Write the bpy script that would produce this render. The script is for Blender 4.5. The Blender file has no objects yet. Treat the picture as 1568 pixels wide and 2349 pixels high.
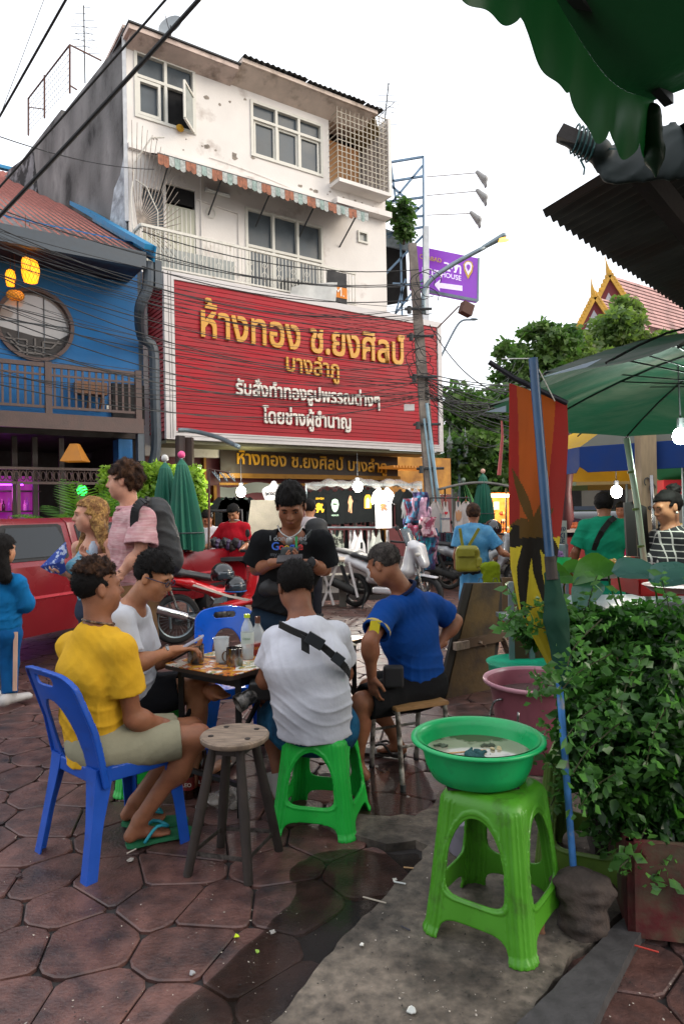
import bpy,bmesh,math,random
import numpy as np
from mathutils import Vector as V,Matrix
random.seed(7)
rs=np.random.RandomState(3)
SC=bpy.context.scene
COL=SC.collection
PI=math.pi
# ------------------------------------------------ camera, sky, sun, exposure
ROLL=math.radians(1.0)
CAM=V((0,0,1.5))
CR=V((math.cos(ROLL),0,-math.sin(ROLL)))
CU=V((math.sin(ROLL),0,math.cos(ROLL)))
CF=V((0,1,0))
cd=bpy.data.cameras.new('camera')
cam=bpy.data.objects.new('camera',cd)
COL.objects.link(cam)
cd.sensor_fit='HORIZONTAL';cd.sensor_width=24;cd.lens=24
cd.clip_start=0.05;cd.clip_end=600
cam.matrix_world=Matrix(((CR.x,CU.x,-CF.x,CAM.x),(CR.y,CU.y,-CF.y,CAM.y),(CR.z,CU.z,-CF.z,CAM.z),(0,0,0,1)))
SC.camera=cam
W=bpy.data.worlds.new('World');SC.world=W;W.use_nodes=True
wn=W.node_tree.nodes;wl=W.node_tree.links
SUN_EL,SUN_AZ=math.radians(28),math.radians(104) # azimuth from +Y towards +X
sky=wn.new('ShaderNodeTexSky');sky.sky_type='NISHITA';sky.sun_disc=False
sky.sun_elevation=SUN_EL;sky.sun_rotation=SUN_AZ;sky.dust_density=3.0;sky.air_density=1.0
wmix=wn.new('ShaderNodeMixRGB');wmix.inputs[0].default_value=0.7
wl.new(sky.outputs[0],wmix.inputs[1]);wmix.inputs[2].default_value=(10.2,10.4,10.7,1) # even evening overcast
bg=wn['Background'];wl.new(wmix.outputs[0],bg.inputs[0]);bg.inputs[1].default_value=0.1
sl=bpy.data.lights.new('sun','SUN');sl.energy=0.7;sl.angle=math.radians(25);sl.color=(1,.9,.76)
so=bpy.data.objects.new('sun',sl);COL.objects.link(so)
sd=V((math.sin(SUN_AZ)*math.cos(SUN_EL),math.cos(SUN_AZ)*math.cos(SUN_EL),math.sin(SUN_EL)))
so.rotation_euler=sd.to_track_quat('Z','Y').to_euler()
so.location=(30,20,30)
SC.view_settings.view_transform='Standard';SC.view_settings.look='None'
SC.view_settings.gamma=1;SC.view_settings.exposure=1.05
SC.render.engine='CYCLES'
SC.cycles.max_bounces=7;SC.cycles.transparent_max_bounces=12
SC.cycles.use_denoising=True
# ------------------------------------------------ picture measurements -> points of the place
def P(px,py,D):
 return CAM+CR*((px-784)/1568*D)+CU*((1174.5-py)/1568*D)+CF*D
def ray(px,py):
 return (P(px,py,1)-CAM)
def hit(px,py,p0,n):
 d=ray(px,py);return CAM+d*((V(p0)-CAM).dot(V(n))/d.dot(V(n)))
def G(px,py,z=0.0):
 return hit(px,py,(0,0,z),(0,0,1))
# ------------------------------------------------ materials
def H(h):
 h=h.lstrip('#');c=[int(h[i:i+2],16)/255 for i in (0,2,4)]
 return tuple(((x+.055)/1.055)**2.4 if x>.04045 else x/12.92 for x in c)
MATS={}
def mat(name,col='#808080',rough=.6,metal=0.,var=.12,vs=6.,bump=.0,bs=30.,emit=None,es=0.,trans=0.,spec=.5,
  col2=None,c2s=2.,c2t=(.45,.6),rnd=0.,coat=0.,sub=0.,alpha=1.,backl=None,detail=4.,stretch=None,coord='Object'):
 if name in MATS:return MATS[name]
 m=bpy.data.materials.new(name);m.use_nodes=True
 nt=m.node_tree;N=nt.nodes;L=nt.links;b=N['Principled BSDF']
 if isinstance(col,str):col=H(col)
 if isinstance(col2,str):col2=H(col2)
 tc=N.new('ShaderNodeTexCoord');co=tc.outputs[coord]
 if stretch:
  mp=N.new('ShaderNodeMapping');mp.inputs['Scale'].default_value=stretch;L.new(co,mp.inputs[0]);co=mp.outputs[0]
 n1=N.new('ShaderNodeTexNoise');n1.inputs['Scale'].default_value=vs;n1.inputs['Detail'].default_value=detail;L.new(co,n1.inputs['Vector'])
 base=N.new('ShaderNodeRGB');base.outputs[0].default_value=(*col,1);out=base.outputs[0]
 if col2:
  n2=N.new('ShaderNodeTexNoise');n2.inputs['Scale'].default_value=c2s;n2.inputs['Detail'].default_value=5;n2.inputs['Roughness'].default_value=.62;L.new(co,n2.inputs['Vector'])
  r=N.new('ShaderNodeMapRange');r.inputs[1].default_value=c2t[0];r.inputs[2].default_value=c2t[1];L.new(n2.outputs[0],r.inputs[0])
  mx=N.new('ShaderNodeMixRGB');L.new(r.outputs[0],mx.inputs[0]);L.new(out,mx.inputs[1]);mx.inputs[2].default_value=(*col2,1);out=mx.outputs[0]
 hs=N.new('ShaderNodeHueSaturation');L.new(out,hs.inputs['Color'])
 r2=N.new('ShaderNodeMapRange');r2.inputs[1].default_value=.25;r2.inputs[2].default_value=.75
 r2.inputs[3].default_value=1-var*1.6;r2.inputs[4].default_value=1+var;L.new(n1.outputs[0],r2.inputs[0]);vv=r2.outputs[0]
 if rnd:
  oi=N.new('ShaderNodeObjectInfo');r3=N.new('ShaderNodeMapRange');r3.inputs[3].default_value=1-rnd;r3.inputs[4].default_value=1+rnd
  L.new(oi.outputs['Random'],r3.inputs[0]);mu=N.new('ShaderNodeMath');mu.operation='MULTIPLY';L.new(vv,mu.inputs[0]);L.new(r3.outputs[0],mu.inputs[1]);vv=mu.outputs[0]
 L.new(vv,hs.inputs['Value']);L.new(hs.outputs[0],b.inputs['Base Color'])
 b.inputs['Roughness'].default_value=rough;b.inputs['Metallic'].default_value=metal
 b.inputs['Specular IOR Level'].default_value=spec
 if rough>.15 and not trans:
  rr=N.new('ShaderNodeMapRange');rr.inputs[1].default_value=.3;rr.inputs[2].default_value=.7;rr.inputs[3].default_value=max(0,rough-.09);rr.inputs[4].default_value=min(1,rough+.09)
  L.new(n1.outputs[0],rr.inputs[0]);L.new(rr.outputs[0],b.inputs['Roughness'])
 b.inputs['Coat Weight'].default_value=coat;b.inputs['Transmission Weight'].default_value=trans;b.inputs['Alpha'].default_value=alpha
 if sub:b.inputs['Subsurface Weight'].default_value=sub;b.inputs['Subsurface Radius'].default_value=(.02,.008,.004)
 if emit:b.inputs['Emission Color'].default_value=(*(H(emit) if isinstance(emit,str) else emit),1);b.inputs['Emission Strength'].default_value=es
 if bump:
  n3=N.new('ShaderNodeTexNoise');n3.inputs['Scale'].default_value=bs;n3.inputs['Detail'].default_value=6;L.new(co,n3.inputs['Vector'])
  bp=N.new('ShaderNodeBump');bp.inputs['Strength'].default_value=bump;bp.inputs['Distance'].default_value=.3/bs;L.new(n3.outputs[0],bp.inputs['Height']);L.new(bp.outputs[0],b.inputs['Normal'])
 if backl is not None:
  t=N.new('ShaderNodeBsdfTranslucent');t.inputs[0].default_value=(*(H(backl) if isinstance(backl,str) else backl),1)
  ms=N.new('ShaderNodeMixShader');ms.inputs[0].default_value=.45;o=N['Material Output']
  L.new(b.outputs[0],ms.inputs[1]);L.new(t.outputs[0],ms.inputs[2]);L.new(ms.outputs[0],o.inputs[0])
 MATS[name]=m;return m
def bsdf(m):return m.node_tree.nodes['Principled BSDF']
# ------------------------------------------------ objects
def tag(o,label=None,cat=None,group=None,kind=None):
 if label:o['label']=label
 if cat:o['category']=cat
 if group:o['group']=group
 if kind:o['kind']=kind
 return o
def thing(name,label,cat,loc=(0,0,0),rz=0.,group=None):
 o=bpy.data.objects.new(name,None);COL.objects.link(o);o.location=loc;o.rotation_euler=(0,0,rz);o.empty_display_size=.1
 return tag(o,label,cat,group)
def base_of(o):
 m=V((0,0,0));
 while o is not None:m=m+V(o.location);o=o.parent
 return m
def link(name,me,parent=None,mt=None,kind=None,label=None):
 o=bpy.data.objects.new(name,me);COL.objects.link(o)
 if mt is not None and not me.materials:me.materials.append(mt)
 if parent is not None:o.parent=parent
 if kind:o['kind']=kind
 if label:o['label']=label
 return o
def rawmesh(name,vs,fs,parent=None,mt=None,smooth=True,kind=None,label=None,local=False,fix=False):
 vs=np.asarray(vs,dtype=float)
 if parent is not None and not local:vs=vs-np.array(base_of(parent))
 me=bpy.data.meshes.new(name)
 if isinstance(fs,np.ndarray) and fs.ndim==2:
  n=fs.shape[1];me.vertices.add(len(vs));me.vertices.foreach_set('co',vs.astype(np.float32).ravel())
  me.loops.add(fs.size);me.loops.foreach_set('vertex_index',fs.astype(np.int32).ravel())
  me.polygons.add(len(fs));me.polygons.foreach_set('loop_start',np.arange(0,fs.size,n,dtype=np.int32))
  me.update(calc_edges=True);me.validate()
 else:
  me.from_pydata([tuple(v) for v in vs],[],fs)
 if fix:
  bm=bmesh.new();bm.from_mesh(me);bmesh.ops.recalc_face_normals(bm,faces=bm.faces);bm.to_mesh(me);bm.free()
 if smooth:me.polygons.foreach_set('use_smooth',[True]*len(me.polygons))
 return link(name,me,parent,mt,kind,label)
def copy_tree(o,parent=None):
 c=o.copy();COL.objects.link(c)
 if parent is not None:c.parent=parent
 for ch in list(o.children):copy_tree(ch,c)
 return c
def copy_to(o,loc,rz=0.,label=None,scale=None):
 c=copy_tree(o);c.location=loc;c.rotation_euler=(0,0,rz)
 if label:c['label']=label
 if scale:c.scale=(scale,)*3
 return c
class MB:
 """collects shapes; M maps local coordinates to the world"""
 def __init__(s,M=None):s.v=[];s.f=[];s.M=M
 def add(s,vs,fs):
  b=len(s.v);s.v+=[V(p) for p in vs] if s.M is None else [s.M(V(p)) for p in vs];s.f+=[tuple(b+i for i in f) for f in fs];return s
 def box(s,a,b):
  (x0,y0,z0),(x1,y1,z1)=a,b
  return s.add([(x0,y0,z0),(x1,y0,z0),(x1,y1,z0),(x0,y1,z0),(x0,y0,z1),(x1,y0,z1),(x1,y1,z1),(x0,y1,z1)],
     [(0,3,2,1),(4,5,6,7),(0,1,5,4),(1,2,6,5),(2,3,7,6),(3,0,4,7)])
 def obox(s,c,ax,ay,az):
  """box from centre and three half-extent vectors"""
  c,ax,ay,az=V(c),V(ax),V(ay),V(az)
  return s.add([c-ax-ay-az,c+ax-ay-az,c+ax+ay-az,c-ax+ay-az,c-ax-ay+az,c+ax-ay+az,c+ax+ay+az,c-ax+ay+az],
     [(0,3,2,1),(4,5,6,7),(0,1,5,4),(1,2,6,5),(2,3,7,6),(3,0,4,7)])
 def bar(s,a,b,w,h=None,up=(0,0,1)):
  a,b=V(a),V(b);h=h or w;d=(b-a)
  if d.length<1e-6:return s
  x=d.normalized();u=V(up)
  if abs(x.dot(u))>.98:u=V((1,0,0))
  y=u.cross(x).normalized();z=x.cross(y)
  return s.obox((a+b)/2,d/2,y*w/2,z*h/2)
 def tube(s,pts,r,n=8,cap=True):
  pts=[V(p) for p in pts];k=len(pts);rr=r if isinstance(r,(list,tuple)) else [r]*k
  vs=[];up=V((0,0,1));pn=None
  for i,p in enumerate(pts):
   t=(pts[min(i+1,k-1)]-pts[max(i-1,0)]);t=t.normalized() if t.length>1e-9 else V((0,0,1))
   if pn is None:pn=t.orthogonal().normalized()
   else:
    pn=pn-t*pn.dot(t);pn=pn.normalized() if pn.length>1e-6 else t.orthogonal().normalized()
   bn=t.cross(pn)
   vs+=[p+(pn*math.cos(2*PI*j/n)+bn*math.sin(2*PI*j/n))*rr[i] for j in range(n)]
  fs=[(i*n+j,i*n+(j+1)%n,(i+1)*n+(j+1)%n,(i+1)*n+j) for i in range(k-1) for j in range(n)]
  if cap:fs+=[tuple(range(n))[::-1],tuple((k-1)*n+j for j in range(n))]
  return s.add(vs,fs)
 def lathe(s,prof,c=(0,0,0),n=24,ax=None,sx=1.,sy=1.):
  """profile of (r, h) round an axis"""
  c=V(c);a=V(ax).normalized() if ax is not None else V((0,0,1))
  if ax is None:x,y=V((1,0,0)),V((0,1,0))
  else:x=a.orthogonal().normalized();y=a.cross(x)
  vs=[c+a*h+(x*math.cos(2*PI*j/n)*sx+y*math.sin(2*PI*j/n)*sy)*max(r,1e-5) for r,h in prof for j in range(n)]
  fs=[(i*n+j,i*n+(j+1)%n,(i+1)*n+(j+1)%n,(i+1)*n+j) for i in range(len(prof)-1) for j in range(n)]
  return s.add(vs,fs)
 def prism(s,poly,d):
  """polygon (3-D points) pushed along d"""
  n=len(poly);p=[V(q) for q in poly];d=V(d)
  return s.add(p+[q+d for q in p],[tuple(range(n))[::-1],tuple(range(n,2*n))]+[(i,(i+1)%n,n+(i+1)%n,n+i) for i in range(n)])
 def quad(s,*p):return s.add(p,[tuple(range(len(p)))])
 def grid(s,f,nu,nv):
  vs=[f(i/nu,j/nv) for j in range(nv+1) for i in range(nu+1)]
  return s.add(vs,[(j*(nu+1)+i,j*(nu+1)+i+1,(j+1)*(nu+1)+i+1,(j+1)*(nu+1)+i) for j in range(nv) for i in range(nu)])
 def sph(s,c,r,n=12):
  pr=[(math.sin(PI*i/(n // 2+2)),-math.cos(PI*i/(n // 2+2))) for i in range(n // 2+3)]
  rx,ry,rz=(r,r,r) if isinstance(r,(int,float)) else r
  return s.lathe([(a,b*rz) for a,b in pr],c,n,None,rx,ry)
 def build(s,name,mt,parent=None,smooth=False,kind=None,label=None,local=False,fix=True,bevel=0.,tags=None,weld=False):
  me=bpy.data.meshes.new(name);vs=s.v
  if parent is not None and not local:
   o=base_of(parent);vs=[v-o for v in vs]
  me.from_pydata(vs,[],s.f)
  if fix or bevel or weld:
   bm=bmesh.new();bm.from_mesh(me)
   if bevel or weld:bmesh.ops.remove_doubles(bm,verts=bm.verts,dist=1e-5)
   if fix:bmesh.ops.recalc_face_normals(bm,faces=bm.faces)
   if bevel:bmesh.ops.bevel(bm,geom=bm.edges[:],offset=bevel,segments=2,affect='EDGES',clamp_overlap=True)
   bm.to_mesh(me);bm.free()
  if smooth:
   me.polygons.foreach_set('use_smooth',[True]*len(me.polygons))
   if smooth=='auto':me.set_sharp_from_angle(angle=math.radians(38))
  o=link(name,me,parent,mt,kind,label)
  if tags:tag(o,*tags)
  return o
def arc(a,b,sag,n=14):
 a,b=V(a),V(b);return [a.lerp(b,i/n)-V((0,0,sag*4*(i/n)*(1-i/n))) for i in range(n+1)]
def smoothpath(pts,n=5):
 pts=[V(p) for p in pts];out=[]
 for i in range(len(pts)-1):
  p0,p1,p2,p3=pts[max(i-1,0)],pts[i],pts[i+1],pts[min(i+2,len(pts)-1)]
  for j in range(n):
   t=j/n;out.append(.5*((2*p1)+(p2-p0)*t+(2*p0-5*p1+4*p2-p3)*t*t+(3*p1-p0-3*p2+p3)*t**3))
 return out+[pts[-1]]
def chaikin(p,k=1):
 for _ in range(k):
  q=[]
  for i in range(len(p)):
   a,b=p[i],p[(i+1)%len(p)];q+=[a.lerp(b,.25),a.lerp(b,.75)]
  p=q
 return p
# ------------------------------------------------ lettering
_tc={}
def textmesh(body,size=1.,extrude=.0,bold=0.):
 k=(body,extrude,bold)
 c=bpy.data.curves.new('lettering','FONT');c.body=body;c.size=size;c.extrude=extrude;c.resolution_u=3
 o=bpy.data.objects.new('lettering',c);me=o.to_mesh()
 vs=np.zeros(len(me.vertices)*3);me.vertices.foreach_get('co',vs);vs=vs.reshape(-1,3);fs=[tuple(p.vertices) for p in me.polygons]
 o.to_mesh_clear();bpy.data.objects.remove(o);bpy.data.curves.remove(c)
 if bold and len(vs):
  V0,F0=vs.copy(),list(fs)
  for i,(dx,dy) in enumerate(((bold,0),(0,bold),(bold,bold))):
   b=len(vs);vs=np.vstack([vs,V0+[dx,dy,.0009*(i+1)]]);fs=fs+[tuple(b+q for q in f) for f in F0]
 return vs,fs
def text_on(name,body,org,ux,uz,width,mt,parent,extrude=.01,bold=0.,height=None,center=True):
 """a line of lettering from org along unit ux with up uz, scaled to the width"""
 vs,fs=textmesh(body,1.,0.,0.)
 w=vs[:,0].max()-vs[:,0].min();s=width/w;hs=s if height is None else height/(vs[:,1].max()-vs[:,1].min())
 vs,fs=textmesh(body,1.,extrude/s/2 if s else .01,bold)
 ux,uz=V(ux).normalized(),V(uz).normalized();n=ux.cross(uz)
 x=(vs[:,0]-vs[:,0].min())*s;y=vs[:,1]*hs;z=vs[:,2]*s
 out=np.array(org)[None]+x[:,None]*np.array(ux)+y[:,None]*np.array(uz)+(z+extrude/2)[:,None]*np.array(n)
 return rawmesh(name,out,fs,parent,mt,smooth=False)
# ------------------------------------------------ solid modelling by distance fields
def npv(v):return np.array(v,dtype=float)
class SDF:
 def __init__(s):s.p=[];s.wr=None
 def put(s,f,lo,hi,k=.02,op='u'):s.p.append((f,npv(lo),npv(hi),k,op));return s
 def cone(s,a,b,ra,rb,k=.02,op='u',clip=(),hollow=0.):
  a,b=npv(a),npv(b);ab=b-a;L2=max(ab @ ab,1e-9);R=max(ra,rb)
  def f(X,Y,Z):
   t=np.clip(((X-a[0])*ab[0]+(Y-a[1])*ab[1]+(Z-a[2])*ab[2])/L2,0,1)
   d=np.sqrt((X-a[0]-t*ab[0])**2+(Y-a[1]-t*ab[1])**2+(Z-a[2]-t*ab[2])**2)-(ra+(rb-ra)*t)
   if hollow:d=np.maximum(d,-(d+hollow+.12*np.clip(.55-t,0,1)))
   for q,n in clip:d=np.maximum(d,(X-q[0])*n[0]+(Y-q[1])*n[1]+(Z-q[2])*n[2])
   return d
  return s.put(f,np.minimum(a,b)-R,np.maximum(a,b)+R,k,op)
 def econe(s,a,b,ra,rb,lat,k=.03,op='u',clip=()):
  a,b,lat=npv(a),npv(b),npv(lat);ab=b-a;L2=max(ab @ ab,1e-9);L=math.sqrt(L2);ax=ab/L
  lat=lat-ax*(lat @ ax);lat /= np.linalg.norm(lat);dp=np.cross(ax,lat);R=max(*ra,*rb)
  def f(X,Y,Z):
   x,y,z=X-a[0],Y-a[1],Z-a[2]
   tr=(x*ab[0]+y*ab[1]+z*ab[2])/L2;t=np.clip(tr,0,1);w=(tr-t)*L
   l=x*lat[0]+y*lat[1]+z*lat[2];d2=x*dp[0]+y*dp[1]+z*dp[2]
   rx=ra[0]+(rb[0]-ra[0])*t;ry=ra[1]+(rb[1]-ra[1])*t;mn=np.minimum(rx,ry)
   d=(np.sqrt((l/rx)**2+(d2/ry)**2+(w/mn)**2)-1)*mn
   for q,n in clip:d=np.maximum(d,(X-q[0])*n[0]+(Y-q[1])*n[1]+(Z-q[2])*n[2])
   return d
  return s.put(f,np.minimum(a,b)-R,np.maximum(a,b)+R,k,op)
 def ell(s,c,r,fr=None,k=.02,op='u',clip=()):
  c=npv(c);fr=np.eye(3) if fr is None else np.array([npv(q) for q in fr]);R=max(r);mn=min(r)
  def f(X,Y,Z):
   x,y,z=X-c[0],Y-c[1],Z-c[2];q=0
   for i in range(3):q=q+((x*fr[i][0]+y*fr[i][1]+z*fr[i][2])/r[i])**2
   q=np.sqrt(q);d=(q-1)*mn
   for p,n in clip:d=np.maximum(d,(X-p[0])*n[0]+(Y-p[1])*n[1]+(Z-p[2])*n[2])
   return d
  return s.put(f,c-R,c+R,k,op)
 def box(s,c,r,fr=None,rd=.01,k=.005,op='u',clip=()):
  c=npv(c);fr=np.eye(3) if fr is None else np.array([npv(q) for q in fr]);R=math.sqrt(sum(q*q for q in r))
  def f(X,Y,Z):
   x,y,z=X-c[0],Y-c[1],Z-c[2]
   q=[np.abs(x*fr[i][0]+y*fr[i][1]+z*fr[i][2])-(r[i]-rd) for i in range(3)]
   d=np.sqrt(np.maximum(q[0],0)**2+np.maximum(q[1],0)**2+np.maximum(q[2],0)**2)+np.minimum(np.maximum(q[0],np.maximum(q[1],q[2])),0)-rd
   for p,n in clip:d=np.maximum(d,(X-p[0])*n[0]+(Y-p[1])*n[1]+(Z-p[2])*n[2])
   return d
  return s.put(f,c-R,c+R,k,op)
 def field(s,h):
  lo=np.min([p[1] for p in s.p if p[4]=='u'],0)-4*h;hi=np.max([p[2] for p in s.p if p[4]=='u'],0)+4*h
  n=np.ceil((hi-lo)/h).astype(int)+1
  D=np.full(tuple(n),.2,dtype=np.float32);ax=[lo[i]+h*np.arange(n[i]) for i in range(3)]
  for f,a,b,k,op in s.p:
   m=k+3*h
   i0=np.clip(np.floor((a-m-lo)/h).astype(int),0,n);i1=np.clip(np.ceil((b+m-lo)/h).astype(int)+1,0,n)
   if np.any(i1<=i0):continue
   sl_=tuple(slice(i0[i],i1[i]) for i in range(3))
   d=f(ax[0][sl_[0]][:,None,None],ax[1][sl_[1]][None,:,None],ax[2][sl_[2]][None,None,:]);A=D[sl_]
   if op=='u':
    if k>0:t=np.clip(.5+.5*(A-d)/k,0,1);D[sl_]=A+(d-A)*t-k*t*(1-t)
    else:D[sl_]=np.minimum(A,d)
   else:
    if k>0:t=np.clip(.5-.5*(A+d)/k,0,1);D[sl_]=A+(-d-A)*t+k*t*(1-t)
    else:D[sl_]=np.maximum(A,-d)
  if s.wr is not None:
   I=np.nonzero(np.abs(D)<.035);D[I]+=s.wr(lo[0]+h*I[0],lo[1]+h*I[1],lo[2]+h*I[2])
  return D,lo
 def mesh(s,h):D,lo=s.field(h);return surfnet(D,lo,h)
def surfnet(D,lo,h):
 S=D<0;c=sum(S[i:D.shape[0]-1+i,j:D.shape[1]-1+j,k:D.shape[2]-1+k].astype(np.int8) for i in (0,1) for j in (0,1) for k in (0,1))
 act=(c>0) & (c<8);idx=np.argwhere(act);ids=np.full(act.shape,-1,dtype=np.int64);ids[act]=np.arange(len(idx))
 acc=np.zeros((len(idx),3));cnt=np.zeros(len(idx));C=[(i,j,k) for i in (0,1) for j in (0,1) for k in (0,1)]
 for a in C:
  for ax in range(3):
   if a[ax]:continue
   b=list(a);b[ax]=1
   da=D[idx[:,0]+a[0],idx[:,1]+a[1],idx[:,2]+a[2]];db=D[idx[:,0]+b[0],idx[:,1]+b[1],idx[:,2]+b[2]]
   m=(da<0)!=(db<0);t=np.where(m,da/np.where(da==db,1,da-db),0)
   q=np.array(a,dtype=float)[None].repeat(len(idx),0);q[:,ax]+=t;acc[m]+=q[m];cnt[m]+=1
 vs=(idx+acc/cnt[:,None])*h+lo[None]
 qs=[]
 for ax in range(3):
  sh=[slice(None)]*3;sh2=[slice(None)]*3;sh[ax]=slice(0,-1);sh2[ax]=slice(1,None)
  m=S[tuple(sh)]!=S[tuple(sh2)];e=np.argwhere(m);o1,o2=[q for q in range(3) if q!=ax]
  e=e[(e[:,o1]>0) & (e[:,o2]>0) & (e[:,o1]<act.shape[o1]) & (e[:,o2]<act.shape[o2])]
  def cid(a,b):
   q=e.copy();q[:,o1] -= a;q[:,o2] -= b;return ids[q[:,0],q[:,1],q[:,2]]
  Q=np.stack([cid(1,1),cid(0,1),cid(0,0),cid(1,0)],1);fl=S[e[:,0],e[:,1],e[:,2]]
  if ax==1:fl=~fl
  Q[~fl]=Q[~fl][:,::-1];qs.append(Q)
 qs=np.vstack(qs);qs=qs[(qs>=0).all(1)]
 return vs,qs
def folds(amp=.004,sc=1.,seed=0,dr=(0,0,1)):
 r=np.random.RandomState(seed);A=r.randn(5,3)*[1,1,.8];ph=r.rand(8)*6.3
 A=A/np.linalg.norm(A,axis=1)[:,None];fr=[30,44,62,80,18]
 def f(x,y,z):
  w=.02*np.sin(19*sc*z+ph[5]+9*x)+.02*np.sin(15*sc*x+11*y+ph[6]);o=0
  for i in range(5):
   mk=.5+.5*np.sin(9*sc*(x*A[i][1]-y*A[i][2]+z*A[i][0])+ph[i]*2)
   q=np.sin(fr[i]*sc*((x+w)*A[i][0]+(y+w)*A[i][1]+(z-w)*A[i][2])+ph[i]);o=o+mk*(1-np.abs(q))**2/(1+.4*i)
  return-.8*amp*(o-.6)
 return f
def lumps(amp=.003,fr=120,seed=1):
 r=np.random.RandomState(seed);A=r.randn(6,3);ph=r.rand(6)*6
 def f(x,y,z):
  o=0
  for i in range(6):o=o+np.sin(fr*(.6+.15*i)*(x*A[i][0]+y*A[i][1]+z*A[i][2])+ph[i])
  return amp*o/2.5
 return f
def split_faces(vs,fs,cl):
 """cl: per-face class names -> {name: (vs, fs)}"""
 out={};cl=np.asarray(cl)
 for c in dict.fromkeys(cl.tolist()):
  f=fs[cl==c];u,inv=np.unique(f,return_inverse=True);out[c]=(vs[u],inv.reshape(f.shape))
 return out
# ------------------------------------------------ people
def unit(v):v=V(v);return v.normalized()
def skin(name,c):return mat('skin_'+name,c,rough=.52,var=.16,vs=14,bump=.3,bs=190,sub=.05,spec=.35,detail=8,col2=tuple(x*f for x,f in zip(H(c),(.72,.6,.58))),c2s=9,c2t=(.45,.72))
def hair_mat(name,c,c2=None):return mat('hair_'+name,c,rough=.75,var=.4,vs=90,bump=1.,bs=220,col2=c2,c2s=20,spec=.15)
def cloth(name,c,**k):
 a=dict(rough=.9,var=.08,vs=10,bump=.3,bs=34,spec=.15,detail=8);a.update(k);return mat('cloth_'+name,c,**a)
def head_sdf(S,c,f,u,hs=1.,fem=False):
 c,f,u=V(c),unit(f),V(u);u=(u-f*u.dot(f)).normalized();l=u.cross(f)
 def q(a,b,d):return c+(f*a+l*b+u*d)*hs
 fr=(l,f,u)
 S.ell(q(-.014,0,.034),(.074*hs,.094*hs,.084*hs),fr,.02)
 S.ell(q(.028,0,-.035),(.058*hs,.060*hs,.076*hs),fr,.03)
 S.ell(q(.048,0,-.084),(.028*hs,.026*hs,.022*hs),fr,.03)
 for sd in (-1,1):
  S.ell(q(.052,sd*.036,-.028),(.026*hs,.024*hs,.03*hs),fr,.025)
  S.ell(q(.006,sd*.048,-.055),(.018*hs,.03*hs,.03*hs),fr,.03)
 S.cone(q(.076,-.038,.024),q(.076,.038,.024),.012*hs,.012*hs,.018)
 for sd in (-1,1):S.ell(q(.094,sd*.031,.004),(.017*hs,.016*hs,.012*hs),fr,.014,'s')
 for sd in (-1,1):S.ell(q(.071,sd*.031,.004),(.015*hs,.012*hs,.011*hs),fr,.004)
 S.cone(q(.082,0,.012),q(.101,0,-.026),.008*hs,.013*hs,.012)
 for sd in (-1,1):S.ell(q(.089,sd*.012,-.031),(.008*hs,)*3,fr,.006)
 S.ell(q(.084,0,-.052),(.024*hs,.012*hs,.006*hs),fr,.006)
 S.ell(q(.083,0,-.063),(.021*hs,.011*hs,.006*hs),fr,.006)
 S.cone(q(.094,-.018,-.0575),q(.094,.018,-.0575),.0025,.0025,.004,'s')
 for sd in (-1,1):
  S.ell(q(-.006,sd*.078,-.004),(.009*hs,.019*hs,.032*hs),(l,f,u),.006)
  S.ell(q(-.001,sd*.087,.002),(.006*hs,.010*hs,.018*hs),fr,.004,'s')
 return q,l
def hand_mesh(S,w,d,pn,side,curl=.6,hs=1.,spread=.15,thumb=.6):
 """w wrist, d direction of the hand, pn palm normal, side=+1 when the thumb lies towards d x pn"""
 w,d,pn=V(w),unit(d),V(pn);pn=(pn-d*pn.dot(d)).normalized();t=d.cross(pn)*side
 fr=(t,d,pn)
 S.ell(w+d*.045*hs,(.036*hs,.05*hs,.014*hs),fr,.012)
 S.cone(w-d*.04*hs,w+d*.02*hs,.026*hs,.022*hs,.015)
 for i,(o,ln) in enumerate(((.028,.072),(.010,.082),(-.009,.076),(-.027,.060))):
  p=w+(d*.075+t*o)*hs;a=curl*.55;dd=(d+t*(o*4*spread)).normalized();r=.0088*hs
  for j,fx in enumerate((.45,.32,.25)):
   dd2=(dd*math.cos(a)+pn*math.sin(a)).normalized();q=p+dd2*ln*fx*hs
   S.cone(p,q,r,r*.9,.003);p=q;r*=.9;a+=curl*.75
 p=w+(d*.02+t*.022)*hs;q=p+(d*.6+t*.7+pn*.3*thumb).normalized()*.04*hs
 S.cone(p,q,.014*hs,.011*hs,.01);r2=q+(d*.8+t*.25+pn*.5*thumb).normalized()*.034*hs;S.cone(q,r2,.010*hs,.0085*hs,.003)
def bare_foot(S,a,toe,hs=1.):
 a,toe=V(a),V(toe);d=(toe-a);d.z=0;L=d.length;d.normalize();h=V((a.x,a.y,toe.z))-d*.045;up=V((0,0,1));l=up.cross(d)
 S.cone(a,h+up*.012,.033,.03,.02);S.econe(h+d*.05+up*.02,h+d*(L*.8)+up*.0,(.034,.03),(.043,.016),l,.025)
 for i,o in enumerate((-.030,-.015,.0,.014,.027)):S.cone(h+d*(L*.85)+l*o,h+d*(L*(1.12-.03*abs(i-1.5)))+l*o*1.1-up*.002,.0105,.009,.004)
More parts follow.
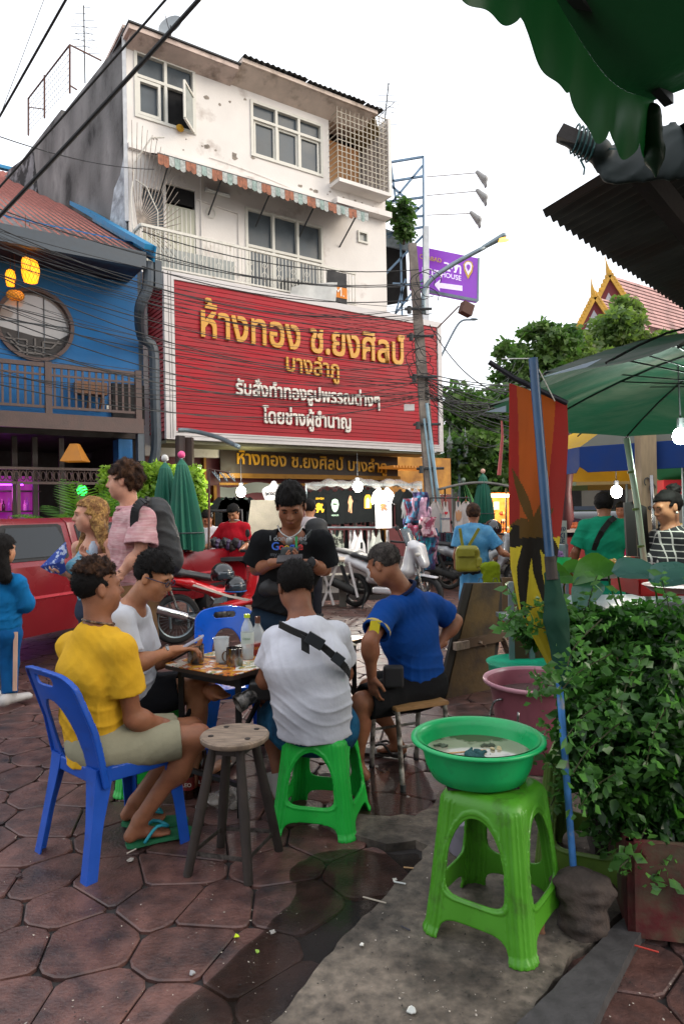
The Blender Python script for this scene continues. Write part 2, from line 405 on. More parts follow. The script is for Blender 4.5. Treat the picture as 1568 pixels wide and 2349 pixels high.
def person(label,J,sk,hair,shirt=None,pants=None,res=.008,hs=1.,bw=1.,group=None,fem=False,hres=None,hands=(),foot=None,eyes=True,belly=0.):
 """J: joints in world coordinates. shirt/pants: dicts; returns the person's Empty"""
 gz=min([J[k].z for k in J if k[0]=='t' and len(k)==2]+[J['pv'].z-.5]);root=thing('person',label,'person',(J['pv'].x,J['pv'].y,max(0,gz-.02) if gz>0 else 0),0,group)
 f,u=unit(J['hf']),V(J.get('hu',(0,0,1)));S=SDF()
 q,hl=head_sdf(S,J['hd'],f,u,hs,fem)
 sL,sR=J['sL'],J['sR'];lt=(sL-sR).normalized();pl=V(J['pl']).normalized() if 'pl' in J else lt
 nk,ch,wa,pv=J['nk'],J['ch'],J['wa'],J['pv']
 S.cone(q(-.02,0,-.05),nk,.052*hs*(.85 if fem else 1),.058*bw,.03)
 T=[(pv,wa,(.155*bw,.112*bw),(.138*bw,.10*bw+belly),(pl)),(wa,ch,(.138*bw,.10*bw+belly),(.158*bw,.112*bw),((pl+lt)/2)),(ch,ch.lerp(nk,.75),(.158*bw,.112*bw),(.09*bw,.075*bw),lt)]
 for a,b,r1,r2,l in T:S.econe(a,b,r1,r2,l,.05)
 if fem:
  fw=lt.cross(V((0,0,1)))*-1
  fw=V((0,0,1)).cross(lt)*-1
  for sd in (-1,1):S.ell(ch+lt*.075*sd+fw*.095-V((0,0,.02)),(.055,.05,.055),None,.03)
 for sh in (sL,sR):S.cone(ch.lerp(nk,.72),sh,.062*bw,.048*bw,.04)
 S.ell(pv,(.16*bw,.13*bw,.12*bw),(pl,pl.cross(V((0,0,1))),V((0,0,1))),.04)
 hp={}
 for sd in 'LR':
  g=1 if sd=='L' else-1
  if 'e'+sd in J:
   S.cone(J['s'+sd],J['e'+sd],.050*bw,.037*bw,.03);S.cone(J['e'+sd],J['w'+sd],.039*bw,.025*bw,.02)
   m=J['e'+sd].lerp(J['w'+sd],.28);S.ell(m,(.041*bw,)*3,None,.04)
  hp[sd]=pv+pl*.085*g*bw-V((0,0,.02))
  if 'k'+sd in J:
   S.cone(hp[sd],J['k'+sd],.085*bw,.056*bw,.04)
   if 'a'+sd in J:
    k_,a_=J['k'+sd],J['a'+sd];S.cone(k_,a_,.052*bw,.034,.02)
    bk=V(J['kb'+sd]) if 'kb'+sd in J else V((0,0,0));S.ell(k_.lerp(a_,.3)+bk*.03,(.05*bw,.05*bw,.10),None,.04)
    if 't'+sd in J and not foot:bare_foot(S,a_,J['t'+sd])
 vs,fs=S.mesh(res)
 vs,fs=[vs],[fs]
 for (sd,d,pn,side,curl) in hands:
  S2=SDF();hand_mesh(S2,J['w'+sd],d,pn,side,curl,hs);a,b=S2.mesh(.0042);fs.append(b+sum(len(x) for x in vs));vs.append(a)
 rawmesh('body',np.vstack(vs),np.vstack(fs),root,sk)
 # face details
 if eyes:
  for g in (-1,1):
   m=MB();m.tube([q(.088,g*.017,.022),q(.091,g*.03,.027),q(.083,g*.046,.023)],[.0028*hs,.0035*hs,.002*hs],6);m.build('eyebrow',hair,root,True)
   m=MB();m.sph(q(.0795,g*.031,.004),(.0062*hs,.0062*hs,.0062*hs),8);m.build('eye',mat('eye_dark','#15100d',.2),root,True)
  m=MB();m.tube([q(.084,-.02,-.0575),q(.0935,-.007,-.0565),q(.0935,.007,-.0565),q(.084,.02,-.0575)],[.002*hs,.0042*hs,.0042*hs,.002*hs],6);m.build('lips',mat('lips','#7d4238',.45),root,True)
 # clothes
 if shirt:
  C=SDF();g=shirt.get('g',.016);sl=shirt.get('sleeve',.55);flat=shirt.get('flat')
  hem=shirt.get('hem',pv-V((0,0,.05)));ax=unit(wa-hem);hc=(npv(hem),npv(-ax));hr=shirt.get('hr',1.)
  for i,(a,b,r1,r2,l) in enumerate(T):
   if i==0:a=V(hem)-ax*.06;r1=(.160*bw*hr,.122*bw*hr+belly)
   C.econe(a,b,(r1[0]+g,r1[1]+g),(r2[0]+g,r2[1]+g),l,.05,clip=(hc,))
  if fem:
   for sd in (-1,1):C.ell(ch+lt*.075*sd+fw*.095-V((0,0,.02)),(.06,.055,.06),None,.03)
  for sd,sh in (('L',sL),('R',sR)):
   if not shirt.get('tank'):
    C.cone(ch.lerp(nk,.72),sh,.062*bw+g,.044*bw+g,.04)
    if 'e'+sd in J:
     e,w_=J['e'+sd],J['w'+sd];fl=shirt.get('flare',.012)
     if sl<=1:
      en=sh.lerp(e,sl);dr=npv(unit(e-sh));C.cone(sh,en+V(dr)*.02,.046*bw+g,.045*bw+g+fl,.025,clip=((npv(en),dr),),hollow=.02)
     else:
      C.cone(sh,e,.052*bw+g,.045*bw+g,.03);dr=npv(unit(w_-e));C.cone(e,w_,.045*bw+g,.034*bw+g,.03,clip=((npv(w_),dr),))
  nd=unit(q(-.02,0,-.05)-nk);C.ell(V(nk)+nd*.035+unit(V(f.x,) if False else f)*shirt.get('nf',.02),(shirt.get('nr',.078)*bw,)*3,None,.01,'s')
  if shirt.get('tank'):
   for sd,sh in (('L',sL),('R',sR)):
    C.ell(sh+(sh-ch)*.15,(.085,.085,.10),None,.01,'s')
  f0=folds(shirt.get('fold',.005),shirt.get('fs',1.),shirt.get('seed',len(label)));zb=pv.z+.11
  C.wr=lambda x,y,z:f0(x,y,z)-.0065*np.exp(-((z-zb)/.10)**2)*(1-np.abs(np.sin(46*(z+.035*np.sin(13*x+3)+.03*np.sin(11*y+1)+.3*(x-pv.x)*np.sign(pv.x-ch.x+.001)))))**2
  a,b=C.mesh(res);rawmesh(shirt.get('name','t_shirt'),a,b,root,shirt['m'])
  if shirt.get('collar'):
   m=MB();l2=unit(nd.cross(f) if abs(nd.dot(f))<.95 else lt);f2=l2.cross(nd);r_=.068*bw
   m.grid(lambda uu,vv:V(nk)+nd*(.012+.035*(1-abs(vv-.6)/.6))+(f2*math.cos(uu*5.6+.34)+l2*math.sin(uu*5.6+.34))*(r_+.022*vv*vv),28,4);cm=m.build('collar',shirt['collar'],root,True)
   sm=cm.modifiers.new('t','SOLIDIFY');sm.thickness=.004
 if pants:
  C=SDF();g=pants.get('g',.014);C.ell(pv,(.165*bw+g,.13*bw+g+belly,.125*bw),(pl,pl.cross(V((0,0,1))),V((0,0,1))),.04)
  C.econe(pv,pv.lerp(wa,.5),(.155*bw+g,.115*bw+g),(.145*bw+g,.105*bw+g),pl,.03)
  for sd in 'LR':
   if 'k'+sd not in J:continue
   k_=J['k'+sd];ln=pants.get('len',.9)
   if ln<=1:e=hp[sd].lerp(k_,ln);dr=npv(unit(k_-hp[sd]));C.cone(hp[sd],e+V(dr)*.02,.088*bw+g,.066*bw+g+pants.get('fl',.008),.03,clip=((npv(e),dr),),hollow=.02)
   else:
    C.cone(hp[sd],k_,.088*bw+g,.06*bw+g,.03)
    if 'a'+sd in J:a_=J['a'+sd];dr=npv(unit(a_-k_));C.cone(k_,a_,.06*bw+g,.05*bw+g,.03,clip=((npv(a_),dr),))
  C.wr=folds(pants.get('fold',.004),1.,5+len(label));a,b=C.mesh(res);rawmesh(pants.get('name','shorts'),a,b,root,pants['m'])
 if foot:
  for sd in 'LR':
   if 't'+sd in J:
    C=SDF();a_,t_=J['a'+sd],J['t'+sd];d=V((t_.x-a_.x,t_.y-a_.y,0));L=d.length;d.normalize();h=V((a_.x,a_.y,t_.z))-d*.05;l=V((0,0,1)).cross(d)
    C.econe(h+V((0,0,.03)),h+d*(L+.08)+V((0,0,.012)),(.042,.04),(.046,.03),l,.03,clip=((npv((0,0,t_.z-.02)),npv((0,0,-1))),));C.cone(a_,h+V((0,0,.02)),.046,.04,.02)
    a,b=C.mesh(.007);rawmesh('shoe',a,b,root,foot)
 return root,q,hl
def hair_cap(root,q,J,hs,mt,t=.014,front=.055,top=.0,nape=-.055,lump=.003,fr=110,side=.0,res=.006,fcut=.045,extra=None,ear=True,name='hair',kc=.02):
 """skull cap of hair; front = height of the hairline on the forehead"""
 f,u=unit(J['hf']),V(J.get('hu',(0,0,1)));u=(u-f*u.dot(f)).normalized();l=u.cross(f);frm=(l,f,u);S=SDF()
 c=npv(V(J['hd']));F,U,Lr=npv(f),npv(u),npv(l)
 R=(.074*hs+t,.094*hs+t,.084*hs+t+top)
 cc=q(-.016,0,.034)
 def d1(X,Y,Z):
  x,y,z=X-c[0],Y-c[1],Z-c[2];a=x*F[0]+y*F[1]+z*F[2];b=x*U[0]+y*U[1]+z*U[2];w=np.abs(x*Lr[0]+y*Lr[1]+z*Lr[2])
  e=np.sqrt(((a+.016*hs)/R[1])**2+(w/R[0])**2+((b-.034*hs)/R[2])**2);d=(e-1)*R[0]
  face=np.maximum(b-front*hs+.15*w,-(a-fcut*hs+.9*np.minimum(b,.05))) # <0 inside the face zone
  earz=np.maximum(b-.012*hs,-(a+.030*hs))
  d=np.maximum(d,-np.minimum(face,earz if ear else 9));d=np.maximum(d,nape*hs-b-.3*(a))
  return d
 S.put(d1,c-.16*hs,c+.16*hs,kc)
 if extra:extra(S)
 S.wr=lumps(lump,fr,len(root['label']));a,b=S.mesh(res)
 if res<.008:# loose strands that break the outline
  rr=np.random.RandomState(len(root['label']));n=5200;k=rr.randint(0,len(b),n);A=a[b[k]];c_=A.mean(1)+rr.randn(n,3)*res*.4;N=np.cross(A[:,2]-A[:,0],A[:,3]-A[:,1]);N /= np.linalg.norm(N,axis=1)[:,None]+1e-9
  out=c_-np.array(q(-.015,0,.03));N*=np.sign((N*out).sum(1))[:,None]
  d=N*.38+rr.randn(n,3)*.28+np.array([0,0,-.35])*(t>.01)-F*.15;d /= np.linalg.norm(d,axis=1)[:,None];w=np.cross(d,N);w /= np.linalg.norm(w,axis=1)[:,None]+1e-9
  L=(max(.005,min(.014,t*.65))*rr.uniform(.6,1.3,n))[:,None];w=w*.0011;v=np.stack([c_-w-N*.002,c_+w-N*.002,c_+d*L+w*.3,c_+d*L-w*.3],1).reshape(-1,3)
  f4=np.arange(4*n).reshape(-1,4)+len(a);a=np.vstack([a,v]);b=np.vstack([b,f4])
 return rawmesh(name,a,b,root,mt)
# ------------------------------------------------ ground
M_stone=mat('paving_red','#5f423c',rough=.42,var=.3,vs=11,detail=12,bump=.9,bs=70,col2='#362c2d',c2s=5,c2t=(.42,.66),rnd=.25,spec=.45)
M_grout=mat('grout','#2b2625',rough=.75,var=.3,vs=20,bump=.5,bs=80)
M_conc=mat('old_concrete','#6a6056',rough=.8,var=.42,vs=26,detail=12,bump=1.,bs=60,col2='#38312b',c2s=2.6,c2t=(.42,.62))
g0=MB().quad((-300,-60,-.03),(300,-60,-.03),(300,500,-.03),(-300,500,-.03));g0.build('ground',mat('far_ground','#4c4443',rough=.85,var=.2,vs=.6,bump=.4,bs=20),kind='structure',fix=False)
g1=MB().quad((-12,-3,-.016),(14,-3,-.016),(14,16,-.016),(-12,16,-.016));g1.build('paving_bed',M_grout,kind='structure',fix=False)
slab_px=[(560,2420),(640,2349),(700,2270),(775,2175),(850,2105),(905,2045),(965,1985),(975,1950),(950,1940),(885,1950),(820,1930),(770,1918),(735,1892),(770,1875),(870,1882),(950,1880),(985,1862),(1030,1800),(1200,1745),(1500,1745),(1440,1960),(1430,2110),(1300,2225),(1150,2420),(1000,2700),(600,2700)]
slab=[G(*p) for p in slab_px]
def inside(p,poly):
 c=False;n=len(poly)
 for i in range(n):
  a,b=poly[i],poly[(i+1)%n]
  if (a.y>p.y)!=(b.y>p.y) and p.x<(b.x-a.x)*(p.y-a.y)/(b.y-a.y)+a.x:c=not c
 return c
def rough_poly(poly,step=.05,amp=.012,seed=2):
 r=random.Random(seed);out=[]
 for i in range(len(poly)):
  a,b=poly[i],poly[(i+1)%len(poly)];k=max(1,int((b-a).length/step))
  for j in range(k):out.append(a.lerp(b,j/k)+V((r.uniform(-amp,amp),r.uniform(-amp,amp),0)))
 return out
def slab_mesh(name,poly,z0,z1,mt,kind='structure'):
 top=[V((p.x,p.y,z1)) for p in poly];c=sum(top,V())/len(top);m=MB();n=len(top)
 out=[V((p.x,p.y,z0))+(p-c)*.004 for p in poly]
 m.add(top+out,[tuple(range(n))]+[(i,(i+1)%n,n+(i+1)%n,n+i) for i in range(n)])
 return m.build(name,mt,kind=kind)
slab_mesh('concrete_slab',rough_poly(slab),-.02,.022,M_conc)
# paving stones: irregular polygons, each with its own slightly raised face
def vor(seeds,i,rad=1.1):
 p=seeds[i];poly=[p+V(q) for q in ((-.6,-.6,0),(.6,-.6,0),(.6,.6,0),(-.6,.6,0))]
 nb=[s for s in near(seeds,i) if s is not p]
 for s in nb:
  m=(p+s)/2;n=s-p;out=[]
  for k in range(len(poly)):
   a,b=poly[k],poly[(k+1)%len(poly)];da,db=(a-m).dot(n),(b-m).dot(n)
   if da<=0:out.append(a)
   if (da<0)!=(db<0) and abs(da-db)>1e-9:out.append(a.lerp(b,da/(da-db)))
  poly=out
  if len(poly)<3:break
 return poly
gridc={}
def near(seeds,i):
 p=seeds[i];cx,cy=int(p.x // .6),int(p.y // .6);return [s for a in (-2,-1,0,1,2) for b in (-2,-1,0,1,2) for s in gridc.get((cx+a,cy+b),())]
rg=random.Random(11);seeds=[];sp_=.31
for j in range(-2,54):
 for i in range(-36,42):
  x=i*sp_+(.5*sp_ if j%2 else 0)+rg.uniform(-.105,.105);y=1.2+j*sp_*.9+rg.uniform(-.095,.095)
  if y<15:seeds.append(V((x,y,0)))
for s in seeds:gridc.setdefault((int(s.x // .6),int(s.y // .6)),[]).append(s)
def stone_geo(poly,c,tz):
 e=[]
 for k in range(len(poly)):
  if (poly[k]-poly[k-1]).length>.015:e.append(poly[k])
 if len(e)<3:return None
 ins=[p+(c-p).normalized()*min(.005,(c-p).length*.3) for p in e]
 ins=[a.lerp(b,t) for a,b in zip(ins,ins[1:]+ins[:1]) for t in (min(.3,.022/max(.03,(b-a).length)),1-min(.3,.022/max(.03,(b-a).length)))];n=len(ins)
 tx,ty=rg.uniform(-.006,.006),rg.uniform(-.006,.006)
 def zz(p):return tz+(p.x-c.x)*tx+(p.y-c.y)*ty
 top=[V((p.x,p.y,0))+(c-p).normalized()*.007 for p in ins];top=[V((p.x,p.y,zz(p))) for p in top]
 mid=[V((p.x,p.y,zz(p)-.004)) for p in ins];bot=[V((p.x,p.y,-.02)) for p in ins]
 cc=V((c.x,c.y,zz(c)))
 vs=top+mid+bot;fs=[tuple(range(n))]
 for r_ in (0,1):fs+=[(r_*n+k,r_*n+(k+1)%n,(r_+1)*n+(k+1)%n,(r_+1)*n+k) for k in range(n)]
 return vs,fs
cells=[]
for i,s in enumerate(seeds):
 infr=abs(s.x)<.52*s.y+.5 and s.y>1.6
 if s.y<1.5 or not infr or inside(s,slab):continue
 cells.append((s.y*s.y+s.x*s.x*.3,s,i))
cells.sort(key=lambda t:t[0])
pav=thing('pavement','dusky red pavement of irregular fitted stones across the street','pavement',(0,2,0));del pav['category'];pav['kind']='structure'
restm=MB();nst=0
for _,s,i in cells:
 poly=vor(seeds,i)
 if len(poly)<3:continue
 c=sum(poly,V())/len(poly);g=stone_geo(poly,c,rg.uniform(-.002,.002))
 if not g:continue
 if nst<300:rawmesh('paving_stone',g[0],g[1],pav,M_stone,smooth=False,fix=True);nst+=1
 else:restm.add(*g)
restm.build('paving_stones_beyond',M_stone,pav,kind='stuff')
# puddle of dirty water along the slab
pd=[(330,2400),(420,2300),(540,2200),(640,2100),(690,2045),(650,2010),(690,1975),(760,1950),(830,1950),(900,1965),(960,1960),(975,1990),(905,2055),(850,2115),(775,2185),(700,2280),(640,2360),(560,2430)]
wm=mat('puddle_water','#1d1510',rough=.13,var=.3,vs=5,spec=.6,alpha=.55,bump=.05,bs=14)
def puddle(name,px,z,seed):
 p=chaikin([G(*q) for q in px],2);p=rough_poly(p,.04,.008,seed);m=MB();m.add([V((q.x,q.y,z)) for q in p],[tuple(range(len(p)))]);return m.build(name,wm,kind='structure',fix=False)
puddle('water',pd,.005,4);puddle('water',[(745,1870),(800,1840),(850,1760),(910,1745),(975,1770),(1000,1830),(960,1872),(870,1878)],.0055,5)
# grit, ash and crumbs trodden into the paving
rgt=np.random.RandomState(77)
for nm_,c_,n_g,zz in (('grit','#a39a90',900,.004),('grit','#1d1817',1500,.004)):
 yy=1.9+rgt.rand(n_g)**1.6*4.5;xx=(rgt.rand(n_g)-.5)*1.1*yy;s_=.0018+.004*rgt.rand(n_g)**3;an=rgt.rand(n_g)*6.28;zz_g=np.array([.0255 if inside(V((a,b,0)),slab) else zz for a,b in zip(xx,yy)])
 vs_g=np.stack([np.stack([xx+s_*np.cos(an+k*1.57)*(1 if k%2 else .6),yy+s_*np.sin(an+k*1.57)*(1 if k%2 else .6),zz_g+.0008*k],1) for k in range(4)],1).reshape(-1,3)
 rawmesh(nm_,vs_g,np.arange(4*n_g).reshape(-1,4),None,mat('grit'+c_,c_,.8),smooth=False,kind='stuff')
# kerb along the planters
kp=[G(1219,2349),G(1409,2150),G(1568,1995),G(1700,1900),G(1760,1930),G(1568,2070),G(1464,2172),G(1374,2349),G(1330,2440),G(1120,2440)]
slab_mesh('kerb',rough_poly(kp,.06,.003,3),-.02,.04,mat('kerb_dark','#3a3839',rough=.8,var=.25,vs=20,bump=.6,bs=70))
# ------------------------------------------------ facade frame of the shophouse row
FA=V((-3.8338,15.1049,0));FU=V((.82758,.56135,0));FN=V((.56135,-.82758,0))
def FM(v):return FA+FU*v.x+FN*v.y+V((0,0,v.z))
def fp(px,py,off=0.):p=hit(px,py,FA+FN*off,FN);return (p-FA).dot(FU),p.z
def wall(m,s0,s1,z0,z1,o0,o1,holes):
 ss=sorted({s0,s1,*[h[0] for h in holes],*[h[1] for h in holes]});zs=sorted({z0,z1,*[h[2] for h in holes],*[h[3] for h in holes]})
 for i in range(len(ss)-1):
  run=None
  for j in range(len(zs)-1):
   cx,cz=(ss[i]+ss[i+1])/2,(zs[j]+zs[j+1])/2
   solid=not any(h[0]<cx<h[1] and h[2]<cz<h[3] for h in holes)
   if solid:run=(run[0],zs[j+1]) if run else (zs[j],zs[j+1])
   if run and (not solid or j==len(zs)-2):m.box((ss[i],o0,run[0]),(ss[i+1],o1,run[1]));run=None
M_white=mat('white_plaster','#dcd6d0',rough=.9,var=.06,vs=1.5,bump=.25,bs=25,col2='#a2948a',c2s=.9,c2t=(.58,.74))
M_grey=mat('grey_render','#7d7b7a',rough=.92,var=.3,vs=3.2,detail=10,bump=.6,bs=18,col2='#2c2b2b',c2s=.8,c2t=(.40,.62),stretch=(1,1,.6))
M_frame=mat('window_frame_paint','#cfccc2',rough=.6,var=.05)
M_glass=mat('window_glass','#4a5258',rough=.35,var=.25,vs=2,spec=.3)
M_dark=mat('dark_interior','#131112',rough=.9,var=.2)
M_cream=mat('cream_door','#b4b3a2',rough=.7,var=.05,vs=3)
M_balc=mat('balcony_white','#c9c5bb',rough=.6,var=.12,vs=12,col2='#8a7a66',c2s=6,c2t=(.6,.72))
wb=thing('shophouse','tall white shophouse with a stained grey side wall and an iron balcony','building',FM(V((3,-4,0))))
OF=-1.1
w1=(-.24,1.26,10.78,12.35);w2=(2.75,4.94,10.7,12.15);gr=(5.16,6.88,10.6,12.7)
d1=(-.1,.42,7.0,9.2);d2=(.48,1.22,7.0,9.42);w3=(2.55,4.9,7.0,9.35);vt=(6.07,6.43,9.17,9.5)
m=MB(FM);wall(m,-.42,6.92,2.4,12.7,OF-.22,OF,[w1,w2,gr,d1,d2,w3,vt,(-.3,6.8,0,2.9)]);m.box((6.92,OF-6,2.4),(7.1,OF,12.5));m.build('wall',M_white,wb)
m=MB(FM);m.box((-.3,OF-1.2,6.9),(6.85,OF-.9,12.8));m.build('back_room',M_dark,wb)
# side wall, not quite square to the front
SV=V((-.66,.75,0));c0=FM(V((-.42,OF-.02,0)));SN=V((-.75,-.66,0))
m=MB()
prof=[(0,12.62),(4.2,12.62),(4.2,12.8),(9.5,12.8),(9.5,13.0),(12.5,13.0)]
pts=[c0+V((0,0,3))]+[c0+SV*a+V((0,0,z)) for a,z in prof]+[c0+SV*12.5+V((0,0,3))]
m.prism(pts,-SN*.2);m.build('side_wall',M_grey,wb)
m=MB();m.bar(c0+SN*.03+V((0,0,8.3)),c0+SN*.03+V((0,0,12.55)),.07,.09);m.build('corner_pipe',mat('white_pipe','#c9c9c9',.5),wb)
m=MB();m.prism([c0+SN*.012+SV*a+V((0,0,z)) for a,z in ((.05,8.0),(.6,7.4),(2.2,7.8),(1.8,8.5),(1.0,8.6),(.7,9.3),(.35,9.5),(.1,9.9))],SN*.02);m.build('whitewash_patch',mat('whitewash','#a9afb5',.9,var=.4,vs=4,bump=.9,bs=12),wb)
m=MB();m.prism([c0+SN*.012+SV*a+V((0,0,z)) for a,z in ((12.3,12.2),(12.3,9),(7,9),(6,10.5),(6.6,12.6),(9,13.0))],SN*.006);m.build('stain_patch',mat('weathered','#77777a',.95,col2='#232324',c2s=1.6,c2t=(.46,.54),var=.3,vs=3),wb)
# roof slabs
m=MB(FM);m.box((-.5,OF-3,12.72),(2.2,OF+.05,12.8));m.box((-.5,OF+.05,12.45),(2.2,OF+.5,12.56));m.add([(-.42,OF+.001,12.3),(2.2,OF+.001,12.3),(2.2,OF+.46,12.448),(-.42,OF+.46,12.448),(-.42,OF+.001,12.448),(2.2,OF+.001,12.448)],[(0,1,2,3),(0,3,4),(1,5,2),(3,2,5,4)]);m.build('eave',mat('eave_plaster','#c9b5aa',.9,var=.12,vs=3,col2='#8a7a70',c2s=2,c2t=(.5,.7)),wb)
m=MB(FM);m.box((2.25,OF-3,12.6),(6.4,OF+.62,12.7));m.add([(2.2,OF+.001,12.35),(6.3,OF+.001,12.35),(6.3,OF+.55,12.598),(2.2,OF+.55,12.598),(2.2,OF+.001,12.598),(6.3,OF+.001,12.598)],[(0,1,2,3),(0,3,4),(1,5,2),(3,2,5,4)]);m.build('eave',mat('eave_plaster2','#d0beb0',.9,var=.1,vs=3,col2='#9a8a7c',c2s=2,c2t=(.52,.7)),wb)
M_tin=mat('dark_tin','#2f3133',rough=.6,var=.3,vs=8)
for i in range(7):
 s0=2.25+i*.62;z=12.73+.012*(i%3)
 m=MB(FM);m.grid(lambda a,b:(s0+a*.6,OF+.72-b*3,z+.02*math.sin(a*8*PI)+.10*b),16,1);o=m.build('tin_sheet',M_tin,wb);o.modifiers.new('t','SOLIDIFY').thickness=.01
m=MB(FM);m.box((-.52,OF-3,12.565),(2.25,OF+.55,12.6));m.build('roof_felt',M_tin,wb)
m=MB(FM);m.prism([(6.35,OF+.5,12.62),(7.35,OF-.3,12.2),(7.2,OF-1.5,12.1),(6.3,OF-1.5,12.6)],(0,0,.09));m.build('lean_roof',mat('yellow_tin','#8c7a52',.7,var=.2),wb)
def window(par,s0,s1,z0,z1,o,cols,tr,glass=M_glass,fr=M_frame,w=.07,name='window',sash=True,curtain=None):
 m=MB(FM);d0,d1_=o-.12,o+.035
 m.box((s0,d0,z0),(s0+w,d1_,z1));m.box((s1-w,d0,z0),(s1,d1_,z1));m.box((s0+w,d0,z0),(s1-w,d1_,z0+w));m.box((s0+w,d0,z1-w),(s1-w,d1_,z1))
 zt=z0+(z1-z0)*tr;cw=(s1-s0-2*w)/cols
 m.box((s0+w,d0,zt-w/2),(s1-w,d1_,zt+w/2))
 for i in range(1,cols):
  sx=s0+w+cw*i;m.box((sx-w/2,d0+.01,z0+w),(sx+w/2,d1_-.004,zt-w/2));m.box((sx-w/2,d0+.01,zt+w/2),(sx+w/2,d1_-.004,z1-w))
 wf=m.build(name,fr,par)
 for i in range(cols):
  a,b=s0+w+cw*i+w*.5,s0+w+cw*(i+1)-w*.5
  for q0,q1 in ((z0+w,zt-w/2),(zt+w/2,z1-w)):
   m=MB(FM);m.box((a,o-.08,q0),(b,o-.07,q1));m.build('pane',glass,wf)
  if sash:
   m=MB(FM);t=.05
   for bx in (((a,q),(b,q+t)) for q in ()):pass
   z_0,z_1=z0+w,zt-w/2
   m.box((a,o-.065,z_0),(a+t,o-.02,z_1));m.box((b-t,o-.065,z_0),(b,o-.02,z_1));m.box((a+t,o-.065,z_0),(b-t,o-.02,z_0+t));m.box((a+t,o-.065,z_1-t),(b-t,o-.02,z_1));m.build('sash',fr,wf)
  if curtain:
   m=MB(FM);m.grid(lambda u,v:(a+.05+(b-a-.1)*u,o-.1-.02*math.sin(u*25),z0+w+.05+(zt-z0-.25-.1*math.sin(u*9+i))*v),14,3);m.build('curtain',curtain,wf,True)
 return wf
# window 1 with an opened sash and a dark gap
m=MB(FM);wf=window(wb,*w1,OF,2,.62,sash=False)
for ch in list(wf.children):
 pass
a=(w1[0]+.07,w1[0]+.62);m=MB(FM);zt=w1[2]+(w1[3]-w1[2])*.62
m.box((a[0],OF-.06,w1[2]+.08),(a[0]+.06,OF+.03,zt-.05));m.box((a[1]-.06,OF-.06,w1[2]+.08),(a[1],OF+.03,zt-.05));m.box((a[0]+.06,OF-.06,w1[2]+.08),(a[1]-.06,OF+.03,w1[2]+.15));m.box((a[0]+.06,OF-.06,zt-.12),(a[1]-.06,OF+.03,zt-.05));m.build('sash',M_frame,wf)
m=MB(FM);m.box((.60,OF-.068,w1[2]+.08),(1.17,OF-.06,zt-.04));m.build('opening',M_dark,wf)
m=MB(FM);q0,q1=V((1.2,OF+.02,w1[2]+.04)),V((.78,OF+.5,w1[2]+.04));hz=zt-w1[2]-.1;dq=(q1-q0)
for a_,b_ in ((q0,q1),(q0+V((0,0,hz)),q1+V((0,0,hz)))):m.bar(a_,b_,.05,.06)
m.bar(q0,q0+V((0,0,hz)),.05);m.bar(q1,q1+V((0,0,hz)),.05);sv=m.build('open_sash',M_frame,wf,label='window sash swung open')
m=MB(FM);m.quad(q0,q1,q1+V((0,0,hz)),q0+V((0,0,hz)));m.build('open_pane',mat('pale_glass','#8d9490',rough=.15,var=.1,vs=3),wf)
m=MB(FM);m.sph((.82,OF+.1,w1[2]+.0),(.1,.06,.09),8);m.build('yellow_cloth',mat('yel','#b5871c',.8),wb)
window(wb,*w2,OF,3,.68)
m=MB(FM)
def louver(s0,s1,z0,z1):
 pass
window(wb,*w3,OF,3,.58,sash=True,curtain=mat('curtain','#a39e98',.9),name='balcony_doors')
m=MB(FM);m.box((d2[0],OF-.1,d2[2]),(d2[1],OF-.04,8.95));m.build('door',M_cream,wb)
m=MB(FM)
for i in range(6):m.box((d2[0]+.05+i*.11,OF-.038,7.1),(d2[0]+.055+i*.11+.03,OF-.03,8.9))
m.build('door_boards',M_frame,wb)
m=MB(FM);m.box((d2[0],OF-.1,9.02),(d2[1],OF-.06,9.4));m.build('transom',M_dark,wb)
m=MB(FM);m.box((d1[0],OF-.1,7),(d1[1],OF-.05,8.3));m.build('door',M_cream,wb);m=MB(FM);m.box((d1[0],OF-.1,8.35),(d1[1],OF-.06,9.15));m.build('transom',M_glass,wb)
m=MB(FM);m.box((vt[0],OF-.05,vt[2]),(vt[1],OF+.05,vt[2]+.05));m.box((vt[0],OF-.05,vt[3]-.05),(vt[1],OF+.05,vt[3]));m.box((vt[0],OF-.05,vt[2]+.05),(vt[0]+.05,OF+.05,vt[3]-.05));m.box((vt[1]-.05,OF-.05,vt[2]+.05),(vt[1],OF+.05,vt[3]-.05));vf=m.build('vent_window',M_frame,wb)
m=MB(FM);m.box((vt[0]+.05,OF-.04,vt[2]+.05),(vt[1]-.05,OF-.03,vt[3]-.05));m.build('pane',mat('vent_pane','#8f918c',.4),vf)
# grille cage at the corner
gm=MB(FM);go=OF+.42;s0,s1,z0,z1=gr
for i in range(13):s=s0+(s1-s0)*i/12;gm.bar((s,go,z0),(s,go,z1),.018)
for i in range(15):z=z0+(z1-z0)*i/14;gm.bar((s0,go,z),(s1,go,z),.018)
for s in (s0,s1):
 for i in range(15):z=z0+(z1-z0)*i/14;gm.bar((s,go,z),(s,OF,z),.018)
gm.build('window_grille',mat('grille_white','#b2a99a',.6,var=.2),wb)
m=MB(FM);m.box((s1,OF-.3,z0-.1),(s1+.1,go+.05,z1));m.box((s0,OF-.02,z0-.12),(s1,go+.06,z0-.02));m.build('grille_sill',M_white,wb)
m=MB(FM);m.box((5.3,OF-.8,10.7),(6.7,OF-.75,12.3));m.build('inner_wall',mat('warm_room','#8f7a5e',.9,emit='#ff9a45',es=.06),wb)
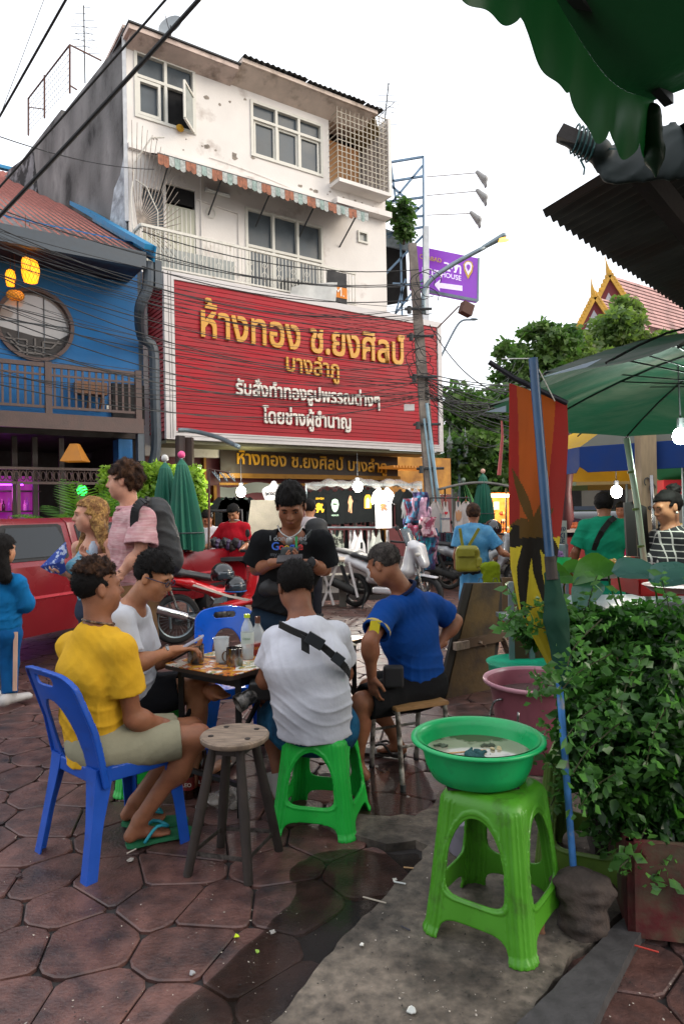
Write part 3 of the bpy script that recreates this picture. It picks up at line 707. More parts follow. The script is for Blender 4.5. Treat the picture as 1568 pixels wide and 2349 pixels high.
# bulge / ledge below the grille
m=MB(FM);m.box((5.2,OF,9.98),(7.1,OF+.3,10.14));m.build('ledge',M_white,wb)
m=MB(FM);m.box((-.42,OF,9.98),(5.15,OF+.1,10.1));m.build('ledge',M_white,wb)
# peeling patches
pk=random.Random(5);mp_=mat('peeled_plaster','#8d8378',.95,var=.25,vs=8)
for (cx,cz,n_) in ((1.4,10.5,5),(2.6,10.55,3),(4.4,10.3,3),(6.2,10.3,5),(1.6,11.7,3),(2.6,12.0,2),(5.5,10.35,3),(.5,10.45,3)):
 for k in range(n_):
  m=MB(FM);x,z=cx+pk.uniform(-.45,.45),cz+pk.uniform(-.12,.12);rr=pk.uniform(.02,.07)
  m.prism([(x+rr*pk.uniform(.5,1.5)*math.cos(a*PI/4),OF+.001,z+rr*pk.uniform(.4,1.2)*math.sin(a*PI/4)) for a in range(8)],(0,.004,0))
  m.build('peeled_patch',mp_,wb)
m=MB(FM);m.tube(arc((1.6,OF+.02,10.33),(4.9,OF+.02,10.0),-.06),.008,4);m.tube([(2.35,OF+.03,7.5),(2.35,OF+.03,9.1),(1.25,OF+.03,9.2)],.02,5);m.tube([(1.35,OF+.03,7),(1.35,OF+.03,9.9)],.02,5);m.build('conduit',M_white,wb)
m=MB(FM);m.tube([(1.6+.12*math.cos(t*PI/8),OF+.04,8.95+.12*math.sin(t*PI/8)) for t in range(17)],.012,5);m.build('ring',M_frame,wb)
m=MB(FM);m.box((1.45,OF+.03,9.44),(2.1,OF+.12,9.52));m.tube([(1.5,OF+.15,9.46),(2.05,OF+.15,9.46)],.02,8);m.build('tube_lamp',mat('tubewhite','#c8c8c4',.4),wb)
# awning
aw=thing('striped_awning','faded orange and white striped awning over the balcony','awning',FM(V((3,OF,9.8))))
AL,AR=-.05,5.75;zt,zf,of_=10.0,9.55,OF+.95
m=MB(FM)
for i in range(58):
 s=AL+(AR-AL)*i/58;s2=AL+(AR-AL)*(i+1)/58;dz=.012*(i%2)
 m.quad((s,OF+.02,zt+dz),(s2,OF+.02,zt+.012-dz),(s2,of_,zf+.012-dz),(s,of_,zf+dz))
m.build('awning_roof',mat('awn_under','#5a4a46',.8,var=.3),aw)
cols=[mat('awn_orange','#94604a',.85,var=.35,vs=14),mat('awn_white','#a5a8a4',.85,var=.3,vs=20),mat('awn_mint','#8b9c96',.85,var=.35,vs=14)]
N_=45
for i in range(N_):
 s=AL+(AR-AL)*i/N_;s2=AL+(AR-AL)*(i+1)/N_-.006;dp_=.26+.03*math.sin(i*2.1)
 m=MB(FM);m.prism([(s,of_+.01,zf+.02),(s2,of_+.01,zf+.02),(s2,of_+.03,zf-dp_+.03),((s+s2)/2,of_+.03,zf-dp_),(s,of_+.03,zf-dp_+.03)],(0,.008,0));m.build('valance_strip',cols[(0,0,1,2,1)[i%5]],aw)
m=MB(FM)
for i in range(5):s=AL+.3+i*1.3;m.bar((s,OF,8.9),(s,of_,zf),.03)
m.bar((AL,of_,zf),(AR,of_,zf),.04);m.build('awning_frame',M_tin,aw)
# balcony
bl=thing('balcony','white iron balcony with scrollwork rails above the red sign','balcony',FM(V((3,-.2,6.9))));BO=-.15
m=MB(FM);m.box((-.5,OF+.001,6.84),(5.6,BO,6.98));m.build('balcony_floor',M_white,bl)
m=MB(FM);m.bar((-.45,BO,7.88),(5.3,BO,7.84),.06);m.bar((-.45,BO,7.02),(5.3,BO,7.02),.04);m.bar((-.45,BO,7.88),(-.45,OF,7.88),.06);m.build('handrail',M_balc,bl)
for i in range(58):
 s=-.42+i*.1;m=MB(FM);m.bar((s,BO,7.02),(s,BO,7.85),.018)
 if i%4==2:
  for g in (-1,1):
   m.tube([(s+g*(.02+.05*math.sin(t)),BO+.01,7.2+.14*t/PI*1.3) for t in [k*PI/5 for k in range(6)]],.007,4)
   m.tube([(s+g*(.02+.04*math.sin(t)),BO+.01,7.48+.12*t/PI) for t in [k*PI/5 for k in range(6)]],.007,4)
 m.build('baluster',M_balc,bl)
for i in range(10):s=OF+(BO-OF)*i/10;m=MB(FM);m.bar((-.45,s,7.0),(-.45,s,7.85),.018);m.build('baluster',M_balc,bl)
m=MB(FM);m.box((.1,OF+.25,7.0),(2.1,OF+.28,7.75));m.build('screen_panel',mat('pale_panel','#9a9e9b',.8,var=.1),bl)
m=MB(FM);m.box((3.4,OF+.2,7.0),(4.1,OF+.65,7.5));a1=m.build('air_conditioner',mat('acgrey','#6b6b68',.6,var=.1),None,bevel=.01);tag(a1,'grey air conditioner unit standing on the balcony behind the rails','air conditioner')
m=MB(FM)
for (z,r0) in ((7.0,0),):m.lathe([(.2,0),(.2,.02),(.16,.02),(.16,0)],(3.75,OF+.67,7.25),16,(0,1,0))
m.build('fan_ring',M_tin,a1)
# fan of spikes between the buildings
fs_=thing('spike_fan','rusty white fan of iron spikes guarding the balcony corner','spike guard',FM(V((-.45,-.6,7.9))))
for i in range(24):
 t=math.radians(96-i*5.6);m=MB(FM);cs,cz=-.42,8.0;L=2.25-.03*i
 m.tube([(cs,-.45,cz),(cs+.35*L*math.cos(t),-.5,cz+.4*L*math.sin(t)),(cs+.55*L*math.cos(t),-.35,cz+L*math.sin(t))],[.012,.012,.006],5);m.build('spike',mat('rusty_white','#93877c',.7,var=.4,vs=10),fs_)
m=MB(FM);m.tube([(-.5,-.5,7.6),(-.55,-.5,8.6),(-.45,-.5,9.4),(-.1,-.4,10.0),(.2,-.4,10.1)],.018,6);m.tube([(-.45,-.48,9.0),(-.2,-.48,8.9),(.05,-.48,8.4),(.05,-.48,7.9)],.014,6);m.build('spike_frame',M_balc,fs_)
# ------------------------------------------------ the big red sign
M_red=mat('sign_red','#9c1a27',rough=.55,var=.14,vs=1.2,bump=.1,bs=30,rnd=.05,spec=.25);M_trim=mat('sign_trim','#c3bebd',rough=.6,var=.06,vs=4)
sg=thing('shop_sign','huge red boarded shop sign with raised yellow and white Thai lettering','sign',FM(V((4,0,3.2))))
SL,SR,ZB,ZT=0.,8.14,3.2,6.9;nP=33;ph_=(ZT-ZB-.33)/nP
m=MB(FM);m.box((SL+.02,-.3,ZB+.02),(SR-.02,-.02,ZT-.02));m.box((SL+.02,-1.09,ZB+.02),(SL+.2,-.3,ZT-.02));m.build('sign_box',mat('dark_red','#5a1a20',.8),sg)
def plank(s0,s1,z,sg_):
 m=MB(FM);m.add([(s0,-.02,z),(s1,-.02,z),(s1,.016,z+.004),(s0,.016,z+.004),(s0,-.02,z+ph_-.007),(s1,-.02,z+ph_-.007),(s1,.012,z+ph_-.007),(s0,.012,z+ph_-.007)],[(0,1,2,3),(3,2,6,7),(4,7,6,5),(0,3,7,4),(1,5,6,2)]);m.build('sign_plank',M_red,sg_)
for i in range(nP):
 z=ZB+.17+i*ph_
 plank(SL+.22,SR-.15,z,sg)
 m=MB(FM);m.add([(SL-.002,-1.08,z),(SL-.002,-.02,z),(SL-.03,-.02,z+.006),(SL-.03,-1.08,z+.006),(SL-.01,-1.08,z+ph_-.008),(SL-.01,-.02,z+ph_-.008)],[(0,1,2,3),(3,2,5,4)]);m.build('side_plank',M_red,sg)
m=MB(FM)
for a,b in (((SL-.03,-.06,ZB-.02),(SL+.2,.05,ZT)),((SR-.13,-.06,ZB-.02),(SR+.02,.05,ZT)),((SL+.2,-.06,ZT-.16),(SR-.13,.05,ZT)),((SL+.2,-.06,ZB-.02),(SR-.13,.05,ZB+.17))):m.box(a,b)
m.build('sign_frame',M_trim,sg)
m=MB(FM)
for x in (SL+.06,SL+.12):m.box((x,.051,ZB),(x+.012,.056,ZT))
for z in (ZB+.06,ZB+.13):m.box((SL+.2,.051,z),(SR-.13,.056,z+.01))
m.build('frame_groove',mat('groove','#6f6a69',.8),sg)
m=MB(FM);m.box((SL,-1.1,ZB-.1),(SR,-.06,ZB-.03));m.build('sign_soffit',mat('soffit','#76745c',.8,var=.2,vs=4),sg)
M_yl=mat('letter_gold','#c48a0c',rough=.4,var=.05,vs=4);M_wl=mat('letter_white','#d5cfc6',rough=.5,var=.05)
COMB=set('ัิีึืฺุู็่้๊๋์ํ๎')|{'ำ'}
def clusters(t):
 out=[]
 for ch in t:
  if ch in COMB and out:out[-1]+=ch
  else:out.append(ch)
 return out
def letters(text,pxL,pyL,pxR,pyR,h,mt,par,off=.03,ex=.05,bold=.03):
 """raised Thai letters along the line between two picture points on the board"""
 sL,zL=fp(pxL,pyL,off);sR_,zR=fp(pxR,pyR,off);full,_=textmesh(text,1.,0,0);tw=full[:,0].max()-full[:,0].min();x0=full[:,0].min();sc=(sR_-sL)/tw;hs=h
 adv=0.;pre='';ref,_=textmesh('น',1,0,0);rx=ref[:,0].max()
 for cl in clusters(text):
  if cl.strip():
   if pre:w,_=textmesh(pre+'น',1,0,0);a=w[:,0].max()-rx
   else:a=0.
   vs,fs=textmesh(cl,1.,ex/sc/2,bold)
   x=sL+(vs[:,0]+a-x0)*sc;z=zL+(zR-zL)*(x-sL)/(sR_-sL)+vs[:,1]*sc*hs;o=off-.01+vs[:,2]*sc+ex/2
   out=[FM(V((p,q,r))) for p,q,r in zip(x,o,z)]
   rawmesh('letter',out,fs,par,mt,smooth=False)
  pre+=cl
letters('ห้างทอง ช.ยงศิลป์',460,772,925,838,1.25,M_yl,sg,bold=.03)
letters('บางลำภู',655,851,775,868,1.15,M_yl,sg,bold=.03)
letters('รับสั่งทำทองรูปพรรณต่างๆ',540,905,868,934,1.2,M_wl,sg,bold=.035)
letters('โดยช่างผู้ชำนาญ',602,970,802,985,1.25,M_wl,sg,bold=.035)
# brown fascia below and the shopfront
fo=-1.05
fz=thing('fascia_sign','brown fascia board with gold Thai letters under the red sign','sign',FM(V((3,fo,2.6))))
sA,zA=fp(505,1028,fo);sB,zB_=fp(912,1080,fo);zlo=fp(505,1085,fo)[1]
m=MB(FM);m.box((sA,fo-.06,zlo),(sB,fo,3.09));m.build('board',mat('fascia_brown','#2c1b10',.5,var=.2),fz)
m=MB(FM);m.box((sA-.05,fo,zlo-.12),(sB+.05,fo+.05,zlo));m.box((sA-.05,fo,zlo-.3),(sB+.05,fo+.03,zlo-.24));m.build('gold_trim',mat('gold_trim','#7d5614',.4,metal=.5),fz)
letters('ห้างทอง ช.ยงศิลป์ บางลำภู',543,1064,885,1085,1.05,mat('gold_leaf','#c08c20',.35,metal=.3),fz,off=fo+.02,ex=.03,bold=.03)
m=MB(FM);sx=fp(498,1100,fo)[0]
m.box((-.2,fo-.5,0),(7.0,fo-.3,3.1));m.build('shop_front_wall',mat('maroon_panel','#63262a',.5,var=.15),wb)
m=MB(FM);m.box((sx-.05,fo-.3,0),(sx+.03,fo-.1,zlo-.3));m.box((sx-.3,fo-.3,.0),(sx-.24,fo-.1,2.9));m.build('gold_pilaster',MATS['gold_trim'],wb)
m=MB(FM);m.box((6.9,-3,2.05),(11.2,-2.9,3.3));m.build('lit_room',mat('lit_orange','#8a6a34',.8,var=.5,vs=3,emit='#e08a30',es=.16),wb);m=MB(FM);m.box((6.9,-3.0,0),(11.2,-2.9,2.04));m.build('lower_wall',MATS['maroon_panel'],wb)
m=MB(FM)
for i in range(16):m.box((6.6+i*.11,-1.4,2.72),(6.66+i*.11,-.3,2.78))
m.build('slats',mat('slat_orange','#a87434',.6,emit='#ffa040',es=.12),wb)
m=MB(FM);m.box((6.75,-1.3,0),(6.9,-1.05,2.9));m.build('gold_post',MATS['gold_trim'],wb)
# a white cloth and an orange-black banner on the balcony rail
m=MB(FM);m.grid(lambda a,b:(3.2+1.35*a,-.02+.1*b+.03*math.sin(9*a),6.86+.05*a+(.62-.15*abs(a-.2))*b*(.35+.65*a)),12,6);o=m.build('hanging_cloth',mat('cloth_white','#c9cac8',.9),None,True);tag(o,'white cloth hung over the top edge of the red sign','cloth')
bn=thing('banner','small black and orange banner tied to the balcony rail','banner',FM(V((4.7,.0,7.0))))
m=MB(FM);m.box((4.35,-.08,6.95),(4.95,-.06,7.75));m.build('banner_sheet',mat('ban_black','#1f1f22',.7),bn)
m=MB(FM);m.box((4.35,-.055,7.08),(4.95,-.05,7.36));m.build('banner_band',mat('ban_or','#d07a1c',.7),bn)
text_on('print','M.',FM(V((4.55,-.04,7.12))),FU,(0,0,1),.3,M_wl,bn,.004)
# ------------------------------------------------ roof furniture of the shophouse
def antenna(px,py,D,h,label,n=7,tilt=0.):
 b=P(px,py,D);t=thing('tv_antenna',label,'antenna',b);up=V((tilt,0,1)).normalized();m=MB();m.tube([b,b+up*h],.022,6);m.build('mast',M_tin,t)
 m=MB();d=V((.8,.3,0)).normalized();e=V((-.3,.8,.15)).normalized();d=V((.93,.3,.15))
 for i in range(n):q=b+up*h*(.98-.085*i);g=.2+.05*(i%4)+.02*i;m.tube([q-d*g,q+d*g],.008,4)
 c=b+up*h*.6;m.tube([c-e*.7,c+e*.7],.012,5)
 for i in range(5):q=c+e*(-.65+1.3*i/4);m.tube([q-d*.3+V((0,0,.1)),q+d*.3-V((0,0,.1))],.007,4)
 m.build('elements',M_tin,t)
antenna(195,190,22,2.5,'tall thin aerial on the roof terrace left of the satellite dish',8)
antenna(875,345,24,2.4,'leaning aerial beside the right corner of the white building',8,.12)
m=MB();fe=thing('roof_fence','rusty mesh fence round the roof terrace of the white building','fence',P(120,250,21))
Ds=[(65,225,310,24.5),(102,172,270,23),(160,102,213,21)]
for (x,yt,yb,D) in Ds:m=MB();m.bar(P(x,yt,D),P(x,yb,D),.05);m.build('post',mat('rusty','#5b3f36',.8),fe)
m=MB();m.bar(P(65,225,24.5),P(160,102,21),.04);m.bar(P(65,245,24.5),P(104,250,23),.03);m.bar(P(160,102,21),P(232,138,22.5),.04);m.bar(P(160,195,21),P(176,205,21.6),.04);m.build('rail',MATS['rusty'],fe)
m=MB()
for i in range(22):t=i/21;a=P(65,228,24.5).lerp(P(160,105,21),t);b=P(65,312,24.5).lerp(P(160,215,21),t);m.tube([a,b.lerp(a,.0)],.006,3);
for i in range(7):t=i/7;a=P(65,228,24.5).lerp(P(65,312,24.5),t);b=P(160,105,21).lerp(P(160,215,21),t);m.tube([a,b],.006,3)
m.build('wire_mesh',M_tin,fe)
dish=thing('satellite_dish','round grey satellite dish standing on the roof edge','satellite dish',P(392,100,17.9));c=P(391,58,17.9);m=MB();ax=V((-.25,-.9,.35)).normalized()
m.lathe([(0,-.06),(.12,-.05),(.22,-.03),(.33,.02),(.335,.03),(.22,-.015),(0,-.045)],c,28,ax);m.build('bowl',mat('dish_grey','#8b9093',.5,var=.08),dish,'auto');m=MB();m.tube([c-V((0,0,.45)),c],.02,6);m.tube([c-V((0,0,.25)),c+ax*.3],.01,5);m.build('arm',M_tin,dish)
# ------------------------------------------------ blue house on the left
M_blue=mat('blue_wall','#06568c',rough=.75,var=.08,vs=1.5,bump=.15,bs=40);M_brown=mat('brown_wood','#4a3834',rough=.6,var=.2,vs=5,bump=.3,bs=30)
M_slate=mat('slate_metal','#38414a',rough=.5,var=.15);M_wood2=mat('dark_wood','#2a1712',rough=.5,var=.3,vs=6)
bh=thing('blue_house','blue rendered house with a red tiled roof and round window','building',FM(V((-3,-2,0))))
BW=0.0;wc=(-2.66,5.33,.68)
# wall with a round hole
m=MB(FM);n=40;x0,x1,z0,z1=-3.6,-1.7,4.3,6.3;ring=[];outer=[]
for i in range(n):
 a=2*PI*i/n;c_,s_=math.cos(a),math.sin(a);ring.append((wc[0]+wc[2]*c_,BW,wc[1]+wc[2]*s_))
 k=min(((x1-wc[0])/c_ if c_>1e-6 else ((x0-wc[0])/c_ if c_<-1e-6 else 9)),((z1-wc[1])/s_ if s_>1e-6 else ((z0-wc[1])/s_ if s_<-1e-6 else 9)))
 outer.append((wc[0]+k*c_,BW,wc[1]+k*s_))
back=[(x,BW-.15,z) for x,y,z in ring]
m.add(ring+outer+back,[(i,(i+1)%n,n+(i+1)%n,n+i) for i in range(n)]+[(i,(i+1)%n,2*n+(i+1)%n,2*n+i) for i in range(n)])
for cx,cz in ((x0,z0),(x1,z0),(x1,z1),(x0,z1)):
 o=sorted(outer,key=lambda q:(q[0]-cx)**2+(q[2]-cz)**2)[:6]
 ox=min((q for q in o if abs(q[0]-cx)<1e-4),key=lambda q:abs(q[2]-cz),default=None);oz=min((q for q in o if abs(q[2]-cz)<1e-4),key=lambda q:abs(q[0]-cx),default=None)
 if ox and oz and ox!=oz:m.add([(cx,BW,cz),ox,oz],[(0,1,2)])
m.box((-9,BW-.2,3.3),(x0,BW,7.4));m.box((x1,BW-.2,3.3),(-.5,BW,7.4));m.box((x0,BW-.2,z1),(x1,BW,7.4));m.box((x0,BW-.2,3.3),(x1,BW,z0));m.build('wall',M_blue,bh)
m=MB(FM);m.lathe([(wc[2]-.02,-.12),(wc[2]-.02,.06),(wc[2]+.05,.06),(wc[2]+.05,0)],(wc[0],BW,wc[1]),40,(0,1,0));rw=m.build('round_window',M_brown,bh)
m=MB(FM);m.lathe([(0,0),(wc[2]-.02,0)],(wc[0],BW-.1,wc[1]),32,(0,1,0));m.build('pane',mat('round_pane','#8f8d8d',rough=.1,var=.05,vs=1,spec=.8),rw)
m=MB(FM)
for x in (-.3,.18):m.bar((wc[0]+x,BW-.08,wc[1]-.6),(wc[0]+x,BW-.08,wc[1]+.6),.015)
m.bar((wc[0]-.65,BW-.08,wc[1]+.05),(wc[0]+.65,BW-.08,wc[1]+.05),.015)
m.build('glazing_bar',M_slate,rw)
m=MB(FM)
poly=[(wc[0]+.655*math.cos(a),BW-.095,wc[1]+.655*math.sin(a)) for a in [PI*(1.04+.92*i/16) for i in range(17)]]+[(wc[0]+.45,BW-.095,wc[1]-.22),(wc[0],BW-.095,wc[1]-.2)]
m.prism(poly,(0,.012,0));m.build('lower_panel',mat('fret_dark','#201b1b',.6),rw)
for a,b in (((-.5,-.2),(-.3,-.42)),((-.3,-.42),(0,-.42)),((0,-.25),(0,-.58)),((.0,-.42),(.3,-.42)),((.3,-.42),(.45,-.25)),((-.55,-.3),(-.15,-.3)),((-.15,-.3),(-.15,-.6)),((.15,-.3),(.15,-.6)),((.15,-.3),(.5,-.3)),((-.3,-.55),(.3,-.55)),((-.45,-.35),(-.2,-.58))):
 m=MB(FM);m.bar((wc[0]+a[0],BW-.07,wc[1]+a[1]),(wc[0]+b[0],BW-.07,wc[1]+b[1]),.03);m.build('fretwork',mat('fret_grey','#5a5654',.6),rw)
# eave, gutter and tile roof
EO,EZ=1.15,6.72;sv=-.78;q=hit(39,402,FM(V((sv,0,0))),FU);ro=(q-FA).dot(FN);rz_=q.z
m=MB(FM);m.box((-9,EO-.02,6.42),(-.82,EO+.12,6.74));m.build('gutter',M_slate,bh)
m=MB(FM);m.box((-9,BW,6.5),(-.8,EO-.03,6.6));m.build('eave_soffit',M_wood2,bh)
L_=math.hypot(EO-ro,rz_-EZ);ud,uz_=(ro-EO)/L_,(rz_-EZ)/L_
m=MB(FM);m.add([(-9,EO+.1,EZ),(sv,EO+.1,EZ),(sv,ro,rz_-.04),(-9,ro,rz_-.04)],[(0,1,2,3)]);m.build('roof_deck',M_wood2,bh)
tw_,te=.16,.17;tiles=[];me_t=None
nr,ncn=int(L_/te),30
def tilegeo():
 vs=[];
 for j in (0,1):
  for i in range(7):a=i/6;vs.append((a*tw_,j*(te+.03),.028*math.sin(a*2*PI)*(1 if a<.5 else .6)+.02-.014*j))
 for i in range(7):a=i/6;vs.append((a*tw_,0,.028*math.sin(a*2*PI)*(1 if a<.5 else .6)))
 return vs,[(i,i+1,8+i,7+i) for i in range(6)]+[(14+i,15+i,i+1,i) for i in range(6)]
tv,tf=tilegeo();M_tile=mat('roof_tile','#9a5f56',rough=.75,var=.2,vs=6,rnd=.15)
up_r=FN*ud+V((0,0,uz_));nor=FU.cross(up_r);nor=nor if nor.z>0 else-nor
me_t=bpy.data.meshes.new('roof_tile');me_t.from_pydata([tuple(FU*x+up_r*y+nor*z) for x,y,z in tv],[],tf);me_t.materials.append(M_tile);me_t.polygons.foreach_set('use_smooth',[True]*len(tf))
rest=MB();k=0;bb=base_of(bh)
for r_ in range(nr):
 for c_ in range(ncn):
  p=FM(V((sv-.06-(c_+1)*tw_,EO+ud*r_*te,EZ+uz_*r_*te+.015)))
  if k<300 and c_<24:o=link('roof_tile',me_t,bh);o.location=p-bb;k+=1
  else:rest.add([p+FU*x+up_r*y+nor*z for x,y,z in tv],tf)
rest.build('roof_tiles_beyond',M_tile,bh,True,kind='stuff',fix=False)
m=MB(FM);e0,e1=V((sv,EO+.2,EZ+.1)),V((sv,ro+.06,rz_+.14))
m.bar(e0,e1,.2,.1);m.bar(e0+V((.11,0,-.12)),e1+V((.11,0,-.12)),.03,.3);m.bar(e1,e1+V((-9,0,.02)),.22,.12);m.build('ridge_capping',mat('blue_cap','#1679a8',.5,var=.1),bh)
m=MB(FM);m.add([(sv,EO,EZ-.02),(sv,BW-2,EZ-.02),(sv,ro,rz_-.1)],[(0,1,2)]);m.build('gable',M_blue,bh)
m=MB(FM);m.tube(smoothpath([(-.72,EO-.05,6.6),(-.74,EO-.05,6.1),(-.86,EO-.2,5.7),(-.62,.3,5.3),(-.34,.18,5.1),(-.32,.18,4.2),(-.32,.18,2.9),(-.5,.18,2.4)],5),.11,10);m.build('downpipe',M_slate,bh)
m=MB(FM);m.box((-.62,EO-.15,6.1),(-.48,EO+.05,6.65));m.build('junction_box',M_slate,bh)
# balcony
BO2=.9;bb2=thing('wooden_balcony','dark brown wooden balcony rail across the blue house','balcony',FM(V((-3,BO2,3.5))))
m=MB(FM);m.box((-9,BW,3.28),(-.85,BO2,3.42));m.box((-9,BO2,3.16),(-.83,BO2+.08,3.45));m.build('beam',M_brown,bb2)
m=MB(FM);m.box((-9,BO2-.02,4.32),(-.86,BO2+.05,4.4));m.box((-9,BO2,4.16),(-.86,BO2+.035,4.2));m.box((-9,BO2,3.55),(-.86,BO2+.04,3.6));m.build('handrail',M_brown,bb2)
for i in range(48):
 s=-.97-.128*i
 if abs(s+2.62)>.08:m=MB(FM);m.box((s-.02,BO2,3.6),(s+.02,BO2+.03,4.32));m.build('baluster',M_brown,bb2)
for s in (-.92,-2.62,-4.6):m=MB(FM);m.box((s-.06,BO2-.03,3.45),(s+.06,BO2+.07,4.42));m.build('post',M_brown,bb2)
m=MB(FM);m.box((-.95,BO2-.1,2.6),(-.83,BO2+.06,3.16));m.box((-.6,-.1,2.2),(-.5,.0,6.9));m.build('corner_post',M_slate,bb2)
sh=thing('wall_shelf','small brown bracket shelf on the blue wall behind the rail','shelf',FM(V((-1.65,.1,4))));m=MB(FM);m.box((-1.95,.0,4.0),(-1.35,.28,4.25));m.bar((-1.7,.02,3.7),(-1.7,.25,4.0),.04);m.bar((-1.45,.02,3.7),(-1.45,.25,4.0),.04);m.build('shelf_box',mat('shelf_brown','#6d4a33',.7),sh)
m=MB(FM);m.box((-1.2,BW+.001,3.45),(-.52,.1,4.3));tag(m.build('speaker_cabinet',M_dark),'dark cabinet behind the right end of the wooden balcony rail','cabinet')
m=MB(FM);m.box((-1.3,.001,3.75),(-1.2,.02,3.83));m.build('socket',M_wl,bh)
# bar under the blue house
m=MB(FM);m.box((-9,-4,3.15),(-.6,BW,3.28));m.box((-9,-4.1,0),(-.5,-4,3.2));m.box((-.72,-4,0),(-.52,-.3,3.15));m.build('bar_room',mat('bar_dark','#1c100c',.7,var=.3),bh)
for s in (-3.62,-3.0,-2.62,-2.1):m=MB(FM);m.box((s-.05,-.6,0),(s+.05,-.5,3.15));m.build('timber_post',M_wood2,bh)
fr=thing('carved_frieze','carved wooden fretwork frieze over the bar front','frieze',FM(V((-2.6,.2,2.1))))
z0_=fp(100,1078,.3)[1];z1_=fp(100,1105,.3)[1]
m=MB(FM);m.box((-4.4,.28,z0_),(-1.5,.34,z0_+.05));m.box((-4.4,.28,z1_-.05),(-1.5,.34,z1_));m.build('frame',M_brown,fr)
for i in range(24):
 s=-4.3+i*.12;m=MB(FM);zc=(z0_+z1_)/2;m.tube([(s+.045*math.cos(t),.31,zc+.09*math.sin(t)) for t in [k*PI/4 for k in range(9)]],.012,4);m.bar((s+.06,.31,z1_),(s+.06,.31,z0_),.012);m.build('fretwork',M_brown,fr)
m=MB(FM);m.box((-2.0,.27,0),(-1.92,.35,z1_));m.box((-3.1,.27,0),(-3.04,.35,z1_));m.build('post',M_brown,fr)
bs_=thing('back_bar','bar shelves glowing purple behind the red pickup','bar shelf',FM(V((-3.2,-.6,0))));so_=-1.2
sa,zb1=fp(12,1180,so_);sb_,zt1=fp(84,1105,so_)
for k,z in enumerate((1.2,1.62,2.05)):m=MB(FM);m.box((sa-.6,so_-.3,z),(sb_+.1,so_,z+.03));m.build('shelf',M_wood2,bs_)
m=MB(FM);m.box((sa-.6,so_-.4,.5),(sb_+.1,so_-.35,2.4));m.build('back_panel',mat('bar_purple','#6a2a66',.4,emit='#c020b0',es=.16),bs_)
for (a,b,z,c_,e) in ((sa-.2,sa+.35,2.2,'#b030ff',6),(sa+.5,sb_,2.25,'#ff30e0',6),(sa-.1,sa+.6,1.35,'#4a60ff',4)):
 m=MB(FM);m.tube([(a,so_+.02,z),(b,so_+.02,z)],.018,6);m.build('neon_tube',mat('neon'+c_,c_,.4,emit=c_,es=e),bs_)
rb=random.Random(8)
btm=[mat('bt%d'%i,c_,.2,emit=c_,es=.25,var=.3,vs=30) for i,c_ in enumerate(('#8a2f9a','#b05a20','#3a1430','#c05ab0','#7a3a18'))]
for k in range(26):
 s=sa-.4+rb.uniform(0,sb_-sa+.4);z=rb.choice((1.23,1.65));h=rb.uniform(.2,.3);m=MB(FM)
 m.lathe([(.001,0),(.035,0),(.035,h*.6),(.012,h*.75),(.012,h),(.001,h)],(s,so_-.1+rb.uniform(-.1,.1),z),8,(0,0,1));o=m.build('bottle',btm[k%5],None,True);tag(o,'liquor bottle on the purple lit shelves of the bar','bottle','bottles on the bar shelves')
pl_=bpy.data.lights.new('neon_glow','POINT');pl_.energy=5;pl_.color=(.9,.15,.8);pl_.shadow_soft_size=.2;o=bpy.data.objects.new('neon_glow',pl_);COL.objects.link(o);o.location=FM(V((-3.2,-.7,2.0)))
ls=thing('amber_lampshade','square tapering lampshade glowing amber under the balcony','lamp',P(170,1030,13.2));c=P(172,1035,13.2);m=MB();m.lathe([(.10,.14),(.3,-.2)],c,4,(0,0,1));m.build('lamp_shade',mat('amber','#8a5a1c',.6,emit='#e08a20',es=.1),ls,fix=False)
m=MB(FM);m.box((-1.15,-.1,2.5),(-.86,.3,3.1));m.build('blue_return',M_blue,bh)
gl=tag(MB().sph(P(300*.627,1125,11.5),.09,8).build('green_light',mat('gl','#20ff40',.4,emit='#20ff50',es=3),None,True),'bright green light glowing among the palms','light')
# hanging basket lanterns
for (px,py,r_,h_,lab,rot) in ((60,605,.085,.24,'smaller lit bamboo lantern hanging in front of the widest one',0),(70,621,.165,.42,'widest lit bamboo lantern above the round window',0),(24,637,.095,.3,'lit bamboo lantern furthest left under the blue eave',0),(35,677,.16,.16,'dim bamboo lantern overlapping the top of the round window',1)):
 D=12.9 if not r_==.085 else 12.5;c=P(px,py,D);t=thing('bamboo_lantern',lab,'lantern',c,0,'bamboo lanterns at the blue house')
 pf=[(.72,-.5),(.9,-.25),(1.,0),(.95,.2),(.75,.42),(.45,.5)]
 dim=lab.startswith('dim');m=MB();m.lathe([(a*r_,b*h_) for a,b in pf],c,20);m.build('lamp_shade',mat('lantern_dim' if dim else 'lantern_glow','#c87a1c',.7,emit='#ff9a1c',es=.12 if dim else 1.35,var=.4,vs=30),t,True,fix=False)
 m=MB()
 for i in range(12):
  for g in (1,-1):m.tube([c+V((math.cos(a)*rr*r_*1.01,math.sin(a)*rr*r_*1.01,b*h_)) for (rr,b),a in zip(pf,[2*PI*i/12+g*k*.35 for k in range(6)])],.0035,3)
 m.tube([c+V((0,0,h_*.5)),c+V((0,0,.9))],.006,4);m.build('weave',mat('weave','#5a3210',.7),t)
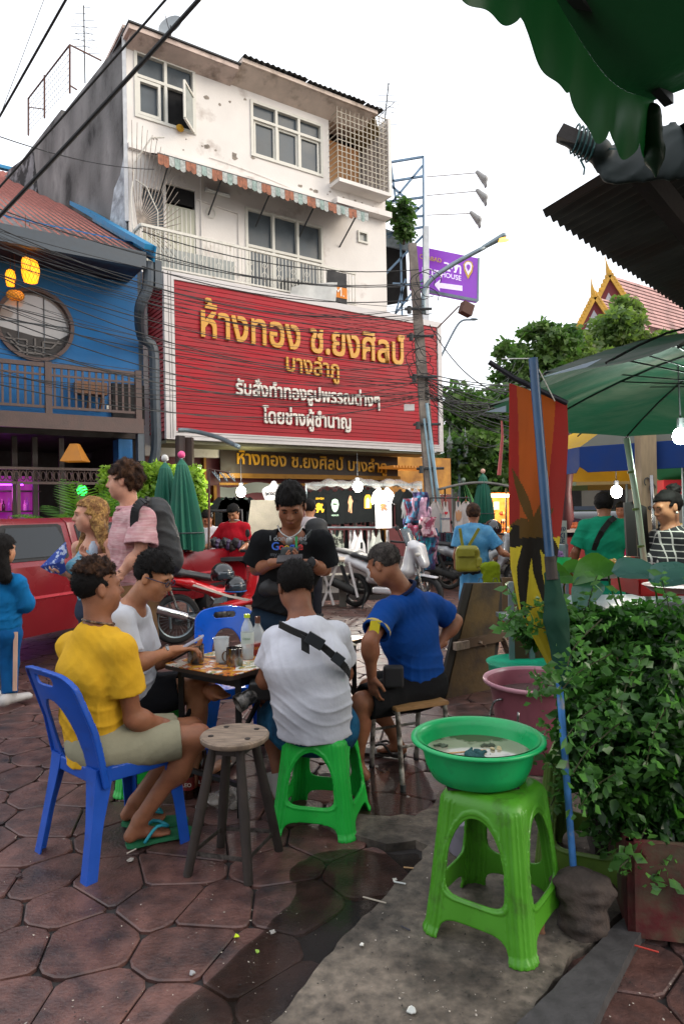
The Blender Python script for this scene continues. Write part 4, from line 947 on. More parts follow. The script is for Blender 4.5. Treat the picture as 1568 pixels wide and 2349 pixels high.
# ------------------------------------------------ leaves
def leaves_mesh(pts,size,rs_,aspect=.5,droop=.3,var=.35):
 """small folded leaves (two quads each) at the points"""
 n=len(pts);d=rs_.randn(n,3);d[:,2]=d[:,2]*.5-droop;d /= np.linalg.norm(d,axis=1)[:,None]
 q=rs_.randn(n,3);q[:,2]*=.4;w=np.cross(d,q);w /= np.linalg.norm(w,axis=1)[:,None]+1e-9;nn=np.cross(d,w)
 s=size*(1+var*rs_.randn(n)).clip(.5,1.7)[:,None]
 a=pts;b=pts+d*s*.5+w*s*aspect*.5+nn*s*.1;c=pts+d*s;e=pts+d*s*.5-w*s*aspect*.5+nn*s*.1;mid=pts+d*s*.45
 vs=np.stack([a,b,c,e,mid],1).reshape(-1,3);i=np.arange(n)[:,None]*5
 fs=np.vstack([i+[0,1,2,4],i+[0,4,2,3]]);return vs,fs
def blob_pts(blobs,n,rs_,shell=.45):
 w=np.array([b[1][0]*b[1][1]+b[1][0]*b[1][2] for b in blobs]);w=w/w.sum();k=rs_.choice(len(blobs),n,p=w)
 d=rs_.randn(n,3);d /= np.linalg.norm(d,axis=1)[:,None];r=rs_.rand(n)**shell
 c=np.array([list(b[0]) for b in blobs])[k];R=np.array([b[1] for b in blobs])[k]
 cl=np.sin(d[:,0]*7+c[:,0]*3)*np.sin(d[:,2]*6+c[:,2]*5)*.12+1
 return c+d*R*(r*cl)[:,None]
def tree(label,blobs,n,size,mt,trunk,seed=0,cat='tree',name='tree',group=None,limb=None,aspect=.55):
 rr=np.random.RandomState(seed);t=thing(name,label,cat,trunk[0],0,group)
 sub=[]
 for c,R in blobs:
  for k in range(7):
   d=rr.randn(3);d /= np.linalg.norm(d);sub.append((V(c)+V(d*np.array(R)*.62),[x*rr.uniform(.32,.5) for x in R]))
  sub.append((V(c),[x*.7 for x in R]))
 p=blob_pts(sub,n,rr);vs,fs=leaves_mesh(p,size,rr,aspect);rawmesh('crown',vs,fs,t,mt,smooth=False,kind='stuff')
 m=MB();top=V(blobs[0][0]);m.tube(smoothpath([trunk[0],(V(trunk[0])+top)/2+V((.1,0,0)),top],4),[trunk[1]*(1-.6*i/8) for i in range(9)],8);m.build('trunk',mat('bark','#4a3d31',.9,var=.3,bump=.6,bs=20),t,True)
 for c,R in blobs[1:5]:m=MB();m.tube([V(trunk[0]).lerp(top,.5),V(c)],[trunk[1]*.4,trunk[1]*.15],6);m.build('limb',MATS['bark'],t,True)
 return t
M_lf1=mat('leaf_dark','#3c5c2f',rough=.5,var=.45,vs=1.4,col2='#6d8a42',c2s=.9,c2t=(.4,.6),backl='#4d7a2a',coord='Object')
M_lf2=mat('leaf_mid','#56733a',rough=.5,var=.4,vs=1.2,col2='#77824a',c2s=.7,c2t=(.45,.6),backl='#7fa040')
M_lf3=mat('leaf_bright','#5f8a22',rough=.5,var=.35,vs=3,col2='#8fae35',c2s=2.5,c2t=(.4,.6),backl='#9cc040')
def B(px,py,D,rx,rz,ry=None):s=D/1568;return (P(px,py,D),(rx*s,ry or (rx*s*.8),rz*s))
tree('broad dark green tree behind the street lamps and the red sign',[B(1120,950,28,120,80),B(1050,960,27,60,90),B(1220,860,29,90,90),B(1080,1040,26,90,60),B(1180,1000,27,110,90),B(1040,1070,26,60,60),B(1150,1130,26,120,60),B(1230,760,29,45,26),B(1270,790,29,70,50),B(1170,800,29,40,25)],15000,.30,M_lf1,(G(1150,1225),.3),1)
tree('paler feathery tree in front of the temple gable',[B(1400,760,32,85,60),B(1330,800,31,60,60),B(1430,720,33,45,45),B(1470,790,32,60,40),B(1390,850,30,120,60)],12000,.30,M_lf2,(G(1400,1215),.3),2)
tree('dark leafy tree at the right behind the green umbrella',[B(1530,790,34,60,30),B(1480,900,30,120,60),B(1330,960,29,120,90),B(1560,960,30,90,90)],9000,.30,M_lf1,(G(1500,1215),.3),3)
tree('shrub growing on the roof behind the white building grille',[B(920,490,20.5,40,40),B(885,480,20.3,14,30),B(930,520,20.5,30,40)],1500,.16,M_lf1,(P(925,560,20.5),.04),4,'shrub','shrub')
tree('tall clipped bright green hedge bush behind the closed umbrellas',[B(350,1120,10.5,110,62),B(260,1110,10.8,55,45),B(430,1120,10.3,45,70),B(330,1180,10.5,120,60),B(440,1180,10.3,35,50)],16000,.085,M_lf3,(G(350,1390),.08),5,'bush','bush',aspect=.5)
def palm(label,base,fr_n,L,seed,mt=None):
 r=random.Random(seed);t=thing('palm',label,'palm',base,0,'potted palms by the bar');mt=mt or mat('palm_leaf','#3f6a22',.45,var=.3,vs=3,backl='#6fa030')
 for i in range(fr_n):
  a=r.uniform(0,2*PI);el=r.uniform(.5,1.3);d=V((math.cos(a)*math.cos(el),math.sin(a)*math.cos(el),math.sin(el)));pts=[];p=V(base);
  for k in range(11):pts.append(p.copy());p=p+d*L/10;d=(d+V((0,0,-.13))).normalized()
  m=MB();m.tube(pts,[.008*(1-k/12) for k in range(11)],4)
  for k in range(2,11):
   tdir=(pts[k]-pts[k-1]).normalized();side=tdir.cross(V((0,0,1)));side=side.normalized() if side.length>.01 else V((1,0,0))
   for h in (0,.5):
    for g in (-1,1):
     q0=pts[k-1].lerp(pts[k],h);ln=L*.32*math.sin(PI*(k-1+h)/11+.25);q1=q0+(side*g+tdir*.7-V((0,0,.25))).normalized()*ln
     m.quad(q0,q0.lerp(q1,.4)+tdir*.018,q1,q0.lerp(q1,.4)-tdir*.018)
  m.build('frond',mt,t,fix=False)
for i,(px,py,D) in enumerate(((205,1250,9.6),(170,1240,10),(245,1260,9.4),(150,1260,9.8))):
 palm(('arching palm behind the fair haired woman','palm furthest back beside the bar posts','palm nearest the clipped hedge bush','small palm left of the other palms')[i],P(px,py,D),16,1.15-.1*i,20+i)
for (a,b) in (((190,1095),(125,1180)),):pass
# ------------------------------------------------ temple
tp=thing('temple','Thai temple with gilded gables and a pale pink tiled roof','temple',G(1450,1210));TD=42
M_gold=mat('temple_gold','#b98a2c',.4,metal=.3,var=.2,vs=3);M_tred=mat('temple_red','#6d1c22',.7);M_ttile=mat('temple_tile','#b58c86',.8,var=.3,vs=1.2,bump=.6,bs=6,rnd=.1);M_twall=mat('temple_wall','#a9a6ab',.8,var=.1)
def gable(ax,ay,lx,ly,rx,ry,D,dep,fin):
 A_,L2,R2=P(ax,ay,D),P(lx,ly,D),P(rx,ry,D);bk=V((.82,.57,0))*dep
 m=MB();m.prism([A_,L2,R2],V((0,.2,0)));m.build('pediment',M_tred,tp)
 m=MB();c=(A_+L2+R2)/3;m.prism([A_.lerp(c,.45)-V((0,.03,0)),L2.lerp(c,.5)-V((0,.03,0)),R2.lerp(c,.5)-V((0,.03,0))],V((0,.02,0)));m.build('pediment_panel',M_twall,tp)
 for E_ in (L2,R2):
  m=MB();n=16
  for i in range(n):p=A_.lerp(E_,i/n);q=A_.lerp(E_,(i+1)/n);m.bar(p-V((0,.15,0)),q-V((0,.15,0)),.1,.28);m.sph(p.lerp(q,.5)+V((0,-.15,.22)),(.10,.08,.16),6)
  m.build('bargeboard',M_gold,tp,kind='stuff')
 m=MB();m.tube(smoothpath([A_+V((0,-.1,-.1)),A_+V((-.12,-.1,.5)),P(*fin,D)],4),[.16,.16,.15,.12,.08,.05,.03,.02,.01],6);m.build('finial',M_gold,tp)
 m=MB();nrow=12
 for i in range(nrow):
  a,b=A_.lerp(R2,i/nrow),A_.lerp(R2,(i+1)/nrow);m.quad(a+V((0,.1,.05)),a+bk+V((0,.1,.05)),b+bk+V((0,.1,.12)),b+V((0,.1,.12)))
 m.build('roof',M_ttile,tp,kind='stuff')
 m=MB();m.quad(A_+V((0,.1,.06)),A_+bk+V((0,.1,.06)),L2+bk,L2+V((0,.1,0)));m.build('roof_slope',M_ttile,tp)
gable(1395,630,1318,790,1470,745,TD,14,(1386,584));gable(1361,680,1300,800,1422,770,TD-3,4,(1355,636))
m=MB();m.box((P(1320,780,TD).x,TD+.5,0),(P(1560,780,TD).x,TD+20,P(1400,785,TD).z));m.build('wall',M_twall,tp)
# ------------------------------------------------ utility pole, frame, billboard, lamps
M_pole=mat('pole_concrete','#6f655f',.85,var=.25,vs=3,bump=.5,bs=30,col2='#8f857c',c2s=2)
M_steel=mat('blue_steel','#6b86a0',.5,var=.25,vs=4);M_gal=mat('galvanised','#7d8a90',.4,metal=.5,var=.15)
up_=thing('utility_pole','tall leaning concrete utility pole in front of the red sign','pole',P(1003,1330,15.2));a,b=P(1003,1330,15.2),P(945,560,15.2)
d=(b-a);m=MB();w0,w1_=.30,.17
sx_,sy_=V((1,0,0)),V((0,1,0));vs=[]
for p,w in ((a,w0),(b,w1_)):
 for gx,gy in ((-1,-1),(1,-1),(1,1),(-1,1)):vs.append(p+sx_*gx*w/2+sy_*gy*w/2)
m.add(vs,[(0,1,2,3),(4,5,6,7),(0,1,5,4),(1,2,6,5),(2,3,7,6),(3,0,4,7)]);m.build('shaft',M_pole,up_)
for t in (.18,.33,.46,.6,.72,.8):p=a.lerp(b,t);m=MB();m.tube([p+V((-.3,-.18,0)),p+V((.3,-.18,0))],.03,6);m.tube([p+V((-.2,-.2,.06)),p+V((-.2,-.2,-.1))],.05,6);m.build('insulator_bracket',M_tin,up_)
m=MB();m.tube([a+V((.2,-.2,0)),P(978,925,15)],.035,6);m.tube([a+V((.3,-.2,0)),P(985,1010,15)],.03,6);m.tube([a+V((.1,-.2,0)),P(972,960,15)],.025,6);m.build('conduit',mat('pvc_blue','#7d9aa8',.5),up_)
m=MB();m.obox(P(938,935,15),(.11,0,0),(0,.06,0),(0,0,.07));m.build('meter_box',M_trim,up_)
sl_=thing('street_lamp','street lamp on the utility pole with its head glowing orange','street lamp',P(970,680,15.2))
m=MB();m.tube(smoothpath([P(972,720,15.1),P(972,670,15.1),P(990,640,15.1),P(1040,605,15.1),P(1112,566,15.1)],4),.05,8);m.build('lamp_arm',M_gal,sl_,True)
c,e=P(1108,567,15.1),P(1165,535,15.1);S=SDF();ud_=(e-c).normalized();S.econe(c,c.lerp(e,.8),(.05,.05),(.11,.07),(0,1,0),.02);a_,b_=S.mesh(.02);rawmesh('lamp_head',a_,b_,sl_,M_gal);m=MB();m.sph(c.lerp(e,.72)-V((0,0,.06)),(.18,.09,.05),10);m.build('lamp_glass',mat('sodium','#ffb060',.3,emit='#ffa030',es=6),sl_,True)
s2_=thing('street_lamp','small distant street lamp curving above the red sign corner','street lamp',P(1005,830,24));m=MB();m.tube(smoothpath([P(1005,830,24),P(1040,760,24),P(1058,736,24),P(1080,733,24)],4),.04,6);m.build('lamp_arm',M_gal,s2_,True);m=MB();m.sph(P(1086,732,24),(.16,.08,.05),8);m.build('lamp_head',M_gal,s2_,True)
f2=thing('floodlight','rusty square floodlight on a thin arm above the sign corner','floodlight',P(1005,745,17));m=MB();m.tube([P(1003,752,17),P(1052,702,17)],.02,6);m.build('arm',MATS['rusty'],f2);m=MB();m.obox(P(1069,709,17),V((.13,.05,-.05)),V((-.04,.1,0)),V((.04,0,.13)));m.build('lamp_housing',MATS['rusty'],f2)
# steel frame
sf=thing('billboard_scaffold','blue grey steel billboard scaffold with cross braces and a white mast','frame',P(925,740,21));D=21
def st(a,b,w=.06,mt=M_steel,D0=D,D1=D):m=MB();m.bar(P(*a,D0),P(*b,D1),w);return m.build('brace',mt,sf)
for a,b in (((970,358),(972,735)),((868,376),(970,359)),((868,420),(968,404)),((868,465),(970,452)),((885,500),(970,495)),((880,538),(970,520)),((900,650),(968,655)),((872,640),(970,540)),((885,480),(968,380)),((895,370),(908,465)),((890,545),(968,470)),((918,540),(922,735)),((898,730),(970,640)),((900,740),(930,640)),((960,480),(890,420))):st(a,b)
st((977,520),(977,740),.16,mat('mast_white','#d9dadc',.5),20.8,20.8)
m=MB();m.prism([P(872,545,21.4),P(930,560,21.4),P(935,690,21.4),P(875,700,21.4)],(0,.1,0));m.build('dark_sheet',M_dark,sf);m=MB();m.prism([P(872,520,21.2),P(945,545,21.2),P(945,575,21.2),P(872,560,21.2)],(0,.1,0));m.build('tin_sheet',mat('greytin','#8b959b',.5,var=.3),sf)
for i,(y,x1,y1,D1) in enumerate(((405,1092,396,20),(448,1092,438,20),(493,1080,489,20))):
 t=thing('floodlight',('highest of the three long armed floodlights','middle one of the three long armed floodlights','lowest of the three long armed floodlights, its face square')[i],'floodlight',P(975,y,D),0,'floodlights on long arms');m=MB();m.tube([P(978,y,D1),P(x1,y1,D1)],.018,5);m.build('arm',M_trim,t)
 c=P(x1+(12 if i<2 else 10),y1+14,D1);S=SDF();S.econe(c+V((-.12,0,.2)),c+V((.08,0,-.02)),(.06,.06),(.16,.1),(.0,1,0),.02);S.econe(c+V((.08,0,0)),c+V((.12,0,-.22)),(.14,.08),(.12,.03),(0,1,0),.04);a_,b_=S.mesh(.025);rawmesh('lamp_housing',a_,b_,t,mat('flood_grey','#9a9896',.5,var=.1))
# purple billboard
bb_=thing('billboard','purple billboard with an arrow, a pin mark and Hebrew words','billboard',P(1030,690,22));M_pur=mat('purple','#8a3fb4',.4,var=.05,emit='#9a4fc8',es=.18)
q0,q1,q2,q3=P(940,560,22),P(1097,592,21),P(1095,690,21),P(940,660,22);uu=(q1-q0);vv=(q3-q0)
m=MB();m.prism([q0,q1,q2,q3],(0,.25,0));m.build('board',M_pur,bb_);m=MB();dn=V((0,-.02,0));m.bar(q3+dn,q2+dn,.08);m.bar(q1+dn,q2+dn,.05);m.build('board_frame',M_gal,bb_)
ux=uu.normalized();def_=(-vv).normalized()
def bp_(px,py):return hit(px,py,q0+V((0,-.04,0)),ux.cross(def_).normalized())
M_pw=mat('sign_white','#eadff0',.5,emit='#e8d8f0',es=.25);M_py=mat('sign_yellow','#e8c050',.5)
text_on('lettering','CHABAD',bp_(962,592),ux,def_,(bp_(1012,602)-bp_(962,592)).length,M_py,bb_,.01,.02);text_on('lettering','בית',bp_(1018,620),ux,def_,(bp_(1058,622)-bp_(1018,620)).length,M_pw,bb_,.01,.03)
text_on('lettering','חב״ד',bp_(968,628),ux,def_,(bp_(1015,636)-bp_(968,628)).length,M_pw,bb_,.01,.03);text_on('lettering','HOUSE',bp_(1012,634),ux,def_,(bp_(1058,640)-bp_(1012,634)).length,M_pw,bb_,.01,.02)
m=MB();m.prism([bp_(*p) for p in ((995,652),(1010,640),(1008,648),(1060,655),(1060,667),(1008,660),(1008,668))],(0,.01,0));m.build('arrow',M_pw,bb_)
pin=[(1073,640),(1064,620),(1062,606),(1067,599),(1074,597),(1082,601),(1085,610),(1083,623)]
m=MB();m.prism([bp_(*p) for p in pin],(0,.01,0));m.build('pin_mark',M_py,bb_);m=MB();m.prism([bp_((x-1073)*.72+1073,(y-612)*.72+611)+V((0,-.015,0)) for x,y in pin],(0,.01,0));m.build('pin_inner',M_pw,bb_);m=MB();m.prism([bp_((x-1073)*.4+1073,(y-612)*.35+612)+V((0,-.03,0)) for x,y in pin],(0,.01,0));m.build('pin_core',M_pur,bb_)
# lamp post with two lanterns
lp=thing('lamp_post','grey lamp post carrying two old style glass lanterns','lamp post',G(1052,1262));D=(base_of(lp)).y;m=MB();m.tube([G(1052,1262),P(1052,1040,D)],.055,8);m.bar(P(1030,1062,D),P(1072,1062,D),.04);m.tube([P(1052,1040,D),P(1052,1030,D)],.08,8);m.build('post',mat('post_green','#4c5d63',.5),lp,'auto')
for px in (1031,1067):
 c=P(px,1030,D);s=D/1568;m=MB();m.lathe([(.03,-1*24*s),(.1,-20*s),(.13,10*s),(.16,12*s),(.10,22*s),(.03,32*s),(.02,38*s),(.012,50*s)],c,6);m.build('lantern',mat('lantern_grey','#7d8580',.35,var=.15),lp);m=MB()
# ------------------------------------------------ cables
M_cab=mat('cable_black','#151517',.6,var=.1);rc=random.Random(21)
def cable(pts,r,lab,grp='overhead cables crossing the street'):m=MB();m.tube(pts,r,5,cap=False);tag(m.build('overhead_cable',M_cab,None,True,fix=False),lab,'cable',grp)
for (a,b,Da,Db,r,s,lb) in (((150,0),(0,265),5,6,.010,.0,'black cable crossing the top left corner of the sky'),((380,-5),(0,425),7,8,.013,.02,'upper one of two thick cables crossing the grey side wall'),((447,0),(-10,498),6.5,7.5,.022,.05,'thickest cable, crossing the white building and blue roof'),((0,297),(292,372),9,12,.008,.15,'thin cable sagging before the grey side wall'),((100,0),(0,265),16,17,.008,0,'faint line leading up from the aerial')):
 a3,b3=P(*a,Da),P(*b,Db);dd=(b3-a3);cable(arc(a3-dd*.3,b3+dd*.3,s,16),r,lb,'thick cables at the top left')
kn=[(480,655),(500,690),(520,700),(560,740),(600,800),(640,870),(700,880),(760,890),(830,900),(880,905)]
for i in range(38):
 yl=rc.uniform(470,890);k=0
 while k<len(kn)-2 and kn[k+1][0]<yl:k+=1
 t=(yl-kn[k][0])/(kn[k+1][0]-kn[k][0]);yr=kn[k][1]+t*(kn[k+1][1]-kn[k][1])+rc.uniform(-20,20)
 a3=P(-60,yl-rc.uniform(0,30),rc.uniform(9,11));b3=P(rc.uniform(955,972),yr,14.9);cable(arc(a3,b3,rc.uniform(.15,.75),18),rc.choice((.004,.005,.006,.009)),'black overhead cable among the tangle strung in front of the red sign')
for i in range(5):
 y=590+i*34;cable(arc(P(325,y-60+i*6,12.8),P(960,y+28,15),.3,14),.011,('topmost of the five taut cables over the balcony','second of the five taut cables over the balcony','middle of the five taut cables over the balcony','fourth of the five taut cables over the balcony','lowest of the five taut cables over the balcony')[i])
for i in range(34):
 y=rc.uniform(855,930);cable(arc(P(975,y,15),P(rc.uniform(1180,1600),rc.uniform(800,985),rc.uniform(17,26)),rc.uniform(.1,1.3),14),rc.choice((.006,.009,.012)),'black overhead cable in the bundle running from the pole to the trees','cables from the pole to the trees')
for i in range(8):
 m=MB();c=P(rc.uniform(955,985),rc.uniform(620,900),14.8);m.tube([c+V((.25*math.cos(t)*(1+.2*math.sin(3*t)),0,.3*math.sin(t))) for t in [k*PI/8 for k in range(14)]],.01,5);tag(m.build('cable_loop',M_cab,None,True,fix=False),'loop of slack black cable tied to the utility pole','cable','cable loops on the pole')
cable(arc(P(985,745,15),P(1160,905,12),.3,14),.012,'single cable dropping from the pole towards the orange flag','cables from the pole to the trees')
# pipe arm under the sign
m=MB();m.tube(smoothpath([P(408,986,14),P(440,988,14),P(500,1003,13.5),P(548,1025,13)],4),.045,8);tag(m.build('bracket_pipe',M_gal,None,True),'curved grey pipe arm sticking out below the red sign','pipe')
m=MB();m.tube([P(413,1000,14),P(413,1400,14)],.1,8);m.box((P(425,1010,14.2).x,14.1,0),(P(442,1010,14.2).x,14.3,3.1));tag(m.build('drain_column',M_wood2),'dark red column and pipe beside the shop front','column')
# backdrop street further off
ob=thing('far_building','grey walled building in shade behind the food stalls','building',(11,34,0));m=MB();m.box((5.5,34,0),(26,36,6));m.build('wall',mat('far_wall','#6a665f',.9,var=.2,vs=.6),ob)
for i in range(8):m=MB();m.box((6.3+i*2.2,33.95,1.4),(7.5+i*2.2,33.99,2.8));m.build('window',M_dark,ob)
# ------------------------------------------------ plastic stools and chairs
def plastic(n,c,**k):a=dict(rough=.42,var=.12,vs=7,detail=9,bump=.12,bs=120,spec=.45,col2=tuple(x*.55+.012 for x in H(c)),c2s=13,c2t=(.58,.78));a.update(k);return mat('plastic_'+n,c,**a)
def stool_mesh(Hh,ht,hb,res=.004,arch=.72):
 S=SDF();rc_=.05;zs0,zs1=Hh*.15,Hh*.31
 def f(X,Y,Z):
  h=hb+(ht-hb)*np.clip(Z/Hh,0,1)**.9;top=np.clip(Z-(Hh-.045),0,.0449);h=h-(.045-np.sqrt(.045**2-top**2))*.8
  ax,ay=np.abs(X),np.abs(Y);qx,qy=ax-(h-rc_),ay-(h-rc_);c=np.minimum(ax,ay)
  d2=np.sqrt(np.maximum(qx,0)**2+np.maximum(qy,0)**2)+np.minimum(np.maximum(qx,qy),0)-rc_
  e=h-c;d2=d2+.0022*np.cos(2*PI*e/.02)*(e<.072)*(e>.012)*(Z<Hh-.03)-.007*np.clip(1.6-Z/.02,0,1)
  shell=np.abs(d2+.005)-.0052
  wo=(h-.066)*1.;zc=zs1+(Hh-.075-zs1)*.4;hz=np.where(Z>zc,(Hh-.075-zs1)*.6,(Hh-.075-zs1)*.4);ex=np.where(Z>zc,2.1,5.);wo=wo*np.where(Z>zc,1.,.985)
  up=((c/wo)**ex+(np.abs(Z-zc)/hz)**ex)**(1/ex)-1
  rim=np.abs(up*np.minimum(wo,hz)-.012)-.004;shell=np.minimum(shell,np.maximum(np.abs(d2+.003)-.0068,rim+0*c))
  lo=((c/(wo*1.0))**4+(np.abs(Z+.01)/(zs0+.01))**4)**.25-1
  shell=np.maximum(shell,-up*np.minimum(wo,hz));shell=np.maximum(shell,-lo*zs0)
  topd=np.maximum(d2,np.abs(Z-(Hh-.007))-.007)
  return np.maximum(np.minimum(shell,topd),np.maximum(Z-Hh,-Z))
 S.put(f,(-hb-.02,-hb-.02,-.005),(hb+.02,hb+.02,Hh+.005),.0);vs,fs=S.mesh(res)
 c=vs[fs].mean(1);h=hb+(ht-hb)*np.clip(c[:,2]/Hh,0,1)**.9;mn=np.minimum(abs(c[:,0]),abs(c[:,1]));cl=[]
 for p,hh,k in zip(c,h,mn):
  if p[2]>Hh-.075:cl.append('seat')
  elif k>hh-.068:cl.append('leg%d%d'%(p[0]>0,p[1]>0))
  else:cl.append('stretcher%d'%(0 if abs(p[0])>abs(p[1]) and p[0]>0 else 1 if abs(p[0])>abs(p[1]) else 2 if p[1]>0 else 3))
 return split_faces(vs,fs,cl)
def stool(label,loc,rz,geo,mt,group='green plastic stools'):
 t=thing('plastic_stool',label,'stool',loc,rz,group)
 for k,(v,f) in geo.items():
  nm='seat' if k=='seat' else 'leg' if k.startswith('leg') else 'stretcher';rawmesh(nm,v,f,t,mt,local=True)
 return t
M_g1=plastic('green','#44861c',col2='#3a641c',c2s=11,c2t=(.56,.72),var=.12);M_g2=plastic('green2','#17a83a');M_olive=plastic('oldgreen','#56702a',var=.2)
g1s=stool_mesh(.50,.148,.20,.0035);a,b=G(1150,2222),G(980,2138);
ang=math.atan2(a.y-b.y,a.x-b.x);sc_=V((P(1130,1850,2.42).x,0,0))
st1=stool('scuffed lime green stool in the foreground with the green basin on it',(.525,2.445,.022),math.radians(-36),g1s,M_g1)
stool('old green stool almost hidden in shade behind the lime green one',(.98,2.78,.022),math.radians(-25),g1s,M_olive)
g2s=stool_mesh(.455,.148,.205,.0038)
stool('bright green stool under the man in the white shirt',(-.125,3.33,0),math.radians(-14),g2s,M_g2)
stool('green stool under the man in glasses, mostly hidden',(-1.10,3.86,0),math.radians(20),g2s,M_g2)
def chair_parts():
 out={};S=SDF()
 def ys(X,Z):return-.19-.34*(Z-.43)+.9*X*X*np.clip((Z-.3)/.3,0,1)
 def back(X,Y,Z):
  t=(Y-ys(X,Z))/1.05;w=.205+.02*np.cos((Z-.5)*5)-.25*np.clip(Z-.80,0,1) ;zt_=.87-.7*X*X
  o=np.maximum(np.abs(X)-w,Z-zt_);cn=np.sqrt(np.maximum(np.abs(X)-(w-.05),0)**2+np.maximum(Z-(zt_-.05),0)**2)-.05;o=np.maximum(o,cn)
  ho=(((np.abs(X)/(.115-.12*np.clip(Z-.5,0,.3)))**2.6+(np.abs(Z-.55)/.175)**2.6)**(1/2.6)-1)*.1
  sl=np.sqrt(np.maximum(np.abs(X)-.055,0)**2+(Z-.815)**2)-.02
  d=np.maximum(np.abs(t)-.0065,o);d=np.maximum(d,-ho);d=np.maximum(d,-sl)
  rim=np.maximum(np.abs(t+.006)-.013,np.abs(o+.006)-.006);return np.maximum(np.minimum(d,rim),.36-Z)
 S.put(back,(-.24,-.38,.36),(.24,-.05,.89),0);out['backrest']=S.mesh(.004)
 S=SDF()
 def seat(X,Y,Z):
  w=.215-.03*np.clip(-(Y)/.2,0,1);q=np.maximum(np.abs(X)-w+.04,0)**2;q2=np.maximum(np.abs(Y)-.16,0)**2;o=np.sqrt(q+q2)-.04
  zc=.43-.012*np.cos(np.clip(X/.2,-1,1)*PI/2)*np.cos(np.clip(Y/.2,-1,1)*PI/2);top=np.maximum(o,np.abs(Z-zc)-.006)
  sk=np.maximum(np.abs(o+.005)-.005,np.abs(Z-.405)-.03);return np.minimum(top,sk)
 S.put(seat,(-.22,-.21,.36),(.22,.21,.45),0);out['seat']=S.mesh(.004)
 return out
CH=chair_parts()
def leg_geo(tx,ty,bx,by,z1,wt=.085,wb=.05,th=.007):
 """L-section leg from (tx,ty,z1) to (bx,by,0)"""
 sx_,sy_=(1 if bx>0 else-1),(1 if by>0 else-1);vs=[];n=8
 for i in range(n+1):
  t=i/n;e=t**1.25;x,y,z=tx+(bx-tx)*e,ty+(by-ty)*e,z1*(1-t);w=wt+(wb-wt)*min(1,t*1.8)
  for px,py in ((0,0),(-w*sx_,0),(-w*sx_,-th*sy_),(-th*sx_,-th*sy_),(-th*sx_,-w*sy_),(0,-w*sy_)):vs.append((x+px,y+py,z))
 fs=[(i*6+j,i*6+(j+1)%6,(i+1)*6+(j+1)%6,(i+1)*6+j) for i in range(n) for j in range(6)]+[tuple(range(6)),tuple(n*6+j for j in range(6))]
 return vs,fs
def chair(label,loc,rz,mt):
 t=thing('plastic_chair',label,'chair',loc,rz,'blue plastic chairs');rawmesh('backrest',*CH['backrest'],t,mt,local=True);rawmesh('seat',*CH['seat'],t,mt,local=True)
 for (tx,ty,bx,by,z1) in ((.21,.2,.235,.235,.42),(-.21,.2,-.235,.235,.42),(.195,-.2,.23,-.27,.44),(-.195,-.2,-.23,-.27,.44)):rawmesh('leg',*leg_geo(tx,ty,bx,by,z1),t,mt,local=True,fix=True,smooth=False)
 return t
M_bch=plastic('blue','#0f49a8',rough=.42,var=.1,vs=9);M_bch2=plastic('blue_shiny','#0f5fd0',rough=.22)
def rzf(fx,fy):return math.atan2(fy,fx)-PI/2
chair('matte blue chair in front, under the man in the yellow shirt',(-1.055,3.12,0),rzf(.66,.75),M_bch)
chair('glossy empty blue chair on the far side of the table',(-.70,4.36,0),rzf(.35,-.93),M_bch2)
# wooden stool
M_oldw=mat('worn_wood','#8a7868',.75,var=.35,vs=6,bump=.4,bs=40,stretch=(2,14,2),col2='#5d4c3e',c2s=5,c2t=(.58,.7));M_dkw=mat('dark_turned_wood','#2c2420',.7,var=.3,vs=9,bump=.4,bs=50)
ws=thing('wooden_stool','old round topped wooden stool with splayed dark legs in front of the table','stool',(-.46,2.9,0));c=P(538,1674,2.88);cz=.575
m=MB();m.lathe([(0,cz-.03),(.135,cz-.03),(.143,cz-.022),(.145,cz-.008),(.139,cz),(0,cz)],(c.x,c.y,0),36);m.build('seat',M_oldw,ws,'auto')
for a in (30,120,200,310):m=MB();m.lathe([(0,0),(.012,0),(.012,.003),(0,.003)],(c.x+.1*math.cos(math.radians(a)),c.y+.1*math.sin(math.radians(a)),cz),8);m.build('peg',M_dkw,ws)
feet=[G(430,2010),G(570,2030),G(640,1952),G(506,1943)];tops=[]
for f_ in feet:d=V((f_.x-c.x,f_.y-c.y,0));t_=V((c.x,c.y,cz-.03))+d*.42;tops.append(t_);m=MB();m.tube([V((f_.x,f_.y,0)),V((f_.x,f_.y,0)).lerp(t_,.5),t_],[.019,.022,.018],10);m.build('leg',M_dkw,ws,'auto')
for i in range(4):
 a,b=tops[i],tops[(i+1)%4];m=MB();m.bar(a-V((0,0,.03)),b-V((0,0,.03)),.02,.04);m.build('apron',M_dkw,ws)
 a,b=feet[i].lerp(tops[i],.17),feet[(i+1)%4].lerp(tops[(i+1)%4],.17);m=MB();m.bar(a,b,.004,.018);m.build('metal_strap',mat('perforated_metal','#55504c',.5,metal=.6,var=.5,vs=60),ws)
